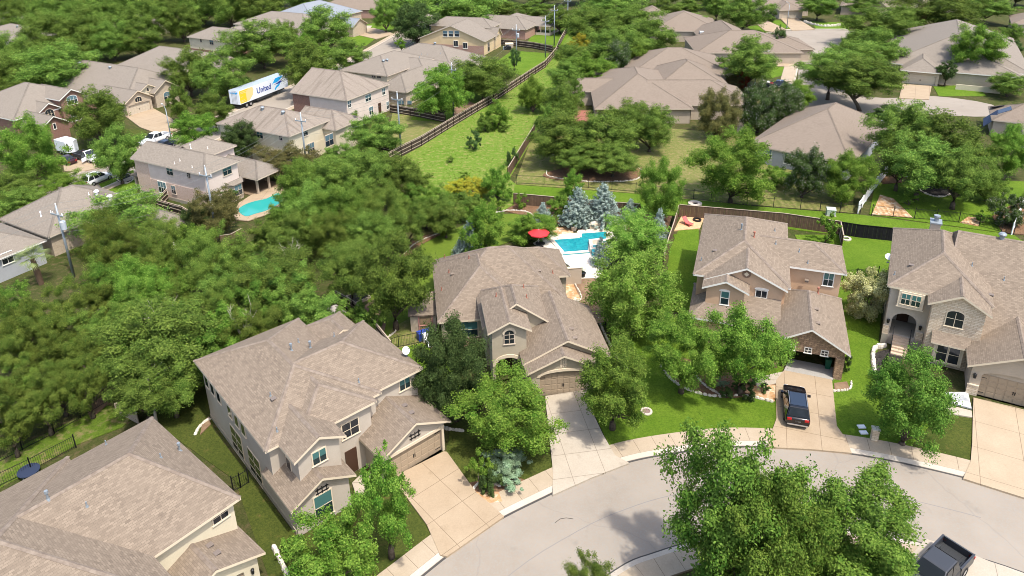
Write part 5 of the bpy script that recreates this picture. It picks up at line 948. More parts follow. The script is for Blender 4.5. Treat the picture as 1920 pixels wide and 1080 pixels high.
def dish(p, label, r_=0.34, d=Vector((0.5, -0.6, 0.55))):
    o = empty("satellite_dish", p); tag(o, label, "satellite dish"); M = Matrix.Translation((0, 0, .55)) @ d.to_track_quat('Z', 'Y').to_matrix().to_4x4(); m_ = MB(); m_.lathe([(0, 0), (r_ * .5, .03), (r_, .13), (r_ * 1.02, .12)], 18, M); m_.build("dish", WHITE, o, True); m_ = MB(); m_.tube([(0, 0, -.05), (0, 0, .55)], [.03, .03], 6); m_.tube([(0, 0, .5), tuple(M @ Vector((0, -.1, .45)))], [.015, .015], 5); m_.box(-.1, -.1, -.06, .1, .1, 0); m_.build("mast", GALV, o)
def roofpt(H, u, v): 
    p = onroof(H, u, v); return H.o + Matrix.Rotation(H.yaw, 3, 'Z') @ p if p else at(u, v, 5)
dish(roofpt(H1, 761, 668), "white satellite dish at the right eave of the grey stucco house"); p = H4.o + Matrix.Rotation(H4.yaw, 3, 'Z') @ Vector((-8.05, 12.0, 5.5)); dish(p, "white satellite dish on the left eave of the stone gabled house", .38, Vector((-.1, -.5, .8)))
o = empty("wheelie_bin", at(1551, 690, .165), R(-20)); tag(o, "green wheeled rubbish bin inside the open garage", "bin"); m_ = MB(); m_.lathe([(.0, 0), (.27, 0), (.36, .95), (.36, 1.0)], 4, Matrix.Rotation(R(45), 4, 'Z')); gp = mat("green_plastic", (.01, .09, .05), .5); m_.build("bin_body", gp, o); m_ = MB(); m_.box(-.28, -.3, 1.0, .28, .3, 1.07); m_.box(-.2, .28, 1.0, .2, .36, 1.05); m_.build("bin_lid", gp, o); m_ = MB(); m_.tube([(-.3, .28, .1), (-.22, .28, .1)], [.1, .1], 10); m_.tube([(.22, .28, .1), (.3, .28, .1)], [.1, .1], 10); m_.build("bin_wheels", RUBBER, o)
def ring(name, u, v, r0, r1, h_, m_, label, cat, inner=None):
    o = empty(name, at(u, v)); tag(o, label, cat); b = MB(); b.lathe([(r1, 0), (r1, h_), (r0, h_), (r0, 0.05)], 20); b.build("ring", m_, o); b = MB(); b.lathe([(r0 * 1.02, .09), (0, .1)], 20); b.build("ring_floor", inner or DARKMULCH, o)
ring("manhole_collar", 1212, 773, .33, .5, .16, mat("old_concrete", (.5, .43, .36)), "round concrete manhole collar in the front lawn", "manhole", mat("rust_lid", (.2, .14, .12))); ring("manhole_collar", 1303, 384, .42, .95, .3, MATS["old_concrete"], "concrete manhole mound behind the board fence", "manhole"); ring("fire_ring", 1586, 449, .38, .62, .2, ROCK, "ring of pale stones in the yard beside the black fence", "fire ring", mat("ring_grass", (.06, .1, .02))); ring("fire_pit", 1307, 415, .35, .55, .35, IRON, "round black fire pit on the orange sand", "fire pit")
o = empty("garden_chair", at(1292, 423, .1), .6); tag(o, "faded red reclining garden chair on the orange sand", "chair"); rp = mat("faded_red_plastic", (.5, .11, .1), .5); m_ = MB(); m_.box(-.35, -.4, .28, .35, .35, .36); m_.build("seat", rp, o); m_ = MB(); m_.quad([(-.35, .35, .33), (.35, .35, .33), (.35, .95, 1.0), (-.35, .95, 1.0)]); m_.quad([(-.35, .4, .3), (.35, .4, .3), (.35, 1.0, .97), (-.35, 1.0, .97)]); m_.build("backrest", rp, o); m_ = MB(); [m_.box(x - .03, y - .03, 0, x + .03, y + .03, .45) for x in (-.35, .35) for y in (-.35, .35)]; m_.build("chair_legs", rp, o)
o = empty("utility_cabinet", at(1557, 404), R(-15)); tag(o, "pale green metal utility cabinet on the strip behind the board fence", "cabinet"); m_ = MB(); m_.box(-.65, -.5, 0, .65, .5, .12); m_.build("cabinet_base", FOUND, o); m_ = MB(); m_.box(-.55, -.42, .12, .55, .42, .95); m_.quad([(-.58, -.45, .95), (.58, -.45, .95), (.58, .45, 1.08), (-.58, .45, 1.08)]); m_.box(-.58, -.45, .9, .58, .45, .96); m_.build("cabinet_body", mat("pale_green_steel", (.38, .43, .36), .5), o)
o = empty("mailbox_pillar", at(1638, 826), R(-15)); tag(o, "narrow limestone mailbox pillar at the kerb left of the round street tree", "pillar"); m_ = MB(); m_.box(-.25, -.22, 0, .25, .22, 1.15); m_.build("pillar_body", STONE_C, o); m_ = MB(); m_.box(-.3, -.27, 1.15, .3, .27, 1.25); m_.build("pillar_cap", ROCK, o)
for u, v, lab in ((1615, 801, "white meter box lid set in the lawn strip"), (1619, 812, "grey meter lid in the lawn near the pavement")): m_ = MB(); m_.box(-.3, -.2, 0, .3, .2, .1); m_.box(-.24, -.14, .1, .24, .14, .115); o = m_.build("meter_box", WHITE); o.location = at(u, v, .05); tag(o, lab, "meter box")
o = empty("trampoline", at(56, 890)); tag(o, "dark trampoline edge behind the lower left roof", "trampoline"); m_ = MB(); m_.cyl(0, 0, .4, .45, .8, n=24); m_.build("jump_mat", mat("navy_mat", (.02, .03, .06)), o); m_ = MB(); [m_.cyl(.75 * math.cos(a), .75 * math.sin(a), 0, .45, .03, n=6) for a in (0, 1.57, 3.14, 4.71)]; m_.build("frame_legs", GALV, o)
o = empty("garden_planter", at(672, 560), .7); tag(o, "square timber raised planter by the low dark fence", "planter"); m_ = MB(); [m_.box(*b) for b in ((-1, -1, 0, 1, -.9, .35), (-1, .9, 0, 1, 1, .35), (-1, -.9, 0, -.9, .9, .35), (.9, -.9, 0, 1, .9, .35))]; m_.build("planter_frame", RAILW, o); m_ = MB(); m_.box(-.9, -.9, 0, .9, .9, .27); m_.build("planter_soil", DARKMULCH, o)
o = empty("covered_trailer", at(620, 620), R(40)); tag(o, "grey tarpaulin covered hump behind the stucco house roof", "tarp"); m_ = MB(); m_.quad([(-1.6, -1, 1.9), (1.6, -1, 1.9), (1.4, 1, 2.1), (-1.4, 1, 2.1)]); m_.box(-1.6, -1, 0, 1.6, 1, 1.9); m_.build("tarp_cover", mat("grey_tarp", (.42, .38, .34)), o)
o = empty("bbq_grill", at(952, 93)); tag(o, "covered barbecue on the patio of the yellow tan house", "grill"); m_ = MB(); m_.box(-1, -.5, 0, 1, .5, .9); m_.lathe([(.55, .9), (.5, 1.2), (0, 1.35)], 10); m_.build("grill_body", IRON, o); m_ = MB(); m_.box(-1.3, -.6, 0, -1.02, .6, .85); m_.build("side_shelf", GALV, o)
o = empty("hot_tub", at(955, 88)); tag(o, "cream covered hot tub on the brick patio below the far brick house", "hot tub"); m_ = MB(); m_.box(-1.1, -1.1, 0, 1.1, 1.1, .9); m_.build("tub_body", ST_BEIGE, o); m_ = MB(); m_.box(-1.15, -1.15, .9, 1.15, 1.15, 1.05); m_.build("tub_cover", ST_CREAM, o)
m_ = MB(); pts = [at(u, v, .04) for u, v in ((1041, 980), (1050, 973), (1062, 971), (1075, 973))]; m_.tube(pts, [.02] * 4, 5); tag(m_.build("fallen_twig", mat("twig", (.06, .05, .045))), "dark bent twig lying in the middle of the street", "twig")
# ---------------------------------------------------------------- vehicles
def paint(n, c, r=0.22): return mat(n, c, r, 0.0, 0.6)
HEADL = mat("headlight_lens", (.75, .77, .78), .1); TAILL = mat("taillight_lens", (.35, .015, .015), .2); PLATE = mat("number_plate", (.6, .6, .58), .4)
def bev(o, w_=0.05, s_=2):
    b = o.modifiers.new("bevel", 'BEVEL'); b.width = w_; b.segments = s_; b.limit_method = 'ANGLE'; b.angle_limit = R(25); return o
def loft(mb, secs):
    rings = []
    for x, pts in secs: rings.append([Vector((x, y, z)) for y, z in pts] + [Vector((x, -y, z)) for y, z in reversed(pts)])
    n = len(rings[0]); base = len(mb.v)
    for r_ in rings: mb.v += [tuple(p) for p in r_]
    for i in range(len(rings) - 1):
        for k in range(n): a = base + i * n + k; b = base + i * n + (k + 1) % n; mb.f.append((a, b, b + n, a + n)); mb.uv.append([(0, 0)] * 4)
    for r_, i in ((0, 0), (1, len(rings) - 1)): mb.f.append(tuple(base + i * n + k for k in range(n))); mb.uv.append([(0, 0)] * n)
def inset(q, f, lift):
    c = sum(q, Vector()) / len(q); n_ = (q[1] - q[0]).cross(q[2] - q[0]).normalized()
    if n_.dot(c - Vector((c.x * .9, 0, 0.9))) < 0: n_ = -n_
    return [p.lerp(c, f) + n_ * lift for p in q]
WHEELS = {}
def wheels(o, xs, y, r_=0.36, w_=0.24, dual=False):
    k = (r_, w_); yy = (y,)
    for x in xs:
        for s_ in (-1, 1):
            if k not in WHEELS:
                m_ = MB(); m_.lathe([(r_ * .62, -w_ / 2), (r_ * .93, -w_ / 2), (r_, -w_ * .32), (r_, w_ * .32), (r_ * .93, w_ / 2), (r_ * .62, w_ / 2)], 18, Matrix.Rotation(R(90), 4, 'X')); t = m_.build("tyre", RUBBER, None, True); m_ = MB(); M = Matrix.Rotation(R(90), 4, 'X')
                m_.lathe([(0, -w_ * .38), (r_ * .25, -w_ * .45), (r_ * .64, -w_ * .42), (r_ * .64, w_ * .42), (r_ * .25, w_ * .45), (0, w_ * .38)], 14, M); rm = m_.build("rim", RIM, None); WHEELS[k] = (t.data, rm.data); bpy.data.objects.remove(t); bpy.data.objects.remove(rm)
            wh = bpy.data.objects.new("wheel", None); C.objects.link(wh); wh.parent = o; wh.location = (x, s_ * y, r_)
            for nm, d in zip(("tyre", "rim"), WHEELS[k]): c = bpy.data.objects.new(nm, d); C.objects.link(c); c.parent = wh
def cabin(o, belt, roofz, xr0, xr1, xf1, xf0, w_, body, split=(0.45,), wt=None, sun=False):
    """greenhouse: rear glass from (xr0,belt) to (xr1,roof), windscreen from (xf1,roof) to (xf0,belt)"""
    wt = wt or w_ * .80; B = [Vector((xr0, w_, belt)), Vector((xf0, w_, belt))]; T = [Vector((xr1, wt, roofz)), Vector((xf1, wt, roofz))]; fl = lambda p: Vector((p.x, -p.y, p.z)); m_ = MB()
    m_.quad([T[0], T[1], fl(T[1]), fl(T[0])]); m_.quad([B[0], B[1], T[1], T[0]]); m_.quad([fl(B[1]), fl(B[0]), fl(T[0]), fl(T[1])]); m_.quad([B[1], fl(B[1]), fl(T[1]), T[1]]); m_.quad([fl(B[0]), B[0], T[0], fl(T[0])])
    c = bev(m_.build("cabin", body, o), 0.07)
    bm = bmesh.new(); bm.from_mesh(c.data); bmesh.ops.remove_doubles(bm, verts=bm.verts, dist=1e-4); bmesh.ops.recalc_face_normals(bm, faces=bm.faces); bm.to_mesh(c.data); bm.free()
    def pane(name, q, f=.1): mm = MB(); mm.quad(inset(q, f, .045)); return mm.build(name, GLASS, o)
    pane("windscreen", [B[1], fl(B[1]), fl(T[1]), T[1]], .09); pane("rear_window", [fl(B[0]), B[0], T[0], fl(T[0])], .12)
    cuts = [0.0] + list(split) + [1.0]
    for s_ in (1, -1):
        for a, b in zip(cuts, cuts[1:]):
            q = [B[0].lerp(B[1], a), B[0].lerp(B[1], b), T[0].lerp(T[1], b), T[0].lerp(T[1], a)]
            if s_ < 0: q = [fl(p) for p in q]
            pane("side_window", q, .11)
    if sun:
        q = [T[0].lerp(T[1], .12) + Vector((0, -.12, .012)), T[0].lerp(T[1], .93) + Vector((0, -.12, .012))]; mm = MB(); mm.quad([q[0], q[1], fl(q[1]), fl(q[0])]); mm.build("glass_roof", mat("tinted_glass_roof", (.02, .03, .05), .12, spec=.6), o)
        mm = MB()
        for s_ in (1, -1): mm.tube([(xr1 + .2, s_ * (wt - .04), roofz + .05), (xf1 - .1, s_ * (wt - .04), roofz + .05)], [.025, .025], 6)
        mm.build("roof_rail", RIM, o)
def lights(o, xf, xr, w_, zf, zr):
    for nm, x, z, m_, l_ in (("headlight", xf, zf, HEADL, .1), ("taillight", xr, zr, TAILL, .08)):
        for s_ in (1, -1): b = MB(); b.box(x - l_, s_ * (w_ - .26) - .17, z - .09, x + l_, s_ * (w_ - .26) + .17, z + .07); b.build(nm, m_, o)
    b = MB(); b.box(xr - .06, -.22, zr - .2, xr + .0, .22, zr - .07); b.build("number_plate", PLATE, o)
def mirrors(o, x, w_, z, m_):
    for s_ in (1, -1): b = MB(); b.box(x - .1, s_ * (w_ + .1) - .12, z - .06, x + .08, s_ * (w_ + .1) + .12, z + .1); b.build("wing_mirror", m_, o)
def ring4(w_, zb, zt, k=.94): return [(w_ * .9, zb), (w_, zb + .2), (w_, (zb + zt) / 2 + .12), (w_ * k, zt)]
def suv(p, yaw, body, label, cat="car", name="parked_car", sun=False, L=4.85, w_=.97, hgt=1.72):
    o = empty(name, p, yaw); tag(o, label, cat); h_ = L / 2; m_ = MB(); loft(m_, [(-h_, ring4(w_ * .86, .42, .92)), (-h_ + .18, ring4(w_ * .97, .3, 1.04)), (-h_ + .8, ring4(w_, .26, 1.06)), (0, ring4(w_, .25, 1.05)), (h_ - 1.35, ring4(w_, .26, 1.03)), (h_ - .6, ring4(w_ * .97, .27, .96)), (h_ - .18, ring4(w_ * .9, .3, .86)), (h_, ring4(w_ * .74, .36, .7))]); bev(m_.build("body", body, o, True), .05)
    cabin(o, 1.02, hgt, -h_ + .22, -h_ + .62, h_ - 2.15, h_ - 1.28, w_ * .93, body, (.33, .63), sun=sun); wheels(o, (-h_ + .95, h_ - .95), w_ - .1); lights(o, h_ - .22, -h_ + .06, w_ * .95, .76, .92); mirrors(o, h_ - 1.6, w_, 1.05, body)
    b = MB(); b.box(-h_ - .04, -w_ * .8, .4, -h_ + .1, w_ * .8, .5); b.build("bumper_trim", RIM, o); return o
def sedan(p, yaw, body, label, name="parked_car"):
    o = empty(name, p, yaw); tag(o, label, "car"); h_, w_ = 2.35, .92; m_ = MB(); loft(m_, [(-h_, ring4(w_ * .82, .4, .8)), (-h_ + .2, ring4(w_ * .95, .28, .95)), (-h_ + 1.0, ring4(w_, .24, .97)), (.3, ring4(w_, .22, .94)), (h_ - .7, ring4(w_ * .97, .24, .84)), (h_ - .15, ring4(w_ * .86, .28, .72)), (h_, ring4(w_ * .7, .34, .6))]); bev(m_.build("body", body, o, True), .05)
    cabin(o, .93, 1.42, -h_ + .65, -h_ + 1.35, h_ - 2.2, h_ - 1.25, w_ * .9, body, (.5,)); wheels(o, (-h_ + .9, h_ - .9), w_ - .1, .33, .22); lights(o, h_ - .2, -h_ + .07, w_ * .92, .64, .78); mirrors(o, h_ - 1.6, w_, .98, body); return o
def pickup(p, yaw, body, label, name="pickup_truck", crew=True, bedm=None, cargo=False):
    o = empty(name, p, yaw); tag(o, label, "pickup truck"); h_, w_ = 2.9, 1.0; xc = -1.0 if crew else -.1; m_ = MB(); loft(m_, [(xc, ring4(w_, .42, 1.2)), (.6, ring4(w_, .4, 1.2)), (h_ - 1.5, ring4(w_, .42, 1.18)), (h_ - .4, ring4(w_ * .97, .44, 1.1)), (h_ - .06, ring4(w_ * .9, .46, 1.0)), (h_, ring4(w_ * .84, .5, .86))]); bev(m_.build("body", body, o, True), .05)
    cabin(o, 1.18, 1.88, xc + .03, xc + .2, h_ - 2.3, h_ - 1.5, w_ * .93, body, (.47,) if crew else (.2,)); bm_ = bedm or body; x0, x1 = -h_, xc - .06; m_ = MB(); m_.box(x0, -w_, .5, x1, -w_ + .12, 1.22); m_.box(x0, w_ - .12, .5, x1, w_, 1.22); m_.box(x1 - .1, -w_ + .12, .5, x1, w_ - .12, 1.24); bev(m_.build("bed_side", bm_, o), .03); m_ = MB(); m_.box(x0, -w_ + .13, .5, x0 + .1, w_ - .13, 1.2); bev(m_.build("tailgate", bm_, o), .03); m_ = MB(); m_.box(x0 + .1, -w_ + .12, .5, x1 - .1, w_ - .12, .68)
    for y in np.arange(-.8, .81, .2): m_.box(x0 + .12, y - .03, .68, x1 - .12, y + .03, .71)
    for s_ in (1, -1): m_.box(x0 + .75, s_ * (w_ - .2) - .1, .68, x0 + 1.45, s_ * (w_ - .2) + .1, .95)
    m_.build("bed_floor", mat("bedliner", (.03, .032, .034), .7), o)
    m_ = MB(); m_.box(x0 - .12, -w_ * .95, .42, x0, w_ * .95, .6); m_.box(h_ - .02, -w_ * .9, .42, h_ + .1, w_ * .9, .62); m_.build("bumper", RIM, o); wheels(o, (-h_ + 1.1, h_ - 1.0), w_ - .1, .4, .27); lights(o, h_ - .06, x0 + .02, w_ * 1.12, .88, .95); mirrors(o, h_ - 1.9, w_ + .05, 1.25, body)
    if cargo: m_ = MB(); m_.box(x0 + .2, -.7, .72, x0 + .8, .7, 1.35); m_.build("cargo_box", WHITE, o); m_ = MB(); m_.box(x0 + .9, -.6, .72, x1 - .3, .3, 1.1); m_.build("cargo_box", RED, o)
    return o
BLACK = paint("black_paint", (.006, .006, .008), .12); WHITEP = paint("white_car_paint", (.75, .76, .77)); CHAR = paint("charcoal_paint", (.035, .037, .042), .35); DARKB = paint("dark_blue_paint", (.015, .02, .04)); MAROON = paint("dark_maroon_paint", (.04, .012, .016))
def G0(u, v, z=0.0): p = at(u, v, z); return Vector((p.x, p.y, 0.05))
def Y2(a, b): p, q = at(*a), at(*b); return math.atan2(q.y - p.y, q.x - p.x)
p = G0(1492, 756, .9); p.z = .162; suv(p, R(72), BLACK, "glossy black suv parked on the driveway before the open garage", sun=True, name="parked_car")
yw = Y2((1797, 1024, 1.2), (1752, 1068, 1.4)); a = at(1797, 1024, 1.2); p = Vector((a.x, a.y, .165)) + Vector((math.cos(yw), math.sin(yw), 0)) * 2.9; pickup(p, yw, CHAR, "charcoal pickup truck with empty bed backed up to the street at the bottom right")
suv(G0(182, 333, .8), R(66), WHITEP, "white suv parked at the kerb beside the ringed street tree")
pickup(G0(291, 259, .9), R(66 + 180), WHITEP, "white crew cab pickup parked on the left street by the stone house driveway")
sedan(G0(306, 271, .8), R(66 + 180), DARKB, "dark car roof showing above the shingled ridge next to the white pickup")
tk = pickup(G0(164, 292, .9), R(-32), WHITEP, "white work truck with dark flat bed and its door standing open", crew=False, bedm=CHAR)
m_ = MB(); m_.box(-.04, 0, .5, .04, 1.0, 1.2); d_ = m_.build("open_door", WHITEP, tk); d_.location = (1.2, -1.0, 0); d_.rotation_euler = (0, 0, R(200)); m_ = MB(); m_.box(-.03, .15, 1.2, .03, .95, 1.75); m_.box(-.035, .25, 1.28, .035, .85, 1.68); m_.build("door_window", GLASS, d_)
sedan(G0(122, 299, .7), R(148), MAROON, "dark maroon sedan seen from behind beside the cargo trailer")
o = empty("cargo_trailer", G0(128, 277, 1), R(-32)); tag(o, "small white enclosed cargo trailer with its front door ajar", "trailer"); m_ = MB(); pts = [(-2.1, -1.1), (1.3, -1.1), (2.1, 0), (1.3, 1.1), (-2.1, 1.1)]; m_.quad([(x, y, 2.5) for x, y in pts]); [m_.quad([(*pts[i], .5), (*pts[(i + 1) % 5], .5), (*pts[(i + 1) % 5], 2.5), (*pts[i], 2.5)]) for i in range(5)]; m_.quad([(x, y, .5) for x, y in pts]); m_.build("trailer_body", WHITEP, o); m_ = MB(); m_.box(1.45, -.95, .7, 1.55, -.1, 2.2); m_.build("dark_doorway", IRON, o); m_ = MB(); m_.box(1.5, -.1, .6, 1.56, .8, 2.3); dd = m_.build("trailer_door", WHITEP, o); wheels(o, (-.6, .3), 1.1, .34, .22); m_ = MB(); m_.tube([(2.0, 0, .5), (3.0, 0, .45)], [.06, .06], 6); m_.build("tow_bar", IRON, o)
pickup(G0(1462, 159, .9), R(-28), DARKB, "dark blue pickup with red and white cargo below the curved street lamp", cargo=True)
sedan(G0(1650, 234, .7), R(-40), WHITEP, "white car mostly hidden between the grey house and the big oak"); sedan(G0(611, 112, .7), R(66), WHITEP, "white car bonnet glimpsed between trees on the left street")
# long removal trailer
YT = R(67); rc = at(450.6, 197, 1.1); o = empty("semi_trailer", (0, 0, 0), YT); tag(o, "long white semi trailer lettered United with a yellow rear panel, on the left street", "semi trailer"); LW, LL = 2.6, 16.15
o.location = Vector((rc.x, rc.y, .05)) - Matrix.Rotation(YT, 3, 'Z') @ Vector((0, -LW / 2, 0)); TW = mat("trailer_white", (.72, .76, .8), .35); m_ = MB(); m_.box(0, -LW / 2, 1.1, LL, LW / 2, 4.05); m_.build("trailer_box", TW, o)
m_ = MB(); m_.box(.02, -LW / 2 + .02, 4.05, LL - .02, LW / 2 - .02, 4.075)
for x in np.arange(.6, LL, .6): m_.box(x - .03, -LW / 2 + .06, 4.075, x + .03, LW / 2 - .06, 4.1)
m_.build("trailer_roof", mat("aluminium_roof", (.5, .56, .62), .4, .4), o)
ys = -LW / 2; YE = mat("yellow_graphic", (.85, .5, .02), .5); OR = mat("pale_orange_graphic", (.85, .55, .25), .5); BL = mat("bright_blue_graphic", (.01, .35, .75), .5); NV = mat("navy_lettering", (.012, .04, .25), .5)
def side(name, pts, m_, d=.01): b = MB(); plate(b, '-y', ys, pts, 0, d); b.build(name, m_, o)
side("pale_orange_panel", [(.15, 1.25), (2.9, 1.25), (4.2, 2.2), (4.6, 3.3), (4.3, 3.95), (.15, 3.95)], OR, .008); side("yellow_panel", [(.15, 1.25), (2.2, 1.25), (2.1, 3.2), (3.0, 3.9), (.15, 3.9)], YE, .012)
for z, x1 in ((3.55, 2.6), (3.25, 2.4), (2.5, 1.2), (1.75, 1.6), (1.5, 1.9)): side("slogan_bar", rect(.4, x1, z, z + .12), OR, .016)
side("blue_wing", [(10.6, 2.75), (12.0, 3.95), (14.6, 4.0), (13.6, 3.3), (12.4, 2.95), (11.3, 3.0)], BL, .012); side("blue_wing", [(11.4, 1.7), (12.2, 2.3), (13.6, 2.6), (13.0, 2.0), (12.2, 1.8), (11.6, 1.35)], BL, .012); side("blue_wing", [(11.3, 2.62), (12.4, 2.8), (13.6, 3.1), (14.4, 2.8), (13.0, 2.5)], NV, .012)
def text(s_, loc, rot, size, m_, name="lettering"):
    c = bpy.data.curves.new(name, 'FONT'); c.body = s_; c.size = size; c.extrude = .006; c.offset = 0.02 * size; c.materials.append(m_); tf = bpy.data.objects.new(name, c); C.objects.link(tf); bpy.context.view_layer.update(); me = bpy.data.meshes.new_from_object(tf.evaluated_get(bpy.context.evaluated_depsgraph_get())); bpy.data.objects.remove(tf); me.name = name; t = bpy.data.objects.new(name, me); C.objects.link(t); t.parent = o; t.location = loc; t.rotation_euler = rot; return t
text("United", (5.5, ys - .012, 2.05), (R(90), 0, 0), 1.75, NV); text("United", (-.02, LW / 2 - .25, 3.35), (R(90), 0, R(-90)), .5, BL, "rear_lettering")
b = MB(); plate(b, '-x', 0, [(-.15, 3.4), (-.75, 3.8), (-.95, 3.5), (-.6, 3.2)], 0, .012); b.build("rear_wing", BL, o); b = MB(); plate(b, '-x', 0, rect(-.02, .02, 1.15, 4.0), 0, .02); [plate(b, '-x', 0, rect(y - .02, y + .02, 1.15, 4.0), 0, .04) for y in (-.6, -.3, .3, .6)]; b.build("rear_door_bars", GALV, o)
b = MB(); b.box(.3, -1.1, .55, 4.6, 1.1, 1.08); b.box(4.6, -.9, .7, LL - 1, .9, 1.08); b.box(-.05, -1.2, .5, .1, 1.2, .62); b.build("chassis", IRON, o); b = MB(); b.box(5.2, -1.25, .55, 10.5, -1.2, 1.05); b.build("side_skirt", CHAR, o); wheels(o, (1.9, 3.2), 1.15, .5, .5); b = MB(); b.box(12.9, -.8, .05, 13.05, -.6, 1.1); b.box(12.9, .6, .05, 13.05, .8, 1.1); b.build("landing_legs", GALV, o)
# ---------------------------------------------------------------- trees and shrubs
def leaf_mat(name, dark, mid, light, trans=0.16, obj=0.3, flower=None):
    m = bpy.data.materials.new(name); m.use_nodes = True; nt_ = m.node_tree; b = nt_.nodes["Principled BSDF"]; b.inputs["Roughness"].default_value = .7; b.inputs["Specular IOR Level"].default_value = .05
    g = nt_.nodes.new("ShaderNodeNewGeometry"); oi = nt_.nodes.new("ShaderNodeObjectInfo"); tc = nt_.nodes.new("ShaderNodeTexCoord")
    n = noise(m, .55, tc.outputs["Object"], 3, .6); r1 = ramp(m, g.outputs["Random Per Island"], [(0.0, dark), (.5, mid), (1.0, light)] if not flower else [(0.0, dark), (flower - .02, mid), (flower, light)]); r2 = ramp(m, n, [(.35, dark), (.68, light if not flower else mid)]); col = mixc(m, .4 if not flower else .15, r1, r2)
    hs = nt_.nodes.new("ShaderNodeHueSaturation"); mr = nt_.nodes.new("ShaderNodeMapRange"); mr.inputs[3].default_value = 1 - obj; mr.inputs[4].default_value = 1 + obj; lk(m, oi.outputs["Random"], mr.inputs[0]); lk(m, mr.outputs[0], hs.inputs["Value"])
    mh = nt_.nodes.new("ShaderNodeMath"); mh.operation = 'MULTIPLY_ADD'; mh.inputs[1].default_value = .024; mh.inputs[2].default_value = .496; lk(m, oi.outputs["Random"], mh.inputs[0]); lk(m, mh.outputs[0], hs.inputs["Hue"]); lk(m, col, hs.inputs["Color"]); lk(m, hs.outputs[0], b.inputs["Base Color"])
    t = nt_.nodes.new("ShaderNodeBsdfTranslucent"); lk(m, hs.outputs[0], t.inputs[0]); mx = nt_.nodes.new("ShaderNodeMixShader"); mx.inputs[0].default_value = trans; lk(m, b.outputs[0], mx.inputs[1]); lk(m, t.outputs[0], mx.inputs[2]); lk(m, mx.outputs[0], nt_.nodes["Material Output"].inputs[0]); return m
LM = {"oak": leaf_mat("oak_leaves", (.038, .082, .013), (.10, .17, .025), (.255, .335, .062)), "bright": leaf_mat("bright_leaves", (.045, .11, .012), (.108, .208, .021), (.28, .37, .062), .25, .15), "cedar": leaf_mat("cedar_foliage", (.038, .08, .012), (.10, .155, .023), (.235, .275, .05)),
      "deep": leaf_mat("deep_green_leaves", (.038, .092, .012), (.088, .17, .02), (.22, .30, .052), .2, .12), "lime": leaf_mat("glossy_lime_leaves", (.06, .14, .014), (.15, .27, .028), (.34, .44, .09), .25, .1), "dark": leaf_mat("dark_leaves", (.03, .06, .018), (.06, .10, .026), (.12, .17, .05)), "spruce": leaf_mat("blue_spruce_needles", (.12, .18, .145), (.26, .335, .285), (.46, .53, .46), .1, .1), "white": leaf_mat("blossom_mixed_leaves", (.04, .075, .018), (.09, .14, .035), (.6, .55, .5), .2, .15, .93),
      "silver": leaf_mat("silver_sage_leaves", (.10, .17, .08), (.19, .28, .15), (.34, .42, .28), .15, .1), "pale": leaf_mat("variegated_leaves", (.2, .21, .05), (.42, .41, .15), (.7, .66, .38), .2, .1), "rust": leaf_mat("rusty_leaves", (.05, .06, .02), (.105, .10, .033), (.18, .14, .05), .2, .2), "red": leaf_mat("red_blossom", (.15, .01, .015), (.3, .02, .03), (.08, .09, .02), .2, .1), "yellow": leaf_mat("yellow_wildflowers", (.25, .24, .03), (.5, .38, .02), (.2, .24, .04), .2, .1), "palm": leaf_mat("palm_fronds", (.12, .18, .05), (.22, .28, .1), (.36, .4, .18), .2, .1)}
BARK = mat("bark", (.09, .07, .052), .95, spec=.05); m = BARK; setcol(m, ramp(m, noise(m, 4, geo_pos(m), 5, .7), [(.3, (.05, .038, .028)), (.7, (.14, .112, .085))])); DEAD = mat("bleached_dead_wood", (.38, .34, .29), .95, spec=.05)
def leaves_to_mesh(name, P, Nn, S, rs, mat_, asp=.55):
    n = len(P); t = rs.normal(size=(n, 3)); t -= Nn * (t * Nn).sum(1)[:, None]; t /= np.linalg.norm(t, axis=1)[:, None] + 1e-9; b = np.cross(Nn, t); S = S[:, None]
    V = np.empty((n, 4, 3)); V[:, 0] = P - t * S; V[:, 1] = P + b * S * asp + Nn * S * .12; V[:, 2] = P + t * S; V[:, 3] = P - b * S * asp + Nn * S * .12
    me = bpy.data.meshes.new(name); me.vertices.add(4 * n); me.vertices.foreach_set("co", V.reshape(-1)); me.loops.add(4 * n); me.loops.foreach_set("vertex_index", np.arange(4 * n, dtype=np.int32)); me.polygons.add(n); me.polygons.foreach_set("loop_start", np.arange(0, 4 * n, 4, dtype=np.int32)); me.polygons.foreach_set("loop_total", np.full(n, 4, dtype=np.int32)); me.update(); me.materials.append(mat_); return me
def unit(a): return a / (np.linalg.norm(a, axis=1)[:, None] + 1e-9)
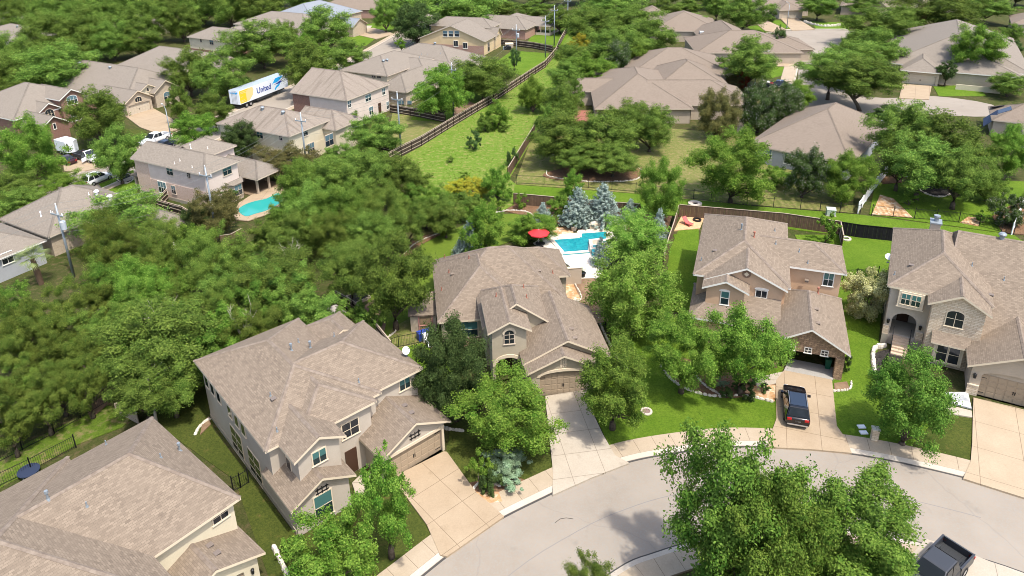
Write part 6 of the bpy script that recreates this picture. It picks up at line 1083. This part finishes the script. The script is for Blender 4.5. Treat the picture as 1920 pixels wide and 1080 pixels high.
def crown_mesh(kind, Rr, var):
    """round crown, unit shaped: horizontal radius Rr, vertical radius Rr (scaled per tree)"""
    rs = np.random.RandomState(var * 97 + int(Rr * 10) + sum(map(ord, kind)) % 50)
    nc = {1.2: 26, 2.6: 70, 4.6: 120}[Rr]; nl = {1.2: 8500, 2.6: 28000, 4.6: 52000}[Rr]; lf = {1.2: .068, 2.6: .078, 4.6: .105}[Rr]
    if kind == "cedar": lf *= .85; nl = int(nl * 1.15)
    d = unit(rs.normal(size=(nc, 3))); d[:, 2] = d[:, 2] * .9 + .1; rad = rs.uniform(.28, 1.0, nc) ** .6; ph = rs.uniform(0, 6.28, 3); az = np.arctan2(d[:, 1], d[:, 0]); lob = 1 + .14 * np.sin(2 * az + ph[0]) + .12 * np.sin(3 * az + ph[1]) + .10 * np.sin(5 * az + 4 * d[:, 2] + ph[2]); lob = 1 + (lob - 1) * (.35 if kind in ('lime', 'dark', 'white', 'pale') else 1); Cc = d * (rad * lob)[:, None]
    k = rs.uniform(.10, .25, nc)
    if kind == "oak": k *= 1.1
    if kind == "pale": nl = int(nl * 1.6)
    prob = k ** 2; prob /= prob.sum(); idx = rs.choice(nc, nl, p=prob); ld = unit(rs.normal(size=(nl, 3)) + np.array([0, 0, .35]) + Cc[idx] * .5); rr = k[idx] * rs.uniform(.25, 1.15, nl) ** .75
    sq = rs.uniform(.65, 1.0, nc)[idx]; P = Cc[idx] + ld * rr[:, None] * np.stack([np.ones(nl), np.ones(nl), sq], 1)
    # stray twigs that break the outline
    m_ = int(nl * .16); tw = rs.choice(nc, m_); td = unit(Cc[tw] + rs.normal(size=(m_, 3)) * .35); P[:m_] = Cc[tw] + td * (k[tw] * rs.uniform(.9, 1.7, m_))[:, None]
    sh = np.percentile(np.hypot(P[:, 0], P[:, 1]), 94); sv = np.percentile(np.abs(P[:, 2]), 97); P = P / np.array([sh, sh, sv]); Cc = Cc / np.array([sh, sh, sv])
    n_ = unit(ld * 1.0 + rs.normal(size=(nl, 3)) * .42 + np.array([0, 0, .32])); me = leaves_to_mesh("crown", P * Rr, n_, lf * rs.uniform(.7, 1.35, nl), rs, LM[kind], .42 if kind == "cedar" else .55); return me, Cc
def cone_mesh(var):
    rs = np.random.RandomState(var); P = []; Nn = []
    for L in range(17):
        z = .04 + .94 * L / 17; rl = (1 - z) ** .85 * .95 + .03; nb = max(5, int(15 * (1 - z) + 4))
        for b in range(nb):
            a = 2 * math.pi * (b + rs.uniform(-.3, .3)) / nb + L; br = rl * rs.uniform(.62, 1.2) * (1 + .12 * math.sin(2 * a + var)); n = int(70 * br + 14); t = rs.uniform(.1, 1, n) ** .7; w_ = .09 * (1 - t * .6)
            p = np.stack([np.cos(a) * br * t, np.sin(a) * br * t, z * 2 - 1 + .10 * t ** 2 - .05 * np.sin(t * 3)], 1) + rs.normal(size=(n, 3)) * w_[:, None] * .75; P.append(p); Nn.append(unit(np.stack([np.cos(a) * np.ones(n) * .5, np.sin(a) * np.ones(n) * .5, np.ones(n)], 1) + rs.normal(size=(n, 3)) * .5))
    P = np.concatenate(P); Nn = np.concatenate(Nn); return leaves_to_mesh("crown", P * 2.0, Nn, rs.uniform(.07, .13, len(P)), rs, LM["spruce"], .4), None
CROWN = {}
def get_crown(kind, Rr, var):
    k = (kind, Rr, var)
    if k not in CROWN: CROWN[k] = cone_mesh(var) if kind == "spruce" else crown_mesh(kind, Rr, var)
    return CROWN[k]
NT = 0
def tree(u, v, W, Hp, clear, kind, label, group=None, name=None, cat=None, lean=0.0, spin=None):
    """a tree whose crown is W wide and Hp high in the photograph, with `clear` metres of bare trunk below the crown"""
    global NT; NT += 1; b = 2.0
    for _ in range(12):
        p = at(u, v, clear + b); zc = depth(p); a = W / 2 * zc / F_PX; dl = p - CAM; el = math.atan2(-dl.z, math.hypot(dl.x, dl.y)); h2 = Hp / 2 * zc / F_PX; v2 = h2 * h2 - (a * math.sin(el)) ** 2; b2 = math.sqrt(max(v2, 0)) / math.cos(el); b = .5 * b + .5 * min(max(b2, .42 * a), 2.0 * a)
    shrub = clear < .6; nm = name or ("shrub" if shrub else "spruce_tree" if kind == "spruce" else "cedar_tree" if kind == "cedar" else "oak_tree" if kind == "oak" else "tree")
    o = empty(nm, (p.x, p.y, 0)); tag(o, label, cat or ("shrub" if shrub else "tree"), group)
    Rr = min((1.2, 2.6, 4.6), key=lambda r_: abs(math.log(r_ / (a * 1.25)))) if kind != "spruce" else 2.0; var = NT % 2 if Rr == 4.6 else NT % 3; me, Cc = get_crown(kind, Rr, var)
    c = bpy.data.objects.new("crown", me); C.objects.link(c); c.parent = o; c.location = (0, 0, clear + b); s_ = a / Rr; c.scale = (s_ * 1.0, s_ * 1.0, b / Rr); ang = (NT * 2.399) % 6.283 if spin is None else spin; c.rotation_euler = (0, 0, ang)
    t = MB(); r0 = max(.05, min(.34, .045 * a + .016 * (clear + b) + .03)); z0 = clear + b
    if kind == "spruce": t.tube([(0, 0, 0), (0, 0, z0 + b * .8)], [r0, .02], 7)
    else:
        zf = max(clear * .85, .15); t.tube([(0, 0, -.05), (lean * .4, .03, zf * .5), (lean, 0, zf)], [r0 * 1.25, r0, r0 * .85], 8); r2 = random.Random(NT); js = sorted(range(len(Cc)), key=lambda j: Cc[j][2] + r2.uniform(-.25, .25))[2:(8 if a < 2 else 13)]
        for j in js:
            q = Vector(Cc[j]); q = Matrix.Rotation(ang, 3, 'Z') @ q; e = Vector((q.x * a, q.y * a, z0 + q.z * b)); s0 = Vector((lean, 0, zf * .93)); mid = s0.lerp(e, .5) + Vector((r2.uniform(-.1, .1) * a, r2.uniform(-.1, .1) * a, .12 * b)); t.tube([s0, mid, e], [r0 * .55, r0 * .36, r0 * .12], 6, False)
    t.build("trunk", BARK, o, True); return o
# --- street side and front gardens
T = tree
T(1378, 985, 236, 280, 1.3, "deep", "tall airy tree with pointed leader shoots at the bottom, hiding the near pavement", name="tree"); T(1445, 1012, 200, 225, 3, "deep", "full middle tree of the bottom clump over the hidden roof peak", name="tree"); T(1605, 1006, 236, 208, 2.6, "deep", "rounded yellow green tree beside the charcoal pickup", name="tree"); T(1530, 1075, 190, 120, 2.5, "deep", "low dense crown at the bottom edge left of the charcoal pickup"); T(1655, 1062, 110, 86, 2, "deep", "lowest crown touching the charcoal pickup's bonnet")
T(1105, 1090, 92, 90, 2.5, "cedar", "sparse tree top rising from the bottom edge at the street", name="tree")
T(724, 936, 112, 146, 2.2, "bright", "young tree with bare slim trunk in a mulch ring before the stucco house's porch"); T(622, 1032, 150, 146, 1.2, "bright", "leafy tree at the bottom edge covering the stucco house's front corner")
T(953, 772, 174, 142, 1.4, "bright", "broad bright tree left of the pale concrete driveway"); T(851, 700, 136, 166, .8, "dark", "big dark evergreen tree between stucco and arched entry houses"); T(1152, 722, 146, 138, 1.6, "deep", "round oak casting its shadow on the pale concrete driveway"); T(1284, 658, 130, 126, 1.6, "bright", "left of the two feathery trees before the tan house"); T(1398, 656, 142, 134, 1.8, "bright", "right of the two feathery trees, reaching over the open garage")
T(1709, 756, 146, 160, .7, "deep", "dense round street tree in front of the stone house steps"); T(1188, 552, 156, 148, .8, "lime", "large glossy bright tree right of the arched entry house"); T(1191, 444, 116, 86, 1.5, "lime", "tree right behind the large glossy one, beside the pool spa")
T(1628, 556, 82, 84, .05, "pale", "rounded cream variegated bush left of the stone house"); T(1666, 695, 34, 50, .05, "dark", "small clipped evergreen by the front steps"); T(1584, 680, 22, 85, .05, "dark", "narrow clipped hedge beside the stone pier of the open garage"); T(1551, 430, 38, 52, .1, "bright", "bright young shrub at the corner of the board fences")
T(948, 868, 76, 48, .05, "silver", "upper silvery grey shrub at the kerb"); T(955, 895, 66, 52, .05, "silver", "lower silvery grey shrub nearest the kerb"); T(898, 885, 48, 62, .05, "bright", "green shrub left of the silvery ones"); T(918, 900, 44, 50, .05, "dark", "dark shrub between the green and the silvery shrubs")
for (u, v, s_, k, l_) in ((1354, 716, 24, "silver", "greyish ball shrub in the mulch bed under the feathery trees"), (1384, 726, 24, "dark", "olive ball shrub at the middle of the mulch bed"), (1410, 716, 18, "dark", "dark ball shrub nearest the garden path"), (1434, 728, 20, "dark", "round clipped ball shrub beside the driveway with the black suv"), (1362, 738, 26, "dark", "low dark shrub at the rock edging"), (1403, 738, 30, "dark", "spreading dark shrub at the rock edging's right end"), (1334, 720, 20, "bright", "small bright perennial by the inner rock border")): T(u, v, s_, s_ * .9, .03, k, l_)
T(545, 1030, 40, 40, .05, "bright", "low bright shrub at the stucco house's front corner"); T(1655, 715, 26, 34, .05, "dark", "low dark shrub inside the boulder edging")
# --- pool garden
T(905, 430, 80, 92, 1.0, "bright", "glossy dark green tree behind the arched entry house's roof"); T(880, 448, 70, 74, .2, "spruce", "wide silver blue spruce beside the glossy tree"); T(862, 466, 34, 40, .2, "spruce", "small silver blue spruce at the left foot of the wide one"); T(1000, 428, 90, 56, .1, "bright", "broad bright bush behind the red umbrella")
T(1018, 398, 38, 42, .15, "spruce", "small blue spruce at the left end of the pool bed"); T(1084, 386, 72, 78, .2, "spruce", "tall blue spruce behind the pool, left of the tallest"); T(1132, 380, 84, 82, .2, "spruce", "tallest blue spruce behind the pool"); T(1182, 392, 42, 44, .2, "spruce", "blue spruce right of the tallest, near the board fence"); T(1236, 420, 46, 64, .2, "spruce", "blue spruce tucked behind the glossy bright trees"); T(1126, 470, 38, 56, .2, "spruce", "blue spruce leaning over the pool spa")
T(1050, 388, 44, 42, .1, "bright", "leafy green shrub between two blue spruces"); T(1075, 345, 40, 44, .2, "bright", "green shrub against the dry lawn's iron fence"); T(1240, 357, 84, 102, 1.0, "bright", "dense green tree behind the board fence right of the spruces")
T(932, 346, 54, 60, .2, "bright", "bright bushy tree at the lower end of the meadow's right fence"); T(930, 385, 36, 30, .05, "bright", "leafy shrub beside the pale curb edging"); T(978, 378, 24, 30, .05, "bright", "yellow green shrub on the mulch before the board fence"); T(890, 355, 60, 34, .1, "yellow", "drift of yellow wildflowers at the meadow's lower edge", name="wildflowers", cat="wildflowers"); T(858, 352, 50, 22, .05, "yellow", "thin yellow flowers left of the main drift", name="wildflowers", cat="wildflowers")
for (u, v, W, H_, k, l_) in ((845, 385, 70, 50, "oak", "grey green scrub tree above the mown back lawn"), (835, 415, 62, 52, "oak", "scrub tree beside the curved curb edging"), (885, 385, 44, 40, "oak", "thin scrub below the yellow wildflowers"), (800, 400, 56, 46, "oak", "scrub tree at the wood's right edge near the meadow"), (815, 368, 50, 34, "bright", "low light green scrub at the meadow's lower left")): T(u, v, W, H_, .7, k, l_, name="scrub_tree")
# --- meadow and yards
T(931, 217, 54, 46, .1, "bright", "yellow green bush in the middle of the meadow"); T(910, 232, 34, 30, .05, "oak", "lower bush attached to the meadow's middle bush"); T(845, 300, 16, 12, .03, "oak", "weed clump on the meadow below the lone round bush"); T(905, 160, 40, 18, .05, "bright", "weedy growth under the spreading oak by the fence"); T(870, 330, 22, 14, .03, "bright", "weed clump above the yellow wildflowers"); T(945, 240, 22, 16, .04, "oak", "weed clump right of the meadow's middle bush"); T(790, 335, 30, 20, .04, "bright", "weed clump at the meadow's lower left corner"); T(888, 265, 27, 34, .05, "dark", "small dark round bush alone in the meadow"); T(999, 181, 60, 56, .3, "bright", "round bright bush where the meadow narrows"); T(960, 295, 24, 30, .1, "dark", "dark shrub at the meadow's right fence")
T(1050, 205, 66, 80, .6, "oak", "loose oak left of the red timber deck"); T(1030, 232, 50, 60, .4, "oak", "small oak below the loose oak by the meadow"); T(1075, 175, 40, 60, .8, "oak", "thin tree against the ranch house's left roof"); T(1040, 190, 40, 40, .3, "dark", "dark shrub in the fence line near the round bright bush")
for (u, v, W, H_, l_) in ((1060, 258, 125, 84, "leftmost live oak of the dry lawn cluster"), (1130, 262, 125, 88, "central live oak of the dry lawn cluster"), (1220, 240, 86, 74, "right live oak of the cluster, before the beige wall"), (1150, 300, 100, 56, "lowest live oak of the cluster above the edging ring"), (1175, 225, 90, 60, "rear live oak of the cluster under the ranch house's eave"), (1090, 296, 90, 54, "front left live oak of the cluster beside the iron fence")): T(u, v, W, H_, 1.0, "oak", l_)
T(1376, 312, 140, 118, 1.2, "bright", "big leafy tree on the dry lawn left of the grey house"); T(1510, 325, 74, 84, .6, "white", "crape myrtle with pale blossom before the grey house"); T(1590, 332, 96, 82, .6, "bright", "thick green tree before the grey house's porch"); T(1455, 332, 56, 38, .05, "bright", "yellow green hedge beside the crape myrtle", name="hedge", cat="hedge")
for (u, v, W, H_, l_) in ((1702, 252, 116, 100, "upper left crown of the huge oak right of the grey house"), (1775, 275, 130, 104, "upper right crown of the huge oak"), (1730, 310, 130, 90, "lower left crown of the huge oak over the shaded lawn"), (1800, 325, 110, 90, "lower right crown of the huge oak"), (1690, 300, 70, 70, "crown beside the grey house's right roof edge")): T(u, v, W, H_, 2.2, "oak", l_)
T(1892, 284, 82, 84, 1.0, "bright", "yellow green tree at the right edge above the shaded lawn"); T(1855, 345, 70, 60, .5, "oak", "oak by the right hand white fence"); T(1890, 395, 60, 55, .2, "white", "flowering shrub beside the white fence at the right edge"); T(1705, 375, 32, 24, .03, "bright", "low shrub on the shaded lawn behind the iron fence"); T(1843, 410, 30, 22, .03, "bright", "low shrub by the iron fence's right end")
T(1346, 215, 84, 84, .5, "rust", "brownish crape myrtle beside the beige garden wall"); T(1425, 205, 72, 82, .4, "white", "dark leaved crape myrtle with white blossom by the grey house"); T(1468, 200, 70, 74, .4, "white", "second crape myrtle, right beside the first with white blossom"); T(1495, 180, 66, 50, .4, "bright", "bright flowering shrub above the grey house's ridge"); T(1395, 148, 26, 34, .1, "red", "crimson flowering shrub by the curved street lamp"); T(1370, 155, 40, 26, .1, "rust", "bronze shrub beside the crimson one")
T(1560, 130, 110, 60, 3.4, "oak", "left limb crown of the forked oak on the upper street corner", name="oak_tree"); T(1622, 148, 130, 72, 3.0, "oak", "right limb crown of the forked oak on the upper street corner", lean=-1.6); T(1600, 110, 90, 50, 4.0, "oak", "top crown of the forked oak on the upper street corner", lean=-.5)
T(1402, 116, 116, 78, 1.5, "oak", "dense round oak behind the curved street lamp"); T(1459, 76, 28, 40, 1.2, "dark", "slim young tree on the lawn strip by the turning head"); T(1435, 72, 14, 20, .1, "dark", "tiny conifer beside the skylight house's roof"); T(1640, 45, 120, 56, 2, "oak", "wide oak right of the boulder row at the turning head"); T(1645, 92, 110, 66, 1.8, "oak", "dense oak over the lawn corner of the turning head"); T(1605, 88, 60, 50, 1.5, "oak", "oak at the edge of the turning head pavement"); T(1625, 120, 70, 40, 1.5, "oak", "oak below the lawn corner oaks")
T(1760, 22, 140, 52, 2, "oak", "broad dark oak behind the big beige house"); T(1690, 38, 70, 44, 1.5, "oak", "oak between the stone front gable house and broad dark oak"); T(1722, 40, 30, 50, .4, "rust", "purplish small tree beside the big beige house"); T(1832, 92, 92, 76, 2.8, "bright", "bright tree standing before the big beige house's roof"); T(1777, 132, 34, 34, 1.6, "dark", "small lollipop tree by the double garage"); T(1858, 138, 44, 28, .5, "dark", "shrub before the big beige house's wall"); T(1893, 158, 66, 36, .8, "oak", "oak at the right edge above the solar panels"); T(1900, 62, 40, 30, .6, "oak", "small oak at the right edge top"); T(1895, 90, 40, 28, .3, "dark", "dark bush under the right edge oak"); T(1850, 14, 90, 30, 2, "oak", "oak at the extreme top right"); T(1680, 148, 20, 24, .1, "pale", "pale bush beside the double garage"); T(1665, 210, 50, 24, .3, "dark", "low shrub row on the grey house's street side")
T(1396, 22, 84, 58, 1.6, "oak", "dark oak beside the small upper driveway"); T(1535, 10, 62, 36, 2, "oak", "dark street tree before the stone front gable"); T(1595, 14, 30, 16, .4, "bright", "small feathery tree by the stone front gable"); T(1447, 30, 20, 20, .1, "dark", "shrub beside the arched garage"); T(1625, 8, 60, 30, 2, "oak", "oak right of the stone front gable"); T(1345, 10, 50, 40, 2, "oak", "oak at the top edge beside the brown roofs")
# --- trees along the right side of the meadow
for (u, v, W, H_, k, l_) in ((1105, 55, 100, 66, "oak", "big oak right behind the farthest utility poles"), (1185, 45, 110, 62, "oak", "large oak at the top centre right"), (1150, 92, 110, 66, "oak", "oak above the yellowish shrub by the far meadow end"), (1218, 74, 90, 66, "oak", "oak beside the skylight house's roof"), (1075, 110, 70, 46, "oak", "oak at the fence beyond the meadow's narrow end"), (1065, 140, 70, 46, "oak", "oak hanging over the meadow's narrow end"), (1110, 132, 80, 50, "bright", "bright oak left of the ranch house's rear roof"), (1085, 88, 40, 40, "yellow", "yellowish shrub between oaks at the far meadow end"), (1158, 108, 46, 54, "white", "white flowering crape myrtle before the ranch house's rear roof"), (1050, 35, 60, 40, "oak", "oak right of the tallest utility pole's top"), (1140, 12, 120, 30, "oak", "oak crown line at the top edge, centre right"), (1240, 20, 60, 34, "oak", "oak at the top edge beside the brown hipped roof"), (1195, 108, 60, 40, "bright", "bright tree against the skylight house's lower roof"), (1290, 12, 60, 26, "oak", "oak at the top edge right of the brown hipped roof"), (1300, 38, 50, 20, "oak", "low oak crown between the two brown roofs")): T(u, v, W, H_, 1.5, k, l_)
for (u, v, W, H_, k, l_) in ((826, 172, 106, 86, "bright", "bright bushy tree at the transformer pole by the meadow fence"), (905, 146, 116, 66, "oak", "spreading oak over the meadow fence"), (965, 108, 22, 30, "dark", "slim shrub beside the pole at the low brick house"), (870, 150, 80, 50, "oak", "oak between bushy tree and spreading oak"), (700, 250, 96, 66, "oak", "dark oak in the dry yard's lower left"), (660, 235, 46, 40, "oak", "small oak behind the dark yard oak"), (780, 45, 84, 66, "dark", "dark tree overhanging the far left street"), (722, 28, 48, 50, "oak", "round lawn tree beside the far left driveway"), (755, 10, 60, 36, "oak", "oak behind the round lawn tree"), (860, 18, 150, 40, "oak", "oak row above the yellow tan house's roof"), (930, 12, 90, 30, "oak", "oak above the low brick house's roof"), (752, 82, 22, 18, "bright", "tiny street shrub beside the yellow tan house"), (1000, 18, 60, 30, "oak", "oak at the top edge left of the tall poles"), (690, 6, 60, 22, "oak", "oak at the top edge beside the wide brick house")): T(u, v, W, H_, 1.4, k, l_)
for (u, v, W, H_, k, l_) in ((654, 103, 86, 54, "oak", "oak over the left street above the streaked pink house"), (613, 55, 96, 70, "oak", "tall oak before the blue grey roof"), (490, 82, 120, 76, "oak", "wide oak before the white and brick house"), (535, 70, 50, 50, "oak", "oak beside the wide oak at the brick gable"), (578, 130, 108, 90, "oak", "oak hiding the front end of the long trailer"), (352, 136, 96, 70, "oak", "left oak between stone house and trailer"), (412, 142, 100, 84, "oak", "right oak touching the trailer's rear"), (335, 190, 46, 56, "oak", "small tree beside the stone house's side steps"), (400, 206, 74, 58, "oak", "oak below the trailer's rear doors"), (362, 243, 78, 56, "bright", "bright tree behind the white crew cab pickup"), (450, 264, 72, 62, "dark", "dark glossy tree against the cream house's brick wall"), (598, 100, 50, 30, "bright", "bright shrub by the hidden white car"), (570, 85, 40, 40, "bright", "light green tree below the brick gable")): T(u, v, W, H_, 1.4, k, l_)
for (u, v, W, H_, k, l_) in ((181, 220, 106, 86, "oak", "oak on the lawn before the tan stone house"), (218, 290, 84, 92, "oak", "street tree in a stone ring beside the white suv"), (55, 285, 112, 106, "bright", "big bright tree at the left edge by the dark maroon sedan"), (118, 348, 84, 44, "bright", "low bright tree on the left street corner"), (22, 355, 100, 60, "oak", "oak at the left edge above the patio house"), (40, 385, 90, 60, "oak", "oak over the patio house's left roof end"), (235, 412, 150, 96, "oak", "spreading oak over the patio house's roof"), (400, 398, 96, 80, "rust", "bronze tinged tree between utility pole and kidney pool"), (365, 415, 50, 60, "dark", "dark tree right of the small back porch"), (540, 300, 110, 56, "rust", "bronze tinged tree beside the cream house's utility pole"), (600, 330, 100, 60, "oak", "oak below the cream house's rear corner"), (640, 296, 70, 50, "oak", "oak right of the cream house's rear wing"), (430, 365, 30, 20, "dark", "small shrub by the bay window")): T(u, v, W, H_, 1.1, k, l_)
# --- the wood at centre left
for k_, x in enumerate(range(20, 640, 62)): T(x, -14 - (k_ % 3) * 5, 90, 60, 1.5, "oak", "oak at the top edge of the upper left wood", "oaks along the top edge at left")
for k_, x in enumerate(range(790, 1250, 75)): T(x, -20 - (k_ % 3) * 4, 84, 50, 1.5, "oak", "oak at the top edge beyond the far houses", "oaks along the top edge at centre")
for k_, x in enumerate((1330, 1400, 1490, 1560, 1700, 1780, 1840, 1910)): T(x, -16 - (k_ % 3) * 4, 80, 46, 1.5, "oak", "oak at the top edge behind the upper street houses", "oaks along the top edge at right")
g = "oaks and cedars of the centre left wood"; L0 = "oak crowded among others in the wood between kidney pool and arched entry house"
for (u, v, W, H_) in ((560, 350, 100, 75), (620, 345, 110, 80), (690, 335, 120, 80), (755, 340, 100, 76), (548, 402, 90, 76), (580, 400, 120, 90), (650, 400, 120, 90), (720, 395, 120, 86), (505, 442, 80, 56), (560, 440, 110, 76), (630, 445, 100, 80), (700, 445, 110, 80), (760, 420, 80, 70), (700, 310, 70, 46), (780, 370, 60, 46)): T(u, v, W * .88, H_ * 1.1, 1.0, ("oak", "oak", "deep", "cedar")[(int(u) * 7 + int(v)) % 4], L0, g, name="oak_tree")
T(735, 520, 128, 150, 2.0, "oak", "tall oak at the left end of the mown back lawn"); T(655, 505, 110, 90, 3.0, "oak", "oak with visible pale trunk behind the low dark fence"); T(668, 590, 44, 44, .5, "oak", "shrub by the square timber planter"); T(700, 600, 50, 50, .6, "oak", "small tree at the curved white edging"); T(690, 470, 90, 60, 1.5, "oak", "oak just above the tall back lawn oak")
g2 = "cedars and oaks of the left wood"; LA = "cedar crowded among others in the wood left of the stucco house"; LB = "live oak crowded among others in the wood left of the stucco house"
r3 = random.Random(5); EXTRA = []
for row, (y, xs) in enumerate(((455, (200, 300, 375)), (495, (225, 310, 390, 440)), (538, (195, 262, 340, 420, 495, 560)), (585, (20, 95, 170, 250, 330, 405, 480, 550, 610)), (625, (30, 110, 190, 265, 340, 415, 480)), (672, (15, 85, 160, 235, 305, 370)), (720, (35, 100, 165, 320)), (765, (20, 80)), (805, (5,)))):
    for x in xs:
        u, v = x + r3.uniform(-14, 14), y + r3.uniform(-10, 10); k = "oak" if (x > 200 and r3.random() < .62) or r3.random() < .2 else "cedar"; W = r3.uniform(72, 112); T(u, v, W, W * r3.uniform(.88, 1.06), r3.uniform(.3, 1.8), k if k == "cedar" else r3.choice(("oak", "deep", "oak", "bright")), LA if k == "cedar" else LB, g2, name="cedar_tree" if k == "cedar" else "oak_tree")
T(300, 655, 190, 150, 2.2, "oak", "great live oak against the stucco house's rear roof edge"); T(265, 725, 130, 110, 1.8, "oak", "live oak drooping over the grass at the stucco house's rear corner"); T(520, 525, 150, 100, 2.2, "oak", "broad live oak behind the stucco house's roof")
g3 = "oaks of the upper left wood"; LC = "oak crowded among others in the upper left wood beyond the houses"
for (y, xs) in ((8, (20, 75, 130, 190, 250, 310, 370, 430, 490)), (38, (40, 100, 160, 225, 290, 345)), (70, (95, 150, 205, 262)), (108, (20, 70, 130)), (140, (40, 85, 20))):
    for x in xs: W = r3.uniform(72, 100); T(x + r3.uniform(-10, 10), y + r3.uniform(-6, 6), W, W * r3.uniform(.68, .85), 1.2, "oak", LC, g3)
T(100, 130, 130, 80, 1.8, "oak", "broad oak right of the pale siding house at the upper left"); T(30, 175, 60, 40, 1, "oak", "oak above the brick house's roof at the left edge")
# --- bare dead trees in the wood
def deadtree(u, v, hgt, sp_, label):
    o = empty("dead_tree", at(u, v, hgt * .6) * Vector((1, 1, 0)) if False else (lambda p: (p.x, p.y, 0))(at(u, v, hgt * .75))); tag(o, label, "dead tree"); t = MB(); t.tube([(0, 0, 0), (.1, .05, hgt * .45)], [.14, .1], 7); r2 = random.Random(int(u)); b = MB()
    for k in range(13):
        a = r2.uniform(0, 6.28); l_ = sp_ * r2.uniform(.5, 1); s0 = Vector((.1, .05, hgt * r2.uniform(.3, .45))); e = Vector((l_ * math.cos(a), l_ * math.sin(a), hgt * r2.uniform(.75, 1.05))); md = s0.lerp(e, .5) + Vector((0, 0, -.2)); b.tube([s0, md, e], [.07, .045, .012], 5, False)
        for j in range(3): q = md.lerp(e, r2.uniform(.1, .9)); b.tube([q, q + Vector((r2.uniform(-.8, .8), r2.uniform(-.8, .8), r2.uniform(.2, .9)))], [.025, .008], 4, False)
    t.build("trunk", DEAD, o, True); b.build("bare_branches", DEAD, o)
deadtree(305, 588, 6.6, 1.8, "bleached bare branches poking out of the middle of the left wood"); deadtree(455, 605, 6.2, 1.3, "bleached dead twig fork behind the stucco house's roof corner"); deadtree(275, 715, 6.4, 1.4, "bleached dead limbs in the drooping live oak"); deadtree(540, 470, 5.0, 1.8, "grey bare scrub beside the short brown fence at the wood's edge")
# --- palm
o = empty("palm_tree", (lambda p: (p.x, p.y, 0))(at(78, 533))); tag(o, "fan palm with shaggy brown trunk beside the grey siding house", "palm"); t = MB(); t.tube([(0, 0, 0), (-.1, 0, 1.5), (-.25, 0, 3.4)], [.3, .34, .24], 9)
for k in range(60): a = k * 2.4; z = .3 + 3.0 * k / 60; t.quad([(-.1 + .3 * math.cos(a), .3 * math.sin(a), z), (-.1 + .5 * math.cos(a + .2), .5 * math.sin(a + .2), z - .35), (-.1 + .3 * math.cos(a + .3), .3 * math.sin(a + .3), z - .05)])
t.build("trunk", mat("shaggy_palm_bark", (.10, .065, .04), .95), o); b = MB(); r2 = random.Random(2)
for k in range(26):
    a = k * 2.399; el = r2.uniform(-.5, 1.2); L_ = r2.uniform(1.3, 1.8); d = Vector((math.cos(a) * math.cos(el), math.sin(a) * math.cos(el), math.sin(el))); c0 = Vector((-.25, 0, 3.5)); h0 = c0 + d * L_ * .55; s_ = d.cross(Vector((0, 0, 1))).normalized(); up = s_.cross(d)
    b.tube([c0, h0], [.025, .015], 4, False)
    for j in range(11): ph = (j - 5) * .22; e = h0 + (d * math.cos(ph) + s_ * math.sin(ph)) * L_ * .75 + Vector((0, 0, -.3 * L_ * (1 - abs(el) * .4))); w_ = s_ * .05; b.quad([h0, h0.lerp(e, .5) + w_ + up * .1, e, h0.lerp(e, .5) - w_ + up * .1])
b.build("fronds", LM["palm"], o)
# --- grass tufts
rs = np.random.RandomState(4)
def tufts(polys, n, label, m_, size):
    P = []
    for poly in polys:
        q = [at(u, v) for u, v in poly]; xs = [p.x for p in q]; ys = [p.y for p in q]; area = abs(sum(q[i].x * q[(i + 1) % len(q)].y - q[(i + 1) % len(q)].x * q[i].y for i in range(len(q)))) / 2; k = int(area * n)
        pts = np.stack([rs.uniform(min(xs), max(xs), k * 2), rs.uniform(min(ys), max(ys), k * 2)], 1); ins = np.zeros(len(pts), bool)
        for i in range(len(q)):
            a, b = q[i], q[(i + 1) % len(q)]; c = ((a.y > pts[:, 1]) != (b.y > pts[:, 1])) & (pts[:, 0] < (b.x - a.x) * (pts[:, 1] - a.y) / (b.y - a.y + 1e-12) + a.x); ins ^= c
        P.append(pts[ins])
    P = np.concatenate(P); P = np.concatenate([P, np.full((len(P), 1), .1)], 1); Nn = unit(rs.normal(size=P.shape) * np.array([1, 1, .25])); o = bpy.data.objects.new("grass_tufts", leaves_to_mesh("grass_tufts", P, Nn, rs.uniform(.5, 1.5, len(P)) * size, rs, m_, .3)); C.objects.link(o); tag(o, label, "grass", kind="stuff")
GL = leaf_mat("meadow_tufts", (.08, .15, .015), (.13, .22, .022), (.24, .28, .06), .3, .0); tufts([[(706, 320), (850, 240), (990, 150), (1022, 130), (1046, 96), (1075, 62), (1088, 95), (1050, 150), (1010, 238), (955, 333), (960, 380), (900, 415), (790, 400), (760, 340)]], 9, "long rough grass all over the greenbelt meadow", GL, .13)
